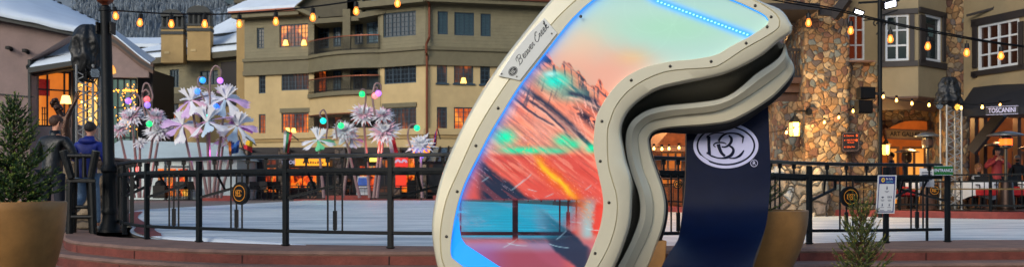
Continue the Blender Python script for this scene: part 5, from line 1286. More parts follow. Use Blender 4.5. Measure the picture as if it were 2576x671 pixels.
for q, pn in (((2232, 368, 2262, 520), 'gallery'), ((2270, 368, 2330, 520), 'gallery'), ((2338, 368, 2400, 500), 'room_bright'), ((2450, 390, 2480, 470), 'room_dim'), ((2545, 380, 2580, 460), 'room_dim')):
    window(fI, fI.rect(*q), sb, M['brown'], M[pn], 2 if q[2] - q[0] > 40 else 1, 1, fw=.08, o=-.02, nm='gallery_window')
m = MB(); m.box(X(2150, 32), X(2640, 32), 29.9, 35.6, 3.6, 3.75); m.build('arcade_ceiling', M['brown'], sb)
# right wing wall, swinging towards the camera
fW = Face.uv(2424, 28.0, 2700, 24.6)
hw = fW.rect(2461, 56, 2564, 170)
zA = fW.at(2500, 285)[1]
m = MB(); wall(m, fW, 0, fW.L, zA, 7.6, [hw], .12); m.build('wing_wall', M['beige_r'], sb)
window(fW, hw, sb, M['white_frame'], mat('mullion_glass', (.10, .09, .07), .08, var=.8, scale=1.2, emit=(.35, .12, .05), es=.12), 2, 1, 2, 3, fw=.06, o=-.04, mw=.045)
m = MB()
for ua, ub, va, vb in ((2446, 2580, 37, 55), (2446, 2580, 171, 184), (2449, 2460, 55, 171), (2565, 2576, 55, 171), (2450, 2458, 184, 196)):
    r = fW.rect(ua, va, ub, vb); fbox(m, fW, r[0], r[1], r[2], r[3], 0, .06)
m.build('window_trim', M['dark_trim'], sb)
m = MB(); m.bar(P(2432, 40, 27.6), P(2500, 22, 27.0), .06); m.bar(P(2500, 22, 27.0), P(2505, 4, 27), .06); m.build('wall_conduit', M['dark_trim'], sb)
# posts, braces and amber back wall of the restaurant porch
m = MB(); m.bar(P(2444, 380, 27.5), P(2520, 286, 26.9), .2, .26); m.build('porch_brace', M['dark_trim'], sb)
m = MB()
for u in (2452, 2475, 2560, 2600): m.box(X(u, 31), X(u + 9, 31), 31, 31.3, 0, 3.7)
m.box(X(2430, 31), X(2680, 31), 30.9, 31.2, 2.9, 3.2); m.build('porch_post', M['brown'], sb)
# interior glimpsed in the gap between the goggles and the strap
dK = 34.0; fK = Face.uv(1560, dK, 1980, dK)
m = MB(); wall(m, fK, 0, fK.L, 0, 5.4, [fK.rect(1662, 380, 1720, 470), fK.rect(1610, 395, 1652, 480), fK.rect(1940, 300, 1962, 330)], .2); m.build('lower_arcade_wall', mat('arcade_stone', (.45, .24, .11), .85, var=.4, scale=3, bump=.8, bscale=5), sb)
for q, pn in (((1662, 380, 1720, 470), 'gallery'), ((1610, 395, 1652, 480), 'room'), ((1940, 300, 1962, 330), 'glass_dark')): window(fK, fK.rect(*q), sb, M['brown'], M[pn], 3, 1, 0, 4, fw=.07, o=-.1)
m = MB(); m.bar(P(1632, 372, 33), P(1690, 300, 33), .28, .3); m.box(X(1600, 33.2), X(1960, 33.2), 33, 33.4, Z(380, 33), Z(366, 33)); m.build('arcade_beam', M['brown'], sb)
# small warm lights that the arcades carry
def plight(nm_, loc, col_, e, r=.15):
    l = bpy.data.lights.new(nm_, 'POINT'); l.energy = e; l.color = col_; l.shadow_soft_size = r; o = bpy.data.objects.new(nm_, l); o.location = loc; COL.objects.link(o); return o
plight('gallery_light', (X(2320, 33), 33, 3.1), (1, .55, .2), 150, .3); plight('porch_light', (X(2520, 32), 32, 3.0), (1, .42, .16), 60, .3)
plight('arcade_light', (X(1690, 32), 32, 2.6), (1, .5, .16), 170, .3)
# ================================================================== OBJECTS
# ---------------- planters and firs
def planter(name, label, c, r_top, h, base_r):
    t = thing(name, label, 'planter', (c[0], c[1], -.455))
    m = MB(); prof = []
    for k in range(15):
        f_ = k / 14; prof.append((base_r + (r_top - base_r) * math.sin(f_ * math.pi / 2) ** .9, h * f_))
    prof += [(r_top - .004, h + .006), (r_top - .03, h + .006), (r_top - .035, h - .06)]
    m.lathe(prof, (c[0], c[1], -.455), 56, cap=False); m.build('bowl', M['gold_pot'], t, smooth='auto')
    m = MB(); m.lathe([(r_top - .034, h - .05), (0.01, h - .02)], (c[0], c[1], -.455), 30, cap=False); m.build('soil', M['soil'], t)
    return t
zt1 = Z(508.5, 8.5); planter('gold_planter', 'large tapered gold planter holding the dense dark fir, cut by the photo edge', (X(10, 8.6), 8.6), .50, zt1 + .455, .22)
zt2 = Z(531, 9.2); planter('gold_planter', 'tapered gold planter standing just behind the navy strap', (X(1880, 9.55), 9.55), .565, zt2 + .455, .16)
def fir(name, label, base, h, rad, n, seed, mats, first=.06, up=.45, trunk_r=.02, nl=.02, dens=1.0, top_pow=.85, zb=None):
    rn = random.Random(seed); t = thing(name, label, 'fir tree', base)
    B0 = Vector(base); m = MB(); lean = Vector((rn.uniform(-.03, .03), rn.uniform(-.03, .03), 1))
    m.tube([B0 + lean * (h * k / 6) + Vector((rn.uniform(-.004, .004), 0, 0)) for k in range(7)], [trunk_r * (1 - .85 * k / 6) for k in range(7)], 7); m.build('trunk', M['bark'], t)
    tw = MB(); nd = MB()
    def shoot(p, d, L_, dn=1.0):
        """a twig with needles all round"""
        d = d.normalized(); q = p + d * L_; tw.tube([p, q], [.0016, .0008], 3, caps=False)
        a = d.orthogonal().normalized(); b_ = d.cross(a); cnt = max(6, int(L_ / .0030 * dn * dens))
        for i in range(cnt):
            f_ = (i + rn.random()) / cnt; an = rn.uniform(0, 2 * math.pi); o = (a * math.cos(an) + b_ * math.sin(an)); ll = nl * rn.uniform(.8, 1.15) * (1 - .35 * f_)
            s = p + d * (L_ * f_); e = s + (o * .78 + d * .75 + Vector((0, 0, .15))).normalized() * ll; w_ = d.cross(o).normalized() * nl * .16
            nd.m = 1 if f_ > .72 and rn.random() < .75 else 0
            nd.poly((s - w_, s + w_, e + w_ * .4, e - w_ * .4))
    for k in range(n):
        f_ = (k + rn.random()) / n; f_ = first + (1 - first) * f_; z = h * f_
        az = k * 2.39996 + rn.uniform(-.4, .4); Rr = rad * (1 - f_) ** top_pow * rn.uniform(.72, 1.12) + .03
        el = up + rn.uniform(-.2, .25) + .5 * f_ ** 2
        d = Vector((math.cos(az) * math.cos(el), math.sin(az) * math.cos(el), math.sin(el)))
        s = B0 + lean * z; pts = [s + d * (Rr / math.cos(el) * q / 4) + Vector((0, 0, -.25 * Rr * (q / 4) * (1 - q / 4))) for q in range(5)]
        tw.tube(pts, [.005, .004, .003, .002, .001], 4, caps=False)
        nt_ = max(3, int(Rr / .032))
        for q in range(nt_):
            g_ = .18 + .82 * (q + .5) / nt_; i = min(3, int(g_ * 4)); p = pts[i].lerp(pts[i + 1], g_ * 4 - i); sd2 = 1 if q % 2 else -1
            side = d.cross(Vector((0, 0, 1))).normalized() * sd2
            L_ = (.035 + .32 * Rr * (1 - g_ * .75)) * rn.uniform(.8, 1.2)
            shoot(p, d * .8 + side * rn.uniform(.6, .95) + Vector((0, 0, rn.uniform(-.1, .35))), L_)
            if L_ > .09: shoot(p + (d * .8 + side * .8).normalized() * L_ * .5, d + side * .2 + Vector((0, 0, .3)), L_ * .45)
        shoot(pts[-1] - d * .02, d + Vector((0, 0, .25)), .06 + .05 * rn.random()); shoot(pts[2], d + Vector((0, 0, .1)), Rr * .4)
    shoot(B0 + lean * (h * .97), Vector((0, 0, 1)), .07)
    tw.build('twigs', M['bark'], t); o = nd.build('needles', mats, t)
    return t
fir('fir_tree', 'dense dark green fir growing in the large gold planter', (X(36, 8.55), 8.55, zt1 - .08), Z(226, 8.55) - zt1 - .08, .33, 135, 11, [M['needle'], M['needle_tip']], trunk_r=.018, nl=.024, top_pow=.9, first=.02, dens=.9)
fir('fir_tree', 'small yellow green fir in front of the steps under the right medallion', (X(2165, 8.0), 8.0, -.45), Z(486, 8) + .45 - .17, .25, 100, 5, [M['needle_mid'], M['needle_b']], first=.28, up=.62, trunk_r=.014, nl=.020, dens=.8, top_pow=.78)
fir('fir_tree', 'dark fir mostly hidden behind the navy strap, growing in its planter', (X(1902, 9.5), 9.5, zt2 - .06), Z(420, 9.5) - zt2, .23, 40, 8, [M['needle'], M['needle_tip']], trunk_r=.015, nl=.022, dens=.8)

# ---------------- lamp post
dL = 15.5
lp_ = thing('lamp_post', 'tall black iron lamp post with a fluted base at the left end of the railing', 'lamp post', (X(278, dL), dL, 0))
bx, tx = X(278, dL), X(264.5, dL); zt = Z(12, dL)
def lpc(z): return (bx + (tx - bx) * z / zt, dL)
def lathe_lean(m, prof, n=20):
    rings = []
    for r, z in prof:
        c = lpc(z); rings.append([Vector((c[0] + r * math.cos(2 * math.pi * k / n), c[1] + r * math.sin(2 * math.pi * k / n), z)) for k in range(n)])
    m.loft(rings)
zz = lambda v: Z(v, dL); pxm = dL / F
m = MB(); lathe_lean(m, [(.178, 0), (.178, .03), (.172, .05), (.165, .06), (.155, .10), (.128, .16), (.118, .20), (.108, .30)]); m.build('base', M['iron'], lp_, smooth='auto')
m = MB(); n = 48; rings = []
for z, r in ((.28, .116), (.33, .125), (.36, .114), (.40, .112), (.9, .098), (.93, .098)):
    c = lpc(z); rings.append([Vector((c[0] + (r * (1 - (.06 if k % 4 < 2 and .38 < z < .92 else 0))) * math.cos(2 * math.pi * k / n), c[1] + (r * (1 - (.06 if k % 4 < 2 and .38 < z < .92 else 0))) * math.sin(2 * math.pi * k / n), z)) for k in range(n)])
m.loft(rings); m.build('fluted_shaft', M['iron'], lp_, smooth='auto')
m = MB(); lathe_lean(m, [(.10, .92), (.124, .95), (.124, .99), (.10, 1.03), (.088, 1.06), (.086, 2.9), (.080, zz(62)), (.080, zz(30)), (.094, zz(29)), (.094, zz(24)), (.078, zz(23)), (.075, zz(18)), (.05, zz(14))]); m.build('pole', M['iron'], lp_, smooth='auto')
m = MB(); lathe_lean(m, [(.045, zz(16)), (.055, zz(12)), (.12, zz(6)), (.15, zz(-4)), (.165, zz(-12)), (.155, zz(-14)), (.13, zz(-14))], 8); m.build('lantern_base', M['copper'], lp_)
m = MB(); lathe_lean(m, [(.13, zz(-14)), (.17, zz(-50)), (.06, zz(-62)), (.01, zz(-75))], 8); m.build('lantern', M['glass_dark'], lp_)
for s in (-1, 1):
    m = MB(); c = lpc(zz(70)); m.box(c[0] + s * .085 - (.03 if s < 0 else -.0), c[0] + s * .085 + (.03 if s > 0 else 0), dL - .06, dL + .06, zz(86), zz(58)); m.box(c[0] + s * .11 - .012, c[0] + s * .11 + .012, dL - .09, dL + .09, zz(87), zz(57))
    b_ = m.build('side_bracket', M['black'], lp_)
    m = MB()
    for v in (62, 82): m.ball((c[0] + s * .11, dL - .1, zz(v)), .012, 8, 6)
    m.build('bolt', M['steel'], b_)

# ---------------- black log bar chair
dc = 15.0
ch = thing('log_chair', 'tall black log bar chair with a low spindle back beside the lamp post', 'chair', (X(204, dc), dc, 0))
def lg(nm_, a, b_, r1, r2=None, ends=True, dn=0):
    m = MB(); a, b_ = Vector(a), Vector(b_); k = [a.lerp(b_, i / 5) for i in range(6)]; rs = [r1 + ((r2 or r1) - r1) * i / 5 for i in range(6)]
    if dn: rs[0] *= .7; rs[-1] *= .7
    m.tube(k, rs, 10); o = m.build(nm_, M['log'], ch, smooth='auto'); return o
q = lambda u, v, d=dc: P(u, v, d)
m = MB(); m.hexa([q(166, 459), q(241, 459), P(238, 457, dc + .42), P(170, 457, dc + .42), q(166, 449), q(241, 449), P(238, 448, dc + .42), P(170, 448, dc + .42)]); m.build('seat', M['log'], ch, bevel=.012)
lg('back_post', q(180, 448), q(160, 380), .052, .062, dn=0); lg('back_post', q(228, 447), q(242, 380), .054, .062)
for (u, v) in ((160, 380), (242, 380)):
    m = MB(); a = q(u, v); d_ = (q(u, v) - q(180 if u < 200 else 228, 448)).normalized(); m.tube([a, a + d_ * .006], .058, 10); m.build('log_end', M['log_end'], ch)
lg('back_rail', q(168, 392, dc + .0), q(236, 392, dc + .0), .036)
for u in (193, 212): lg('spindle', q(u, 446), q(u - .5, 392), .036, .030)
for (u0, u1, dd) in ((177, 175, .02), (231, 236, .02), (186, 184, .38), (226, 232, .38)): lg('leg', P(u0, 458, dc + dd), (P(u1, 588, dc + dd).x, dc + dd, 0.0), .056, .050)
lg('stretcher', q(180, 545), q(232, 545), .034); lg('stretcher', P(184, 520, dc + .38), P(230, 520, dc + .38), .03)
lg('stretcher', P(179, 530, dc), P(186, 530, dc + .38), .03); lg('stretcher', P(233, 530, dc), P(228, 530, dc + .38), .03)

# ---------------- stone pedestal and the low wall
t = thing('stone_pedestal', 'rough stone pedestal behind the log chair and lamp post', 'pedestal', (X(250, 17.2), 17.4, 0))
m = MB(); m.box(X(170, 17.2), X(276, 17.2), 16.9, 18.1, 0, Z(402, 17.2)); m.build('block', M['fstone'], t, bevel=.03)
m = MB(); m.box(X(166, 17.2), X(279, 17.2), 16.85, 18.15, Z(402, 17.2), Z(395, 17.2)); m.build('cap', M['stone_cap'], t, bevel=.02)

# ---------------- figures
def skin_body(name, mat_, parent, chains, sub=2, root=0, smooth=True):
    """chains: list of [(x,y,z,r),...]; a chain may start with an int = index of an existing joint"""
    V_, E_, R_ = [], [], []
    for c in chains:
        prev = None
        for j in c:
            if isinstance(j, int): prev = j; continue
            V_.append(j[:3]); R_.append(j[3]); k = len(V_) - 1
            if prev is not None: E_.append((prev, k))
            prev = k
    me = bpy.data.meshes.new(name); me.from_pydata([tuple(v) for v in V_], E_, []); o = bpy.data.objects.new(name, me); COL.objects.link(o)
    sk = o.modifiers.new('s', 'SKIN'); sk.use_smooth_shade = True; sk.branch_smoothing = .4
    for i, d_ in enumerate(me.skin_vertices[0].data):
        r = R_[i]; d_.radius = r if isinstance(r, tuple) else (r, r); d_.use_root = (i == root)
    if sub: ss = o.modifiers.new('u', 'SUBSURF'); ss.levels = sub; ss.render_levels = sub
    dg = bpy.context.evaluated_depsgraph_get(); m2 = bpy.data.meshes.new_from_object(o.evaluated_get(dg)); bpy.data.objects.remove(o)
    off = ROOT.get(parent.name, Vector()) if parent else Vector()
    for v in m2.vertices: v.co = v.co - off
    m2.materials.clear(); m2.materials.append(mat_); m2.polygons.foreach_set('use_smooth', [True] * len(m2.polygons))
    n = bpy.data.objects.new(name, m2); COL.objects.link(n)
    if parent: n.parent = parent; ROOT[n.name] = off
    return n
def hand_chains(base_idx, w, d, side, k=1.0):
    """five short fingers off the wrist joint: w wrist point, d hand direction"""
    d = Vector(d).normalized(); w = Vector(w); s = d.cross(Vector(side)).normalized(); s2 = Vector(side).normalized()
    out = []
    for i, (o, L_) in enumerate(((-.03, .062), (-.010, .075), (.010, .07), (.03, .055))):
        p = w + d * .085 * k + s * o * k; out.append([base_idx, (*p, .011 * k), (*(p + d * L_ * .55 * k + s2 * .008 * k), .0095 * k), (*(p + d * L_ * k + s2 * .028 * k), .008 * k)])
    p = w + d * .03 * k - s * .035 * k; out.append([base_idx, (*p, .013 * k), (*(p + d * .04 * k - s * .018 * k), .011 * k)])
    return out
def person(name, label, base, H, face, hairm, top, topm, legm, pose='stand', arms=None, hair='short', k_body=1.0, coll=True, mask=False, wide=1.0, hat=None, skinm=None, head_turn=0, lean=0.0, group=None, shoem=None, legs=None, cat='person', lift=0, hood=False):
    """base: point between the feet (or under the seat), face: heading angle of the chest in the ground plane"""
    t = thing(name, label, cat, base, group); B0 = Vector(base); s = H / 1.75
    fw = Vector((math.cos(face), math.sin(face), 0)); rt = Vector((fw.y, -fw.x, 0)); up = Vector((0, 0, 1))
    def L_(r, f_, u): return B0 + rt * r * s * wide + fw * (f_ + lean * max(0, u - .9)) * s + up * (u + lift) * s
    sm = skinm or M['skin']; hd = face + head_turn; hf = Vector((math.cos(hd), math.sin(hd), 0)); hr = Vector((hf.y, -hf.x, 0))
    hip = .93 if pose == 'stand' else .50
    sh = hip + .50; nk = sh + .07; hc = nk + .155
    Hc = L_(0, .02, hc)
    T = lambda r, f_, u, rad: (*L_(r, f_, u), rad * s)
    dl = legs or ([(-.09, 0, 0), (.09, 0, 0)])
    arms = arms or [[(-.24, 0, sh - .28), (-.25, .08, sh - .52)], [(.24, 0, sh - .28), (.25, .08, sh - .52)]]
    ch_ = [[T(0, 0, hip, .13), T(0, 0, hip + .2, .125), T(0, 0, hip + .38, .145), T(0, 0, sh, .09), T(0, .0, nk, .055), (*(Hc - up * .09 * s), .06 * s), (*(Hc - up * .02 * s), .088 * s), (*(Hc + up * .055 * s), .088 * s), (*(Hc + up * .10 * s), .055 * s)]]
    ch_.append([6, (*(Hc + hf * .098 * s - up * .02 * s), .012 * s)]); 
    for e in (-1, 1): ch_.append([6, (*(Hc + hr * e * .087 * s - up * .005 * s), .016 * s)])
    cnt = 9 + 1 + 2; wr = []
    for sd3, (el, wri) in zip((-1, 1), arms):
        ch_.append([3, T(sd3 * .17, 0, sh - .02, .055), T(*el, .042), T(*wri, .03)]); cnt += 3
        w = L_(*wri); e_ = L_(*el); d_ = (w - e_).normalized(); ch_.append([cnt - 1, (*(w + d_ * .05 * s), .030 * s)]); cnt += 1
        hc_ = hand_chains(cnt - 1, w, d_, fw, s); ch_ += hc_; cnt += sum(len(c) - 1 for c in hc_)
    if pose == 'stand':
        knees = [(-.10, .02, .48), (.10, .02, .48)]
        for sd3, kn, ft in zip((-1, 1), (legs[0][0], legs[1][0]) if legs else knees, (legs[0][1], legs[1][1]) if legs else ((-.1, 0, .07), (.1, 0, .07))):
            ch_.append([0, T(sd3 * .09, 0, hip - .08, .085), T(*kn, .055), T(*ft, .04), T(ft[0], ft[1] + .12, max(.03, ft[2] - .04), .035)])
    else:
        for sd3 in (-1, 1): ch_.append([0, T(sd3 * .10, .05, hip - .0, .085), T(sd3 * .12, .45, hip, .06), T(sd3 * .12, .43, .08, .04), T(sd3 * .12, .55, .035, .035)])
    skin_body('body', sm, t, ch_, 1)
    # clothes: shells grown from the same joints, a little larger
    c2 = [[T(0, 0, hip - .13, .155), T(0, 0, hip - .02, (.165)), T(0, 0, hip + .12, .155), T(0, 0, hip + .34, .172), T(0, 0, sh - .0, .125), T(0, .0, nk - .012, .078)]]
    for sd3, (el, wri) in zip((-1, 1), arms):
        w = Vector(el).lerp(Vector(wri), .93); mid = Vector((sd3 * .17, 0, sh - .02)).lerp(Vector(el), .5)
        c2.append([4, T(sd3 * .155, 0, sh - .035, .09), T(*mid, .078), T(*el, .066), T(*w, .052)])
    j_ = skin_body(top, topm, t, c2, 2)
    if hood:
        m = MB(); c = L_(0, -.09, sh + .03)
        m.ball(c, (.145 * s, .075 * s, .062 * s), 16, 10); m.build('hood', topm, t, smooth=True)
    if coll: m = MB(); m.lathe([(.085 * s, -.03), (.075 * s, .045 * s), (.06 * s, .04 * s)], L_(0, -.0, nk), 16, cap=False); m.build('collar', topm, t, smooth=True)
    if legm:
        if pose == 'stand':
            c3 = [[T(0, 0, hip + .06, .155)]]
            for sd3, kn, ft in zip((-1, 1), (legs[0][0], legs[1][0]) if legs else knees, (legs[0][1], legs[1][1]) if legs else ((-.1, 0, .07), (.1, 0, .07))):
                ftv = Vector(kn).lerp(Vector(ft), .93); c3.append([0, T(sd3 * .09, 0, hip - .1, .105), T(*kn, .078), T(*ftv, .062)])
                m = MB(); f0 = L_(ft[0], ft[1] + .06, max(.0, ft[2] - .07) + .045); m.ball(f0, (.05 * s + abs(fw.x) * .08 * s, .05 * s + abs(fw.y) * .085 * s, .05 * s), 14, 8); m.build('shoe', shoem or M['shoe'], t, smooth=True)
        else:
            c3 = [[T(0, 0, hip + .02, .14)]]
            for sd3 in (-1, 1): c3.append([0, T(sd3 * .10, .05, hip, .1), T(sd3 * .12, .45, hip, .075), T(sd3 * .12, .43, .1, .055)])
        skin_body('trousers', legm, t, c3, 1)
    # hair
    m = MB()
    if hair == 'short':
        n_, q_ = 16, 9; rows = []
        for j in range(q_ + 1):
            th = math.pi * .62 * j / q_; row = []
            for i in range(n_):
                a = 2 * math.pi * i / n_; back = -math.cos(a); th2 = th * (1 + .22 * back)
                r_ = 1 + .05 * mnoise.noise(Vector((i * .9, j * .9, seed_h)))
                row.append(Hc + (hf * math.cos(a) * .108 + hr * math.sin(a) * .094) * math.sin(th2) * s * r_ + up * (.035 + .098 * math.cos(th2) * r_) * s - hf * .008 * s)
            rows.append(row)
        m.loft(rows); m.build('hair', hairm, t, smooth=True)
    elif hair == 'long':
        m.ball(Hc + up * .035 * s - hf * .012 * s, (.105 * s, .105 * s, .108 * s), 14, 10); m.build('hair', hairm, t, smooth=True)
        for sd3 in (-1, 1):
            m = MB(); m.tube([Hc + hr * sd3 * .085 * s + up * .05 * s, Hc + hr * sd3 * .105 * s - up * .05 * s, Hc + hr * sd3 * .105 * s + hf * .03 * s - up * .16 * s, Hc + hr * sd3 * .09 * s + hf * .05 * s - up * .24 * s], [.035 * s, .04 * s, .04 * s, .015 * s], 8); m.build('hair_lock', hairm, t, smooth=True)
    if hat:
        rows = [[Hc + up * (.03 + .115 * math.sin(th)) * s + (hf * math.cos(a) * .112 + hr * math.sin(a) * .1) * math.cos(th) * s for a in np.linspace(0, 2 * math.pi, 17)[:-1].tolist()] for th in (0, .25, .6, 1.0, 1.35, 1.55)]
        m = MB(); m.loft(rows); m.build('beanie', hat, t, smooth=True)
    if mask:
        m = MB(); m.ball(Hc + hf * .06 * s - up * .045 * s, (.06 * s, .06 * s, .045 * s), 12, 8); m.build('face_mask', mask, t, smooth=True)
    else:
        m = MB(); m.ball(Hc + hf * .088 * s - up * .062 * s, (.02 * s, .02 * s, .006 * s), 8, 6); m.build('mouth', mat('lips', (.6, .3, .27), .5, var=0), t)
    for e in (-1, 1):
        m = MB(); m.ball(Hc + hf * .083 * s + hr * e * .032 * s + up * .012 * s, .011 * s, 8, 6); m.build('eye', M['black'], t)
    return t
seed_h = 1.0
AWAY = R(90)
# two men at the table beside the rink, seen from behind
person('person', 'man with short auburn hair in a black leather jacket seen from behind', (X(131, 15.6), 15.6, 0), 1.80, R(80), M['hair_auburn'], 'leather_jacket', M['leather'], M['dark_trousers'],
       arms=[[(-.27, .06, 1.14), (-.20, .30, 1.16)], [(.27, .06, 1.14), (.20, .30, 1.16)]], lean=.12, head_turn=R(-28), wide=1.17)
seed_h = 4.0
person('person', 'man with dark hair in a hooded blue jacket and light jeans, one foot kicked back', (X(219, 16.2), 16.2, 0), 1.74, R(92), M['hair_dark'], 'blue_jacket', M['blue_cloth'], M['jeans'],
       arms=[[(-.25, .1, 1.16), (-.14, .32, 1.15)], [(.25, .08, 1.12), (.16, .30, 1.12)]], lean=.16, hood=True, wide=1.08, legs=[[(-.08, .02, .50), (-.09, -.27, .38)], [(.13, .0, .48), (.16, -.02, .07)]])
# bronze statue of a child with a raised arm
st = thing('bronze_statue', 'bronze figure of a child stretching one arm up towards the truss', 'statue', P(165, 395, 17.3))
D_s = 17.3
def SP(u, v, r, dd=0): p = P(u, v, D_s + dd); return (p.x, p.y, p.z, r)
ar = [SP(168, 395, .085), SP(166, 360, .09), SP(163, 325, .10), SP(160, 305, .075), SP(154, 292, .045), SP(149, 281, .075), SP(145, 268, .088), SP(142, 259, .07)]
chn = [ar, [6, SP(158, 277, .022, -.06)], [6, SP(140, 274, .02, -.1)],
       [3, SP(168, 298, .062), SP(178, 276, .046), SP(186, 262, .038), SP(191, 250, .026), SP(193, 243, .028)],
       [13, SP(191, 236, .012), SP(190, 230, .009)], [13, SP(195, 235, .012), SP(195, 228, .009)], [13, SP(198, 236, .012), SP(200, 231, .009)], [13, SP(201, 241, .012), SP(206, 237, .009)], [13, SP(188, 242, .012), SP(186, 239, .009)],
       [3, SP(152, 312, .055), SP(150, 335, .045, .05), SP(158, 352, .035, .1)], [0, SP(160, 430, .08), SP(160, 470, .05)], [0, SP(176, 430, .08), SP(177, 470, .05)]]
skin_body('body', M['bronze'], st, chn, 2)
m = MB(); rn = random.Random(6)
for k in range(30):
    a = rn.uniform(0, 6.28); p = P(139 + 9 * math.cos(a) * rn.random(), 259 + 9 * math.sin(a) * rn.random(), D_s - .03 + .12 * rn.random()); m.ball(p, .042, 8, 6)
m.build('curly_hair', M['bronze'], st, smooth=True)

# ---------------- aluminium trusses with black wrapped lights
def truss(name, label, c, w, z0, z1, cat='truss', pitch=None):
    t = thing(name, label, cat, (c[0], c[1], z0)); pitch = pitch or w * 1.05; h2 = w / 2
    cs = [(c[0] + a * h2, c[1] + b_ * h2) for a, b_ in ((-1, -1), (1, -1), (1, 1), (-1, 1))]
    for x, y in cs: m = MB(); m.tube([(x, y, z0), (x, y, z1)], .026, 8); m.build('chord', M['alu'], t, smooth='auto')
    for k in (0, 1):
        a, b_ = cs[k], cs[(k + 1) % 4]; m = MB(); z = z0 + .1; s_ = 0
        while z < z1 - pitch * .5:
            p, q_ = ((a, b_) if s_ % 2 == 0 else (b_, a)); m.tube([(p[0], p[1], z), (q_[0], q_[1], min(z + pitch * .5, z1))], .012, 6); z += pitch * .5; s_ += 1
        if k in (0,) : 
            z = z0 + .1; s_ = 1
            while z < z1 - pitch * .5:
                p, q_ = ((a, b_) if s_ % 2 == 0 else (b_, a)); m.tube([(p[0], p[1] + .01, z), (q_[0], q_[1] + .01, min(z + pitch * .5, z1))], .011, 6); z += pitch * .5; s_ += 1
        m.build('lattice', M['alu'], t)
    m = MB(); m.box(c[0] - w * .9, c[0] + w * .9, c[1] - w * .9, c[1] + w * .9, z0, z0 + .02); m.build('base_plate', M['steel'], t)
    return t
def tarp(name, label, c, pts, seed, depth=.5, parent=None):
    """a crumpled cover: pts is its outline as (dx, dz, half width) rows"""
    rows = []; n = 44
    pts = [(p.x, p.y, p.z) for p in crom(pts, 30)]
    for j, (dx, dz, hw) in enumerate(pts):
        row = []
        for i in range(n):
            a = 2 * math.pi * i / n; q3 = Vector((math.cos(a) * 1.8, j * .16, seed + math.sin(a) * 1.8)); fold = 1 + .30 * mnoise.noise(q3) - .24 * abs(mnoise.noise(q3 * 2.3)) + .16 * abs(mnoise.noise(q3 * 4.7)) + .06 * math.sin(i * 1.1 + seed)
            row.append(Vector((c[0] + dx + hw * fold * math.cos(a), c[1] + hw * depth * 1.5 * fold * math.sin(a), c[2] + dz + .03 * mnoise.noise(Vector((i * .7, j * .4, seed))))))
        rows.append(row)
    m = MB(); m.loft(rows); m.f(list(range(n))[::-1]); o = m.build(name, M['tarp'], parent, smooth=False)
    ss = o.modifiers.new('u', 'SUBSURF'); ss.levels = ss.render_levels = 1
    if label: tag(o, label, 'cover')
    return o
dt = 19.5; k_ = dt / F
truss('lighting_truss', 'narrow aluminium truss tower behind the bronze statue and the two men', (X(254 if False else 222, dt), dt), 41 * k_, 0, Z(165, dt))
c = (X(221, dt), dt, Z(130, dt)); s = k_
tp = tarp('black_cover', 'big crumpled black plastic cover tied over the top of the left truss', c, [(2 * s, 68 * s, 4 * s), (0 * s, 66 * s, 16 * s), (-2 * s, 55 * s, 27 * s), (-3 * s, 38 * s, 34 * s), (-2 * s, 15 * s, 38 * s), (-1 * s, -8 * s, 38 * s), (-4 * s, -30 * s, 35 * s), (-9 * s, -50 * s, 27 * s), (-17 * s, -65 * s, 16 * s), (-20 * s, -79 * s, 9 * s)], 2.3)
def par_light(name, label, c, r, aim, n=4, lit=False, group=None):
    t = thing(name, label, 'stage light', c, group); ax = Vector(aim).normalized(); m = MB(); m.disc(Vector(c), r, r * 1.1, 20, ax); m.build('housing', M['black'], t)
    m = MB(); e1 = ax.cross(Vector((0, 0, 1))).normalized(); e2 = e1.cross(ax)
    for i in range(-n, n + 1):
        for j in range(-n, n + 1):
            p = e1 * (i + (.5 if j % 2 else 0)) * r / (n + .6) + e2 * j * r / (n + .6)
            if p.length < r * .86: m.disc(Vector(c) + ax * .004 + p, r * .085, .003, 8, ax)
    m.build('led_lens', glow('par_lit', (1, .72, .3), 3) if lit else mat('led_lens', (.55, .62, .68), .2, var=0), t); return t
par_light('stage_light', 'round stage light with a grid of lenses hanging under the left black cover', P(239, 184, dt - .35), 13.5 * k_, (.1, -1, -.25))
m = MB(); rn = random.Random(8)
for q_ in range(9):
    a = P(rn.uniform(214, 246), rn.uniform(165, 182), dt - .2); pts = [a]
    for z_ in range(5): pts.append(P(rn.uniform(212, 248), rn.uniform(172, 206), dt - .2 + rn.uniform(-.1, .1)))
    m.tube(crom(pts, 24), .014, 5)
tag(m.build('cable_bundle', M['black'], None), 'tangle of black cable hanging at the top of the left truss', 'cables')
m = MB(); m.box(X(262, 24), X(268, 24), 24, 24.2, 0, Z(170, 24)) if False else None
dr = 25.8; kr = dr / F
truss('lighting_truss', 'tall aluminium truss tower standing on the patio beside the entrance sign', (X(2392, dr), dr), 37 * kr, .13, Z(262, dr))
c = (X(2386, dr), dr, Z(232, dr)); s = kr
tarp('black_cover', 'dark shiny cover wrapped over the lights on top of the right truss', c, [(3 * s, 38 * s, 4 * s), (1 * s, 37 * s, 14 * s), (1 * s, 28 * s, 21 * s), (0, 12 * s, 26 * s), (0, -8 * s, 30 * s), (0, -24 * s, 33 * s), (-2 * s, -33 * s, 28 * s)], 7.1)
par_light('stage_light', 'amber lit round stage light low on the right side of the right truss top', P(2408, 269, dr - .4), 9 * kr, (.35, -1, -.2), 3, True)
par_light('stage_light', 'small dark stage light low on the left side of the right truss top', P(2364, 267, dr - .3), 8 * kr, (-.5, -1, -.1), 3)

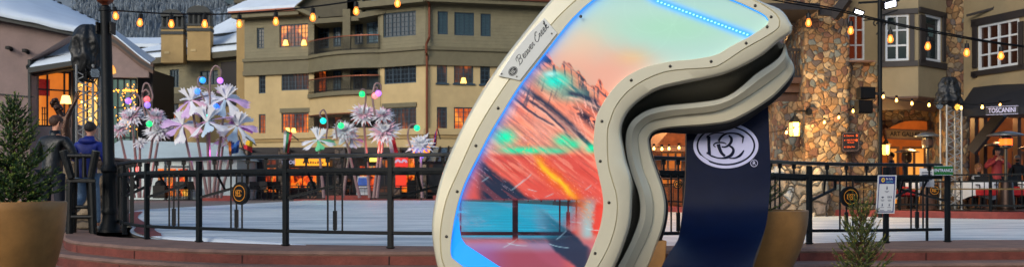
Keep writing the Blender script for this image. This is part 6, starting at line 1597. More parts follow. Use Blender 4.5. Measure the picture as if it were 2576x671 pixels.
# ---------------- string lights
def bulb_glass():
    m = bpy.data.materials.new('amber_bulb_glass'); m.use_nodes = True; nt = m.node_tree; b = nt.nodes["Principled BSDF"]
    b.inputs['Base Color'].default_value = (.6, .3, .08, 1); b.inputs['Emission Color'].default_value = (1, .30, .045, 1); b.inputs['Emission Strength'].default_value = 1.1; b.inputs['Roughness'].default_value = .1
    tr = nt.nodes.new("ShaderNodeBsdfTransparent"); tr.inputs[0].default_value = (1, .75, .45, 1); ms = nt.nodes.new("ShaderNodeMixShader"); ms.inputs[0].default_value = .55
    nt.links.new(b.outputs[0], ms.inputs[1]); nt.links.new(tr.outputs[0], ms.inputs[2]); nt.links.new(ms.outputs[0], nt.nodes['Material Output'].inputs[0]); return m
M['filament'] = glow('filament', (1, .70, .34), 9)
def string_light(name, label, wires, bulbs, d_of, size, bulbm, drop=.03, wr=.012, tiny=False):
    t = thing(name, label, 'string lights', P(*wires[0][0], d_of(wires[0][0][0])))
    for w in wires:
        m = MB(); m.tube(crom([P(u, v, d_of(u)) for u, v in w], max(20, len(w) * 6)), wr, 5); m.build('cable', M['black'], t)
    for (u, v, tl) in bulbs:
        c = P(u, v, d_of(u)); dx = math.sin(tl) ; up = Vector((dx, 0, math.cos(tl)))
        if not tiny:
            m = MB(); m.tube([c + up * size * 1.25, c + up * size * .55], [size * .30, size * .36], 8); m.tube([c + up * size * 1.25, c + up * size * 1.7], .007, 5); so = m.build('socket', M['black'], t)
        else:
            m = MB(); m.tube([c + up * size * 1.6, c + up * size * .7], size * .45, 6); so = m.build('socket', M['black'], t)
        m = MB(); prof = [(.02, -.62), (.26, -.55), (.42, -.3), (.44, -.1), (.36, .15), (.26, .4), (.22, .6)]
        rings = []; e1 = Vector((math.cos(tl), 0, -math.sin(tl))); e2 = Vector((0, 1, 0))
        for r, z in prof: rings.append([c + up * z * size + (e1 * math.cos(a) + e2 * math.sin(a)) * r * size for a in np.linspace(0, 2 * math.pi, 11)[:-1].tolist()])
        m.loft(rings); bo = m.build('bulb', bulbm, t, smooth=True)
        if not tiny: m = MB(); m.ball(c - up * .05 * size, (size * .17, size * .17, size * .36), 8, 8); m.build('filament', M['filament'], bo)
    return t
M['bulb_edison'] = bulb_glass()
dS = lambda u: 15.4 - .0012 * u
string_light('string_light', 'string of amber filament bulbs hung from the lamp post across the left', [[(276, 29), (285, 27), (400, 34), (520, 37), (602, 34), (700, 27), (800, 16), (890, 3), (960, -12), (1100, -50)]],
             [(291, 40, -.15), (352, 57, .12), (431, 60, 0), (515, 60, .02), (602, 60, .03), (694, 54, 0), (787, 44, 0), (896, 28, 0), (1000, 8, 0)], dS, .104, M['bulb_edison'])
dS2 = lambda u: 13.2 + (u - 1900) * .0006
string_light('string_light', 'doubled cable of amber filament bulbs crossing in front of the stone tower', [[(1880, -12), (2000, 11), (2100, 27), (2200, 51), (2300, 73), (2400, 92), (2500, 109), (2620, 124)], [(1895, -14), (2000, 5), (2100, 22), (2200, 47), (2300, 69), (2400, 88), (2500, 106), (2620, 122)]],
             [(2034, 57, 0), (2140, 77, .06), (2240, 98, 0), (2334, 116, .05), (2432, 132, 0), (2518, 140, 0)], dS2, .095, M['bulb_edison'], wr=.010)
dS3 = lambda u: 25.2
string_light('small_string_light', 'string of small warm bulbs from the light pole to the right truss and awning', [[(2215, 236), (2240, 248), (2300, 255), (2365, 262), (2420, 262), (2480, 262), (2576, 248), (2620, 246)]],
             [(2222, 243, 0), (2255, 252, 0), (2294, 260, 0), (2337, 264, 0), (2418, 271, 0), (2471, 269, 0), (2516, 265, 0), (2573, 259, 0)], dS3, .075, M['bulb_small'], wr=.012, tiny=True)
string_light('small_string_light', 'sagging string of small warm bulbs along the stone tower below the speakers', [[(2210, 242), (2190, 262), (2146, 272), (2110, 289), (2074, 301), (2020, 316), (1978, 326), (1930, 334)]],
             [(2146, 279, 0), (2110, 295, 0), (2074, 307, 0), (1998, 329, 0), (1978, 333, 0)], lambda u: 26.6, .075, M['bulb_small'], wr=.010, tiny=True)
string_light('small_string_light', 'row of small warm bulbs seen between the goggles and the navy strap', [[(1600, 368), (1660, 370), (1740, 366)]], [(1645, 373, 0), (1665, 374, 0), (1683, 373, 0), (1708, 371, 0)], lambda u: 30, .085, M['bulb_small'], wr=.01, tiny=True)
plight('bulb_glow', P(1000, 60, 14), (1, .6, .25), 6, .2); 

# ---------------- pole with floodlights and speakers
dp = 26.0
t = thing('light_pole', 'tall dark pole carrying floodlights and speakers in front of the cream bay', 'pole', (X(2213, dp), dp, -.05))
m = MB(); m.tube([(X(2214, dp), dp, -.08), (X(2213, dp), dp, 7.5)], .058, 12); m.build('pole', M['iron'], t, smooth='auto')
m = MB(); m.bar(P(2160, 8, dp), P(2262, 2, dp), .05, .05)
def scroll(c, s, sg):
    pts = []
    for k in range(26): a = k / 25 * 4.2; r = s * (1 - k / 30); pts.append(Vector((c[0] + sg * (r * math.cos(a) - s), c[1], c[2] + r * math.sin(a))))
    return pts
m.build('cross_arm', M['iron'], t)
for a_ in ((2205, 62, .17, -1), (2221, 62, .17, 1), (2205, 88, .1, -1)):
    m = MB(); m.tube(scroll(P(a_[0], a_[1], dp), a_[2], a_[3]), .018, 6); m.build('scroll', M['iron'], t)
m = MB()
m.bar(P(2172, 52, dp), P(2212, 48, dp), .03, .03); m.bar(P(2216, 40, dp), P(2258, 26, dp), .03, .03); m.build('scroll_bracket', M['iron'], t)
for (u, v, w_, h_, tl) in ((2161, 32, 26, 12, .35), (2240, 12, 36, 20, -.25)):
    g = thing('floodlight', 'small blazing floodlight on the pole bracket, nearer the stone tower' if u < 2200 else 'larger blazing floodlight at the top of the light pole', 'floodlight', P(u, v, dp - .25)); c = P(u, v, dp - .25); kk = dp / F
    ex = Vector((math.cos(tl), 0, -math.sin(tl))); ez = Vector((math.sin(tl), -.5, math.cos(tl))).normalized(); nn = ez.cross(ex).normalized(); nn = nn if nn.y < 0 else -nn
    m = MB(); a, b_ = ex * w_ * kk / 2, ez * h_ * kk / 2; m.prism([c - a - b_, c + a - b_, c + a + b_, c - a + b_], -nn * .12); m.build('housing', M['black'], g)
    m = MB(); a, b_ = a * .74, b_ * .66; cc_ = c + nn * .004; m.poly([cc_ - a - b_, cc_ + a - b_, cc_ + a + b_, cc_ - a + b_]); m.build('lamp_face', M['flood'], g)
    l = bpy.data.lights.new('flood', 'SPOT'); l.energy = 25; l.spot_size = R(120); l.color = (.9, .93, 1); l.shadow_soft_size = .15; lo_ = bpy.data.objects.new('flood', l); lo_.location = c + nn * .2; lo_.rotation_euler = (-(nn + Vector((0, -.3, -.6)))).to_track_quat('Z', 'Y').to_euler(); COL.objects.link(lo_)
for (u0, v0, u1, v1, lb_) in ((2165, 218, 2207, 248, 'upper black loudspeaker clamped to the light pole'), (2160, 251, 2200, 284, 'lower black loudspeaker clamped to the light pole')):
    g = thing('loudspeaker', lb_, 'speaker', P((u0 + u1) / 2, v1, dp)); m = MB(); a = P(u0, v1, dp - .3); b_ = P(u1, v0, dp - .3)
    m.hexa([(a.x, dp - .3, a.z), (b_.x, dp - .2, a.z), (b_.x, dp + .1, a.z), (a.x, dp + .05, a.z), (a.x, dp - .3, b_.z), (b_.x, dp - .2, b_.z), (b_.x, dp + .1, b_.z), (a.x, dp + .05, b_.z)]); m.build('cabinet', M['black_plastic'], g, bevel=.02)
    m = MB(); m.hexa([(a.x + .04, dp - .31, a.z + .03), (b_.x - .04, dp - .215, a.z + .03), (b_.x - .04, dp - .205, a.z + .03), (a.x + .04, dp - .295, a.z + .03), (a.x + .04, dp - .31, b_.z - .03), (b_.x - .04, dp - .215, b_.z - .03), (b_.x - .04, dp - .205, b_.z - .03), (a.x + .04, dp - .295, b_.z - .03)]); m.build('grille', M['black'], g)
    m = MB(); m.bar((b_.x, dp - .05, (a.z + b_.z) / 2), (X(2212, dp), dp, (a.z + b_.z) / 2), .05, .08); m.build('clamp', M['steel'], g)

# ---------------- wall lantern, direction sign, gallery sign, awning
def lantern(name, label, u, v, d, s, light, arm=True):
    t = thing(name, label, 'lantern', P(u, v, d)); c = P(u, v, d)
    m = MB(); m.lathe([(.17 * s, -.27 * s), (.19 * s, .18 * s)], c, 6); m.build('glass', glow('lantern_glass', (1, .70, .34), 1.5), t)
    m = MB(); m.lathe([(.23 * s, .18 * s), (.20 * s, .22 * s), (.05 * s, .42 * s), (.02 * s, .48 * s)], c, 6); m.lathe([(.19 * s, -.30 * s), (.19 * s, -.27 * s)], c, 6)
    for k in range(6): a = 2 * math.pi * k / 6; m.bar(c + Vector((.178 * s * math.cos(a), .178 * s * math.sin(a), -.28 * s)), c + Vector((.196 * s * math.cos(a), .196 * s * math.sin(a), .2 * s)), .022 * s, .022 * s)
    m.build('frame', M['black'], t)
    m = MB()
    if not arm: m.tube([c + Vector((0, 0, .46 * s)), c + Vector((0, 0, 1.0 * s))], .015, 6)
    else: m.tube([c + Vector((0, 0, .46 * s)), c + Vector((0, 0, .58 * s)), c + Vector((.4 * s, .1, .60 * s)), c + Vector((.62 * s, .55 * s, .6 * s))], .022, 6); m.disc(c + Vector((.62 * s, .42 * s, .6 * s)), .13 * s, .06, 14); m.build('arm', M['black'], t)
    if light: plight('lantern_light', (c.x - .05, c.y - .45 * s, c.z), (1, .62, .24), light, .12)
lantern('wall_lantern', 'lit black wall lantern on the stone tower nearest the strap', 1999, 322, 26.95, .78, 190)
lantern('wall_lantern', 'lit black lantern hanging inside the gallery arch under the sign', 2229, 374, 28.5, .62, 40, False)
s_ = P(2138, 356, 27.1)
sg = thing('direction_sign', 'dark brown direction sign with orange lettering on the stone tower', 'sign', s_)
def sgp(x, y, k=0): return P(2140 + x, 356 - y - x * .04, 27.1 + k)
def octo(w_, h_, c_): return [(-w_ + c_, -h_), (w_ - c_, -h_), (w_, -h_ + c_), (w_, h_ - c_), (w_ - c_, h_), (-w_ + c_, h_), (-w_, h_ - c_), (-w_, -h_ + c_)]
m = MB(); m.prism([sgp(*p) for p in octo(22.5, 25, 1)], Vector((0, .08, 0))); m.build('panel', mat('sign_brown', (.10, .065, .05), .5, var=.1), sg)
m = MB(); A = [sgp(*p, -.006) for p in octo(20.5, 23, 3.5)]; B_ = [sgp(*p, -.006) for p in octo(19.6, 22.1, 3.2)]; m.strip(A + A[:1], B_ + B_[:1]); m.build('border', mat('sign_line', (.5, .4, .36), .5, var=0), sg)
orp = glow('sign_orange', (.95, .36, .10), .35)
for tx_, x, y, sz in (('Restrooms', -10.5, 15, 5.2), ('Public Parking', -10.5, 4, 5.2), ('Villa Montane', -8.5, -2, 3.9), ('Gallery Row', -10.5, -13, 5.2)):
    text(tx_, sz, lambda a, b_, k, x=x, y=y: sgp(x + a, y + b_, -.01), orp, 'sign_line', sg, 'LEFT', bold=.06, sx=.80)
m = MB()
for y in (15, 4, -13): m.poly([sgp(-17, y, -.01), sgp(-14, y - 2, -.01), sgp(-14, y + 2, -.01)])
for y in (14.5, 3): m.prism([sgp(13.5, y - 2.6, -.01), sgp(17.2, y - 2.6, -.01), sgp(17.2, y + 3, -.01), sgp(13.5, y + 3, -.01)], Vector((0, .003, 0)))
m.build('arrow_symbols', orp, sg)
sg = thing('gallery_sign', 'long wooden sign reading art galleries over the lit arch', 'sign', P(2285, 337, 28.9))
gp = lambda x, y, k=0: P(2286 + x, 338 - y + x * .035, 28.85 + k)
m = MB(); m.prism([gp(*p) for p in ((-60, -13), (60, -13), (60, 13), (-60, 13))], Vector((0, .1, 0))); m.build('board', M['brown'], sg)
m = MB(); m.prism([gp(*p, -.012) for p in ((-56, -9.5), (56, -9.5), (56, 9.5), (-56, 9.5))], Vector((0, .01, 0))); m.build('sign_field', mat('sign_tan', (.42, .33, .22), .6, var=.15), sg)
text('ART GALLERIES', 15.5, lambda a, b_, k: gp(a, b_, -.02), M['black'], 'sign_letters', sg, bold=.35, sx=.88)
# awning
t = thing('fabric_awning', 'dark navy sloping awning on the cream wing above the restaurant porch', 'awning', P(2510, 292, 26.2))
m = MB(); dA1, dA0 = 26.6, 25.0
tl_, tr_ = P(2448, 220, 27.5), P(2660, 196, 25.4); bl_, br_ = P(2411, 275, 26.0), P(2660, 266, 23.8); vl_, vr_ = P(2411, 293, 26.0), P(2660, 283, 23.8)
m.quad(bl_, br_, tr_, tl_); m.quad(vl_, vr_, br_, bl_); lw = P(2411, 293, 27.9); m.quad(vl_, bl_, tl_, P(2448, 285, 27.6)); m.quad(P(2448, 286, 27.5), P(2660, 276, 25.4), vr_, vl_)
m.build('canvas', mat('awning_navy', (.045, .055, .085), .75, var=.2, scale=4), t)
ws = thing('restaurant_sign', 'black strip sign with pale letters on the navy awning', 'sign', P(2523, 280, 25.1))
def wp(x, y, k=0): 
    f_ = (2523 + x - 2411) / 249; b0 = vl_.lerp(vr_, f_); return Vector((b0.x, b0.y - .05 + k, b0.z)) + Vector((0, 0, (10.5 + y) * .0102))
m = MB(); m.prism([wp(*p) for p in ((-41, -10), (41, -10), (41, 10), (-41, 10))], Vector((0, .03, 0))); m.build('sign_panel', mat('sign_slate', (.16, .17, .19), .6, var=.1), ws)
text('TOSCANINI', 16.5, lambda a, b_, k: wp(a, b_, -.012), M['print_white'], 'sign_letters', ws, bold=.18, sx=.80)
m = MB()
for y in (-10.2, 9.4): m.prism([wp(-41, y, -.004), wp(41, y, -.004), wp(41, y + .9, -.004), wp(-41, y + .9, -.004)], Vector((0, .003, 0)))
m.build('sign_edge', M['print_white'], ws)

# ---------------- signs on the near railing
sg = thing('notice_sign', 'tall white and blue safety notice hanging on the middle of the right railing', 'sign', P(2229, 488, 13.2))
def np_(x, y, k=0): return P(2229.5 + x - y * -.06 * 1, 488 - y, 13.2 + k)
def npq(x0, y0, x1, y1, k): return [np_(x0, y0, k), np_(x1, y0, k), np_(x1, y1, k), np_(x0, y1, k)]
m = MB(); m.prism(npq(-23.5, -48, 23.5, 48, 0), Vector((0, .012, 0))); m.build('panel', mat('sign_white', (.78, .79, .80), .5, var=.03), sg)
blu = mat('sign_blue', (.07, .13, .42), .5, var=0)
m = MB(); m.prism(npq(-20.5, -45, 20.5, 45.5, -.003), Vector((0, .002, 0))); m.build('blue_border', blu, sg)
m = MB(); m.prism(npq(-18.5, -42.5, 18.5, 26, -.006), Vector((0, .002, 0))); m.build('field', MATS['sign_white'], sg)
m = MB(); m.poly([np_(-10 + 4.4 * math.cos(a), 36 + 5.6 * math.sin(a), -.008) for a in np.linspace(0, 6.283, 21)[:-1]]); m.build('yellow_badge', mat('sign_gold', (.9, .75, .1), .5, var=0), sg)
m = MB(); m.prism(npq(-12.8, 35.2, -7.2, 36.8, -.010), Vector((0, .001, 0))); m.prism(npq(-10.8, 32.5, -9.2, 39.5, -.011), Vector((0, .001, 0))); m.build('badge_cross', blu, sg)
text('Be Safe', 7.2, lambda a, b_, k: np_(-3 + a, 38.6 + b_, -.009), MATS['sign_white'], 'sign_title', sg, 'LEFT', bold=.12, sx=.8)
text('together', 6.4, lambda a, b_, k: np_(-3 + a, 31.6 + b_, -.009), mat('sign_cyan', (.45, .75, .85), .5, var=0), 'sign_title', sg, 'LEFT', shear=.2, sx=.85)
ink2 = mat('sign_ink', (.22, .26, .36), .6, var=0)
def picto(fn_): 
    global m
    m = MB(); fn_(); m.build('pictogram', ink2, sg)
def stick(x, y, s):
    m.poly([np_(x + s * .9 * math.cos(a), y + s * 2.6 + s * .9 * math.sin(a), -.009) for a in np.linspace(0, 6.283, 11)[:-1]]); m.poly([np_(x - s, y - s, -.009), np_(x + s, y - s, -.009), np_(x + s * .9, y + s * 1.5, -.009), np_(x - s * .9, y + s * 1.5, -.009)])
picto(lambda: stick(1, 14, 1.8))
picto(lambda: m.poly([np_(-12.5, -7, -.009), np_(-8.5, -10.5, -.009), np_(-4.5, -7, -.009), np_(-8.5, -5, -.009)]))
for x in (5, 9, 13): picto(lambda: stick(x, -8, 1.2))
picto(lambda: stick(-8.5, -28, 1.5)); picto(lambda: stick(9, -28, 1.4))
for (x, y, w_) in ((1, 7.5, 11), (1, 5, 6), (-8.5, -14, 9), (-8.5, -16.5, 6), (9, -14, 9), (9, -16.5, 7), (-8.5, -33, 9), (9, -33, 9), (-9, -40, 12), (10, -40, 9)):
    m = MB(); m.poly([np_(x - w_ / 2, y - .5, -.009), np_(x + w_ / 2, y - .5, -.009), np_(x + w_ / 2, y + .6, -.009), np_(x - w_ / 2, y + .6, -.009)]); m.build('caption_line', ink2, sg)
sg = thing('entrance_sign', 'green entrance sign with white letters at the end post of the railing', 'sign', P(2374, 428, 13.5))
ep = lambda x, y, k=0: P(2374 + x, 428.5 - y, 13.48 + k)
m = MB(); m.prism([ep(*p) for p in ((-24, -12), (24, -12), (24, 12), (-24, 12))], Vector((0, .015, 0))); m.build('panel', mat('sign_green', (.06, .36, .13), .45, var=.05), sg)
text('ENTRANCE', 10.6, lambda a, b_, k: ep(a, b_, -.004), M['print_white'], 'sign_letters', sg, bold=.06, sx=.86)
m = MB(); 
for y in (-11.3, 10.7): m.prism([ep(-23.3, y, -.003), ep(23.3, y, -.003), ep(23.3, y + .6, -.003), ep(-23.3, y + .6, -.003)], Vector((0, .001, 0)))
m.build('sign_edge', M['print_white'], sg)
sg = thing('paper_notice', 'white paper notices fixed to the patio side behind the entrance sign', 'notice', P(2331, 430, 14.2))
m = MB(); m.prism([P(2314, 468, 14.0), P(2350, 470, 14.0), P(2350, 425, 14.0), P(2314, 422, 14.0)], Vector((0, .01, 0))); m.build('sheet', MATS['sign_white'], sg)
m = MB(); 
for v in (432, 438, 444, 450): m.prism([P(2319, v + 2, 13.99), P(2345, v + 2, 13.99), P(2345, v, 13.99), P(2319, v, 13.99)], Vector((0, .002, 0)))
m.build('print_lines', ink2, sg)
m = MB(); i = at_x(P(2331, 440, 14).x) 
m.bar(P(2332, 470, 14.02), P(2332, 609, 14.02), .03); m.build('stake', M['iron'], sg)

# ---------------- patio railing (right) and far railing
def simple_rail(name, label, pts, h, gap, z0=0, post=.06, medal=(), hand=True, every=1.6):
    t = thing(name, label, 'railing', pts[0] if len(pts[0]) == 3 else (*pts[0], z0)); c = along([Vector((x, y, 0)) for x, y in pts], 80); Ltot = sum((b_ - a).length for a, b_ in zip(c, c[1:]))
    def at(s): 
        s = min(s, Ltot - 1e-4)
        for a, b_ in zip(c, c[1:]):
            L_ = (b_ - a).length
            if s <= L_: return a.lerp(b_, s / L_)
            s -= L_
        return c[-1]
    for nm_, z, w_, hh in (('top_rail', h, post * 1.1, post * .7), ('middle_rail', h - .17, post * .7, post * .7), ('bottom_rail', .3, post * .7, post * .8)):
        m = MB(); m.sweep([p + Vector((0, 0, z + z0)) for p in c], w_, hh); m.build(nm_, M['iron'], t)
    if hand: m = MB(); m.sweep([p + Vector((0, -.15, h - .36 + z0)) for p in c], post * .7, post * .6); m.build('handrail', M['brass_bar'], t)
    n = int(Ltot / every)
    for k in range(n + 1):
        p = at(k * Ltot / n); m = MB(); m.bar(p + Vector((0, 0, z0)), p + Vector((0, 0, z0 + h)), post, post); m.build('post', M['iron'], t)
    m = MB(); n = int(Ltot / gap)
    for k in range(n): p = at((k + .5) * Ltot / n); m.bar(p + Vector((0, 0, z0 + .3)), p + Vector((0, 0, z0 + h - .17)), .02, .02)
    o = m.build('balusters', M['iron'], t); o['kind'] = 'stuff'
    for (u, v) in medal:
        d_ = min(c, key=lambda p: abs(p.x / p.y - (u - CX) / F)).y - .08; medallion(P(u, v, d_), (0, -1, 0), .15, t)
    return t
simple_rail('patio_railing', 'dark iron patio railing with a brown handrail on the far right of the ice', [(X(2064, 28.6), 28.6), (X(2300, 26.4), 26.4), (X(2497, 24.8), 24.8), (X(2760, 23), 23)], 1.07, .30, -.03, medal=((2351, 478),), every=2.0)
simple_rail('patio_railing', 'short dark railing seen in the gap between the goggles and the strap', [(X(1560, 38), 38), (X(1720, 32.6), 32.6), (X(1960, 29.8), 29.8)], 1.05, .35, -.03, hand=False, medal=((1705, 463),))
simple_rail('far_railing', 'long low iron railing across the far end of the ice', [(-15.5, 64.6), (-2.8, 64.6), (3, 52)], .92, .9, 0, post=.09, medal=((668, 480), (806, 478)), hand=False, every=1.6)

# ---------------- patio furniture and heaters
def heater(name, label, u, v_top, d, lit, rad=.46, z0=.13, group='patio heaters by the restaurant'):
    c = (X(u, d), d, z0); zt = Z(v_top, d); t = thing(name, label, 'patio heater', c, group)
    m = MB(); m.lathe([(.24, 0), (.24, .05), (.22, .06), (.17, .75), (.15, .78)], c, 20); m.build('tank_housing', M['brown'] if not lit else mat('bronze_steel', (.20, .14, .11), .35, .7), t, smooth='auto')
    m = MB(); m.tube([(c[0], c[1], z0 + .75), (c[0], c[1], zt - .45)], .04, 10); m.build('pole', M['steel'], t)
    m = MB(); m.lathe([(.07, -.45), (.14, -.42), (.15, -.15), (.12, -.12)], (c[0], c[1], zt), 14); m.build('burner', M['steel'], t)
    m = MB(); m.lathe([(.152, -.36), (.156, -.34), (.156, -.22), (.152, -.20)], (c[0], c[1], zt), 14, cap=False); m.build('burner_mesh', glow('heater_glow', (1, .28, .06), 3.5) if lit else M['brown'], t)
    m = MB(); m.lathe([(.02, 0), (.15, -.005), (rad * .75, -.06), (rad, -.10), (rad, -.115), (rad * .7, -.08), (.1, -.03)], (c[0], c[1], zt), 28, cap=False); m.build('reflector', mat('brushed_dome', (.62, .66, .68), .3, .75, var=.05), t, smooth=True)
    return t
heater('patio_heater', 'patio heater with a pale dome just left of the right truss', 2333, 333, 27.6, False, .36); heater('patio_heater', 'lit patio heater with red glow beside the person in the pink coat', 2530, 330, 25.9, True, .46)
heater('patio_heater', 'dark patio heater glowing orange under the gallery sign', 2281, 374, 31.5, False, .38); heater('patio_heater', 'farther patio heater half hidden behind the lit red one', 2512, 357, 30.5, False, .42)
heater('patio_heater', 'patio heater standing close behind the left truss side heater', 2352, 362, 30.8, False, .34); heater('patio_heater', 'patio heater cut by the photo edge beside the masked man', 2600, 364, 29.0, False, .42)
def make_chair(name, label, group, mats=(M['black'], M['black']), cloth=None):
    t = thing(name, label, 'chair', (0, 0, 0), group)
    m = MB(); m.box(-.22, .22, -.22, .22, .43, .46); m.build('seat', mats[1], t, bevel=.01)
    m = MB(); m.prism([(-.22, .2, .5), (.22, .2, .5), (.24, .27, .9), (-.24, .27, .9)], Vector((0, .02, 0))); m.build('backrest', mats[1], t)
    if cloth: m = MB(); m.prism([(-.27, .26, .33), (.27, .26, .33), (.26, .25, .62), (-.26, .25, .62)], Vector((0, -.08, 0))); m.box(-.26, .26, -.27, .2, .38, .54); m.build('red_cover', cloth, t, bevel=.02)
    for a, b_ in ((-1, -1), (1, -1), (1, 1), (-1, 1)): m = MB(); m.bar((a * .2, b_ * .2, .44), (a * .23, b_ * .24, 0), .025); m.build('leg', mats[0], t)
    for a in (-1, 1): m = MB(); m.bar((a * .24, -.2, .66), (a * .25, .25, .68), .03); m.bar((a * .24, -.2, .66), (a * .22, -.2, .44), .025); m.build('arm', mats[0], t)
    return t
def make_table(name, label, group, cloth=None, r=.42):
    t = thing(name, label, 'table', (0, 0, 0), group)
    m = MB(); m.lathe([(r, .70), (r + .01, .72), (r, .74)], (0, 0, 0), 24); m.build('tabletop', M['black'], t)
    m = MB(); m.tube([(0, 0, 0.02), (0, 0, .70)], .03, 8); m.lathe([(.25, 0), (.24, .03), (.05, .05)], (0, 0, 0), 16); m.build('pedestal', M['black'], t)
    if cloth:
        rows = []
        for j, z in enumerate((.75, .74, .6, .45, .32)):
            rows.append([Vector(((r + .03 + j * .012 + .03 * math.sin(i * 1.9) * (j / 4)) * math.cos(a), (r + .03 + j * .012 + .03 * math.sin(i * 1.9) * (j / 4)) * math.sin(a), z - (.06 * math.sin(i * .8) if j == 4 else 0))) for i, a in enumerate(np.linspace(0, 2 * math.pi, 33)[:-1].tolist())])
        m = MB(); m.loft(rows); m.f(range(32)); m.build('tablecloth', cloth, t, smooth='auto')
    return t
redc = mat('red_fleece', (.62, .05, .09), .85, var=.15, scale=6, bump=.4); wc = mat('white_cloth', (.76, .78, .80), .8, var=.06, bump=.3, bscale=6)
c0 = make_chair('cafe_chair', 'black patio chair draped with a red fleece just below the blonde woman', 'red covered patio chairs', cloth=redc); c0.location = (X(2482, 26.6), 26.6, .13); c0.rotation_euler = (0, 0, R(-8))
for u, d, rz, lb_ in ((2445, 28.2, 40, 'black patio chair with a red fleece just right of the truss foot'), (2282, 28.0, -15, 'black patio chair with a red fleece below the gallery arch'), (2314, 29.4, 30, 'black patio chair with a red fleece behind the paper notices'), (2556, 26.8, 10, 'black patio chair with a red fleece at the foot of the masked man')):
    dup(c0, (X(u, d), d, .13), lb_, R(rz))
t0_ = make_table('cafe_table', 'patio table under a white cloth in front of the blonde woman', 'white cloth patio tables', cloth=wc, r=.50); t0_.location = (X(2456, 27.2), 27.2, .13)
dup(t0_, (X(2300, 28.6), 28.6, .13), 'patio table under a white cloth below the gallery sign'); dup(t0_, (X(2575, 27.6), 27.6, .13), 'patio table under a white cloth at the photo edge by the masked man')
M['pink_coat'] = mat('pink_coat', (.62, .20, .22), .7, var=.2, scale=8, bump=.4, bscale=16); M['dark_blue'] = mat('dark_blue_coat', (.08, .14, .26), .7, var=.2, bump=.4, bscale=14); M['black_coat'] = mat('black_coat', (.06, .065, .08), .7, var=.2)
seed_h = 7
pk = person('person', 'person in a dusky pink coat and dark beanie holding a phone up to the face', (X(2507, 28.2), 28.2, .13), 1.70, R(-100), M['hair_dark'], 'pink_coat', M['pink_coat'], M['dark_trousers'],
       arms=[[(-.33, .14, 1.20), (-.06, .24, 1.42)], [(.33, .14, 1.20), (.06, .24, 1.42)]], hat=M['black_coat'])
m = MB(); c = P(2500, 383, 27.9); m.obox(c, .08, .015, .15, .2); ph_ = m.build('smartphone', M['black'], None, bevel=.005); tag(ph_, 'black smartphone held up by the person in the pink coat', 'phone')
person('person', 'seated woman with long blonde hair, dark coat and pale scarf', (X(2458, 28.6), 28.6, .13), 1.66, R(-80), M['hair_blond'], 'dark_coat', M['black_coat'], M['dark_trousers'], pose='sit', hair='long', lean=.15)
m = MB(); c = P(2456, 446, 28.45); m.lathe([(.12, -.05), (.13, .0), (.09, .06)], c, 14, cap=False); m.tube([c + Vector((-.04, -.14, 0)), c + Vector((-.06, -.19, -.25))], .05, 8); tag(m.build('pale_scarf', wc, None, smooth=True), 'pale knitted scarf round the neck of the seated blonde woman', 'scarf')
person('person', 'grey haired man in a black coat and black face mask at the photo edge', (X(2558, 29.3), 29.3, .13), 1.52, R(-95), M['hair_grey'], 'black_coat', M['black_coat'], M['dark_trousers'], mask=M['black'])
person('person', 'person in a dark blue puffy coat walking under the gallery arch', (X(2243, 31.0), 31.0, .05), 1.74, R(170), M['hair_dark'], 'blue_coat', M['dark_blue'], M['dark_trousers'], hat=M['black_coat'])
person('person', 'small figure in a blue jacket seated low at the table beside the truss', (X(2428, 28.4), 28.4, .13), 1.25, R(-60), M['hair_dark'], 'blue_jacket', M['blue_cloth'], M['dark_trousers'], pose='sit')

# ---------------- far side: chairs, tables, bin, board, people
g1 = 'black cafe chairs along the far rail'
far_c = make_chair('cafe_chair', 'black cafe chair on the far terrace, one of a row of matching chairs', g1); far_c.location = (X(447, 66), 66, 0)
for u, d, rz in ((462, 66.3, 20), (437, 66.5, -30), (488, 66, 170), (640, 66.5, 15), (655, 66, -20), (690, 66.2, 60), (703, 66.6, 160), (770, 66.4, -60), (850, 66.5, 100), (868, 66.2, 200)): dup(far_c, (X(u, d), d, 0), rz=R(rz), sc=1.35)
far_c.scale = (1.35,) * 3
ft = make_table('cafe_table', 'round black cafe table on the far terrace among matching chairs', 'black cafe tables on the far terrace'); ft.location = (X(468, 66.8), 66.8, 0); ft.scale = (1.3,) * 3
for u in (674, 792, 860): dup(ft, (X(u, 66.9), 66.9, 0), sc=1.3)
seed_h = 2
for u, lb_, c_ in ((784, 'dark clothed person sitting left at the cafe table by the stone pier', M['black_coat']), (812, 'person in a dark blue coat sitting right at the cafe table by the stone pier', M['dark_blue'])):
    person('person', lb_, (X(u, 66.4), 66.4, .1), 1.9, R(-90 if u < 800 else 200), M['hair_dark'], 'coat', c_, M['dark_trousers'], pose='sit', coll=False)
t = thing('sandwich_board', 'blue and white sandwich board standing on the far terrace', 'board', (X(911, 65), 65, 0))
for s_, nm_ in ((-1, 'front_panel'), (1, 'back_panel')):
    m = MB(); y = 65.4; m.prism([(X(896, 65), y + s_ * .45, .1), (X(927, 65), y + s_ * .45, .1), (X(923, 65), y + s_ * .08, 1.55), (X(898, 65), y + s_ * .08, 1.55)], Vector((0, .05, 0))); p_ = m.build(nm_, wc, t)
    m = MB(); m.prism([(X(899, 65), y + s_ * .2 - .06, .95), (X(923, 65), y + s_ * .2 - .06, .95), (X(922, 65), y + s_ * .1 - .06, 1.45), (X(900, 65), y + s_ * .1 - .06, 1.45)], Vector((0, .02, 0))); m.build('printed_picture', mat('board_blue', (.10, .35, .75), .5, var=.3, scale=2), p_)
t = thing('litter_bin', 'tall black litter bin with a domed lid on the far terrace', 'bin', (X(1035, 65.2), 65.2, 0))
m = MB(); m.box(X(1024, 65), X(1046, 65), 64.9, 65.5, .05, 1.0); m.build('body', M['black'], t, bevel=.03)
m = MB(); m.prism([(X(1022, 65), 64.85, 1.0), (X(1048, 65), 64.85, 1.0), (X(1042, 65), 64.85, 1.3), (X(1028, 65), 64.85, 1.3)], Vector((0, .7, 0))); m.build('lid', M['black_plastic'], t, bevel=.02)
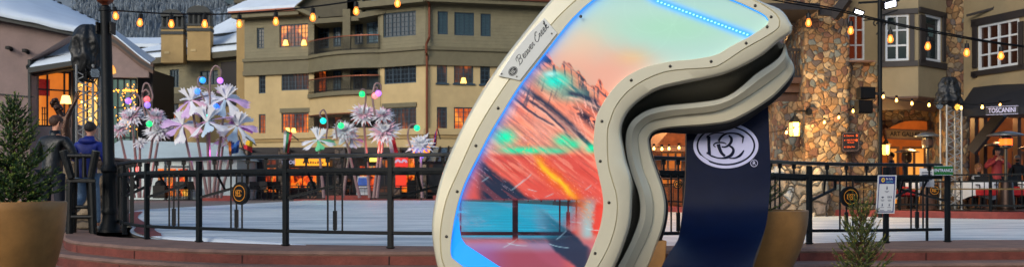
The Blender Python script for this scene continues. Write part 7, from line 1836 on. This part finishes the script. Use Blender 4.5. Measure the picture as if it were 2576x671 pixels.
t = thing('covered_grill', 'rounded black covered grill beside the tent doorway', 'grill', (X(399, 66.2), 66.2, 0)); m = MB(); m.box(X(384, 66), X(414, 66), 66, 66.7, .1, .95); m.build('cabinet', M['black'], t)
m = MB(); m.ball((X(399, 66), 66.35, .95), (.38, .32, .38), 16, 10); m.build('lid', M['black_plastic'], t, smooth=True)

# ---------------- flags
def flag(name, label, pole, quadp, cols, d, n=10):
    t = thing(name, label, 'flag', P(*pole[0], d)); m = MB(); m.tube([P(*pole[0], d), P(*pole[1], d)], .04, 6); m.build('pole', M['steel'], t)
    mats_ = [mat('flag_%s' % c_[0], c_[1], .7, var=.1) for c_ in cols]; m = MB(); k = len(cols)
    tl_, tr_, br_, bl_ = [Vector((*p, 0)) for p in quadp]
    for q_ in range(k):
        m.m = q_; a0, a1 = q_ / k, (q_ + 1) / k; A, B_ = [], []
        for i in range(n + 1):
            f_ = i / n; w_ = .35 * math.sin(f_ * 7 + a0)
            for S__, aa in ((A, a0), (B_, a1)):
                p = tl_.lerp(bl_, f_).lerp(tr_.lerp(br_, f_), aa); S__.append(P(p.x, p.y, d + .3 * math.sin(f_ * 6 + aa * 3)))
        m.strip(A, B_)
    m.build('cloth', mats_, t, smooth=True); return t
flag('national_flag', 'hanging flag of white, green and red stripes before the beige facade', ((752, 354), (718, 326)), ((714, 328), (736, 332), (726, 384), (712, 384)), [('white', (.8, .8, .8)), ('green', (.12, .5, .32)), ('red', (.78, .15, .2))], 69)
flag('national_flag', 'drooping flag with yellow top and red bottom right of the lilies', ((645, 366), (618, 344)), ((612, 350), (612, 372), (634, 384), (636, 356)), [('yellow', (.93, .74, .12)), ('red', (.78, .12, .16))], 60)
flag('national_flag', 'folded flag of orange and blue patches between the flower stems', ((618, 390), (600, 340)), ((574, 352), (603, 352), (600, 384), (576, 388)), [('orange', (.9, .5, .12)), ('blue', (.12, .28, .6)), ('sky', (.2, .45, .75)), ('blue', (.12, .28, .6))], 60)
flag('national_flag', 'narrow flag of white and red hanging by the spiky pink lit flowers', ((985, 330), (992, 345)), ((975, 345), (992, 342), (1002, 384), (982, 384)), [('white', (.8, .8, .8)), ('red', (.78, .12, .16))], 64)
flag('national_flag', 'small flag of white, red and blue close to the goggle frame', ((1108, 350), (1100, 322)), ((1090, 345), (1100, 320), (1098, 365), (1086, 372)), [('white', (.8, .8, .8)), ('red', (.78, .15, .2)), ('navy', (.2, .2, .55)), ('red', (.78, .15, .2))], 64)

# ---------------- giant light flowers
M['petal'] = mat('white_petal', (.86, .86, .88), .55, var=.08, scale=2); 
def petal_mat(nm_, c): return mat(nm_, c, .5, var=.15, scale=2)
STEM = mat('flower_stem', (.50, .40, .40), .45, .2, var=.15)
def stem(parent, u0, v0, u1, v1, d, r=.07, bend=0):
    m = MB(); a, b_ = P(u0, v0, d), P(u1, v1, d); pts = [a.lerp(b_, k / 8) + Vector((bend * math.sin(k / 8 * math.pi), 0, 0)) for k in range(9)]; m.tube(pts, [r * (1.15 - .4 * k / 8) for k in range(9)], 8); m.build('stem', STEM, parent, smooth='auto')
def spiky(label, u, v, r, base, tint=None, d=61.5, n=22, seed=0):
    """an umbrella of cut white leaves radiating from the top of a stem"""
    t = thing('giant_flower', label, 'flower sculpture', (X(base, d), d, 0), 'giant spiky flower lights'); rn = random.Random(seed); k = d / F
    stem(t, base, 497, u, v + r * .1, d, .09); c = P(u, v, d)
    ax = Vector((rn.uniform(-.25, .25), -rn.uniform(.75, 1.05), 1)).normalized(); e1 = ax.cross(Vector((0, 1, 0))).normalized(); e2 = e1.cross(ax)
    for ring_, (nn, el0, ln, mt_) in enumerate(((n - 4, -.05, 1.0, M['petal']), (n - 2, .30, 1.0, M['petal']), (n - 5, .62, .92, softT[1] if tint is pinkT else M['petal']), (n - 9, 1.0, .8, M['petal']), (6, 1.35, .7, M['petal']), (10, -.42, .8, tint or M['petal']))):
        m = MB()
        for i in range(nn):
            a = 2 * math.pi * (i + rn.random() * .5) / nn; el = el0 + rn.uniform(-.14, .14); L_ = r * k * ln * rn.uniform(.82, 1.1)
            dr = (e1 * math.cos(a) + e2 * math.sin(a)) * math.cos(el) + ax * math.sin(el) * .8; sd_v = (-e1 * math.sin(a) + e2 * math.cos(a) + ax * rn.uniform(-.5, .5)).normalized(); w_ = r * k * .07
            prof = [(.05, .5), (.3, .9), (.45, 1.7), (.53, .7), (.70, 1.4), (.78, .55), (1, .05)]; A = []; B_ = []
            for f_, ww in prof:
                p = c + dr * L_ * f_ - ax * (.16 * L_ * f_ * f_); A.append(p - sd_v * w_ * ww); B_.append(p + sd_v * w_ * ww)
            m.strip(A, B_)
        m.build('leaf_ring', mt_, t)
    m = MB(); m.ball(c, r * k * .16, 10, 6); m.build('heart', M['petal'], t)
    return t
def lily(label, u, v, r, base, tint=None, d=60.5, seed=0, droop=.25, cap_=True):
    """five broad notched petals opening like a bell, with a tuft above"""
    t = thing('giant_lily', label, 'flower sculpture', (X(base, d), d, 0), 'giant white lily lights'); rn = random.Random(seed); k = d / F; c = P(u, v, d)
    stem(t, base, 497, u, v, d, .09)
    tx = rn.uniform(-.5, .5); ax = Vector((tx, -rn.uniform(.35, .95), 1)).normalized(); e1 = ax.cross(Vector((0, 1, 0))).normalized(); e2 = e1.cross(ax)
    for i in range(7):
        a = 2 * math.pi * i / 7 + rn.uniform(-.15, .15); el = -droop * .5 + rn.uniform(-.18, .18); L_ = r * k * rn.uniform(.85, 1.12)
        dr = (e1 * math.cos(a) + e2 * math.sin(a)) * math.cos(el) + ax * math.sin(el); sv = (-e1 * math.sin(a) + e2 * math.cos(a) + ax * rn.uniform(-.35, .35)).normalized(); m = MB(); A = []; B_ = []; C_ = []
        for f_, ww in ((.06, .06), (.3, .09), (.5, .13), (.66, .22), (.82, .30), (.95, .27)):
            p = c + dr * L_ * f_ - ax * (.20 * L_ * f_ ** 2); A.append(p - sv * L_ * ww); B_.append(p + ax * .07 * L_ * f_); C_.append(p + sv * L_ * ww)
        m.strip(A, B_); m.strip(B_, C_); q0 = B_[-1]
        for E_ in (A, C_):
            m.poly([E_[-1], E_[-1].lerp(q0, .35) + dr * L_ * .16, E_[-1].lerp(q0, .55) + dr * L_ * .02, q0]); m.poly([E_[-1].lerp(q0, .55), E_[-1].lerp(q0, .8) + dr * L_ * .13, q0])
        m.build('petal', tint if tint and tint is greenT and i % 2 else (softT[i % 3] if tint is not greenT and (i + seed) % 2 else M['petal']), t)
        if tint and i % 2:
            m = MB(); L2 = L_ * .75; p0, p1 = c + dr * L2 * .2 - ax * .12 * L_, c + dr * L2 - ax * .40 * L2; m.poly([p0 - sv * L2 * .1, p0 + sv * L2 * .1, p1 + sv * L2 * .3, p1 + dr * L2 * .15, p1 - sv * L2 * .3]); m.build('inner_petal', tint, t)
    if cap_:
        for i in range(4):
            m = MB(); a = 2 * math.pi * i / 4 + rn.random(); el = 1.05 + rn.uniform(-.2, .2); dr = Vector((math.cos(a) * math.cos(el), math.sin(a) * math.cos(el) * .5, math.sin(el))); sv = Vector((1, 0, -dr.x)).normalized(); L_ = r * k * .75
            m.poly([c - sv * .05 * L_, c + dr * L_ * .5 - sv * .10 * L_, c + dr * L_ * 1.0 - sv * .24 * L_, c + dr * L_ * .90 - sv * .06 * L_, c + dr * L_ * 1.08 + sv * .02 * L_, c + dr * L_ * .88 + sv * .08 * L_, c + dr * L_ + sv * .22 * L_, c + dr * L_ * .5 + sv * .10 * L_, c + sv * .05 * L_]); m.build('tuft', M['petal'], t)
    return t
def globe(label, u, v, col_, name_c, base, hook, d=60, r=.19):
    """a faceted glowing ball hung from a curled stem; hook = points of the curl"""
    t = thing('globe_light', label, 'globe light', (X(base[0], d), d, Z(base[1], d)), 'glowing globes on curled stems'); c = P(u, v, d)
    m = MB(); m.tube(crom([P(*base, d)] + [P(a, b_, d) for a, b_ in hook] + [P(u, v - 7, d)], 36), .055, 7); m.build('curled_stem', STEM, t, smooth='auto')
    m = MB(); m.ball(c, r, 9, 6); m.build('globe', glow('globe_' + name_c, col_, 1.0), t)
softT = [petal_mat('lilac_tinted_petal', (.80, .66, .84)), petal_mat('rose_tinted_petal', (.88, .70, .76)), petal_mat('ice_tinted_petal', (.74, .82, .88))]  # petal tints here and below paint coloured light onto white petals
pinkT = petal_mat('pink_lit_petal', (.92, .42, .38)); purpT = petal_mat('purple_lit_petal', (.72, .42, .78)); greenT = petal_mat('green_lit_petal', (.40, .78, .55)); violT = petal_mat('violet_lit_petal', (.38, .28, .80))
spiky('leafy white flower with pink lit underside, upper left of the leftmost cluster', 332, 292, 40, 350, pinkT, seed=1); spiky('leafy flower with strongly pink lit petals, upper right of the leftmost cluster', 392, 292, 32, 362, pinkT, seed=2)
spiky('leafy white flower low at the left rim of the leftmost cluster', 300, 326, 30, 338, pinkT, seed=3); spiky('widest leafy white flower, lower right of the leftmost cluster', 402, 328, 45, 372, None, seed=4)
spiky('small violet lit leafy flower low behind the leftmost cluster stems', 352, 360, 24, 352, violT, seed=21, n=14)
lily('white lily at the upper left of the tall central cluster', 480, 252, 50, 522, purpT, seed=1); lily('white lily at the upper right of the tall central cluster', 568, 248, 52, 535, None, seed=2)
lily('pale purple lit lily in the middle top of the tall central cluster', 525, 258, 40, 528, purpT, seed=3, d=61.5); lily('large front facing white lily in the centre of the tall cluster', 520, 306, 58, 528, None, seed=4, d=59.5, droop=.4)
lily('white lily leaning out low on the left of the tall cluster', 459, 314, 50, 500, purpT, seed=5); lily('pink lit lily leaning out low on the right of the tall cluster', 597, 316, 54, 555, purpT, seed=6)
lily('small purple lit lily hanging low under the tall cluster', 563, 346, 34, 545, purpT, seed=7, d=61)
spiky('leafy white flower at the upper left of the right cluster', 914, 287, 40, 930, pinkT, seed=6); spiky('leafy white flower at the upper right of the right cluster', 963, 290, 34, 940, pinkT, seed=7)
spiky('broad leafy white flower low in the right cluster', 966, 330, 48, 948, pinkT, seed=8); spiky('leafy white flower low at the left of the right cluster', 866, 330, 40, 905, None, seed=9)
lily('green lit lily at the left end of the right cluster', 800, 352, 46, 815, greenT, seed=9, d=61); lily('grey white lily behind the stems of the right cluster', 884, 350, 30, 862, None, seed=10, d=62)
spiky('violet lit leafy flower with tall white spikes nearest the goggle frame', 1058, 364, 44, 1062, violT, seed=13, n=14)
for (x0, v0, x1, v1, lb_) in ((1,) * 5,) if False else (): pass
G_ = [('purple globe over the leftmost cluster', 323, 254, (.62, .42, 1), 'purple', (335, 292), [(352, 270), (351, 245), (338, 236), (326, 243)]),
      ('coral pink globe over the leftmost cluster', 370, 250, (1, .38, .40), 'coral', (378, 292), [(364, 262), (358, 236), (368, 226), (376, 236)]),
      ('violet globe just under the coral one', 371, 264, (.55, .45, 1), 'violet', (366, 292), [(358, 250), (362, 214), (374, 212), (384, 240), (380, 255)]),
      ('green globe deep inside the leftmost cluster', 376, 312, (.1, .9, .45), 'green', (378, 330), [(380, 312)]),
      ('sky blue globe at the left of the tall cluster', 510, 202, (.18, .58, 1), 'blue', (530, 250), [(522, 226), (500, 215), (500, 196)]),
      ('lilac globe hanging from the highest curl of the tall cluster', 554, 203, (.75, .45, 1), 'lilac', (529, 290), [(528, 230), (530, 186), (542, 166), (556, 178)]),
      ('blue globe beside the upper left lily', 497, 230, (.25, .5, 1), 'blue2', (515, 255), [(506, 236)]), ('bright blue globe under the upper right lily', 544, 268, (.15, .4, 1), 'blue3', (548, 290), [(548, 262)]),
      ('teal globe in the heart of the front lily', 525, 294, (.05, .9, .8), 'teal', (528, 310), [(530, 296)]),
      ('teal globe over the green lily', 813, 304, (.05, .85, .65), 'teal', (820, 350), [(824, 310), (816, 278), (806, 282), (806, 292)]),
      ('small green globe over the leafy flower beside the green lily', 858, 316, (.2, .85, .45), 'green', (848, 350), [(845, 318), (853, 303), (862, 306)]),
      ('green globe over the upper left flower of the right cluster', 911, 237, (.12, .88, .45), 'green', (914, 286), [(920, 250), (918, 228), (910, 225)]),
      ('purple globe in the double curl of the right cluster', 952, 235, (.78, .48, 1), 'lilac', (942, 290), [(938, 240), (944, 212), (956, 212), (958, 226)]),
      ('pink globe in the double curl of the right cluster', 943, 241, (1, .5, .5), 'pinkish', (944, 290), [(937, 250), (942, 222), (950, 222)]),
      ('green globe on a low curl nearest the goggle frame', 1049, 322, (.05, .9, .55), 'green3', (1034, 372), [(1026, 345), (1030, 318), (1040, 312)])]
for lb_, u, v, c_, nm_, bs, hk in G_: globe(lb_, u, v, c_, nm_, bs, hk)
for (u, v, c_, e) in ((338, 425, (1, .15, .12), 45), (530, 385, (.9, .2, 1), 35), (945, 375, (1, .2, .15), 50), (800, 390, (.1, 1, .4), 20), (1056, 395, (.4, .2, 1), 20)): plight('flower_light', P(u, v, 61.2), c_, e, .2)
# warm lamp near the violet flower and red shop lamps
m = MB(); 
for (u, v) in ((322, 405), (343, 407)): m.ball(P(u, v - 10, 65), .14, 10, 6)
tag(m.build('red_lamp_row', glow('red_lamp', (1, .22, .05), 4), None), 'pair of small red lamps under the roof beyond the leftmost cluster', 'lamps') if False else None
t = thing('heat_lamp_sign', 'glowing orange lamp panel low behind the violet flower', 'lamp', P(1060, 372, 63)); m = MB(); m.ball(P(1050, 372, 63), (.35, .2, .55), 12, 8); m.build('lamp_shade', glow('amber_lamp', (1, .55, .08), 1.3), t, smooth=True); m = MB(); m.ball(P(1070, 374, 63), (.3, .2, .5), 12, 8); m.build('lamp_shade', glow('amber_lamp', (1, .55, .08), 1.3), t, smooth=True)
m = MB(); m.bar((X(1060, 63), 63.1, 0), P(1060, 380, 63.1), .08); m.build('post', M['black'], t)
# small camera spots on the pink wall
for (u, v, lb_) in ((23, 121, 'small black wall spotlight high on the pink wall, the left one'), (65, 128, 'small black wall spotlight with a drooping head, nearer the corner window')):
    t = thing('wall_spotlight', lb_, 'spotlight', P(u, v, 28.55)); m = MB(); m.box(X(u - 6, 28.5), X(u + 4, 28.5), 28.4, 28.62, Z(v + 4, 28.5), Z(v - 4, 28.5)); m.build('housing', M['black'], t, bevel=.01)
    m = MB(); m.tube([P(u + 3, v, 28.4), P(u + 6, v + 5, 28.3)], .05, 8); m.build('head', M['black_plastic'], t)
# snow bank at the foot of the railing's left end
m = MB(); c_ = [rpt(i, 0, .25) for i in range(posts[6] - 8, posts[7] + 20, 4)]
rows = []
for i, p in enumerate(c_):
    w_ = .09 * math.sin(math.pi * i / (len(c_) - 1)) + .01; rows.append([p + Vector((0, (j - 2) * w_ * .6, .05 * w_ / .09 * max(0, 1 - ((j - 2) / 2) ** 2) * (1 + .5 * mnoise.noise(Vector((i, j, 0))))) ) for j in range(5)])
m.loft(rows, closed=False); o_ = m.build('snow_patch', M['snow'], None, smooth=True); o_['kind'] = 'stuff'
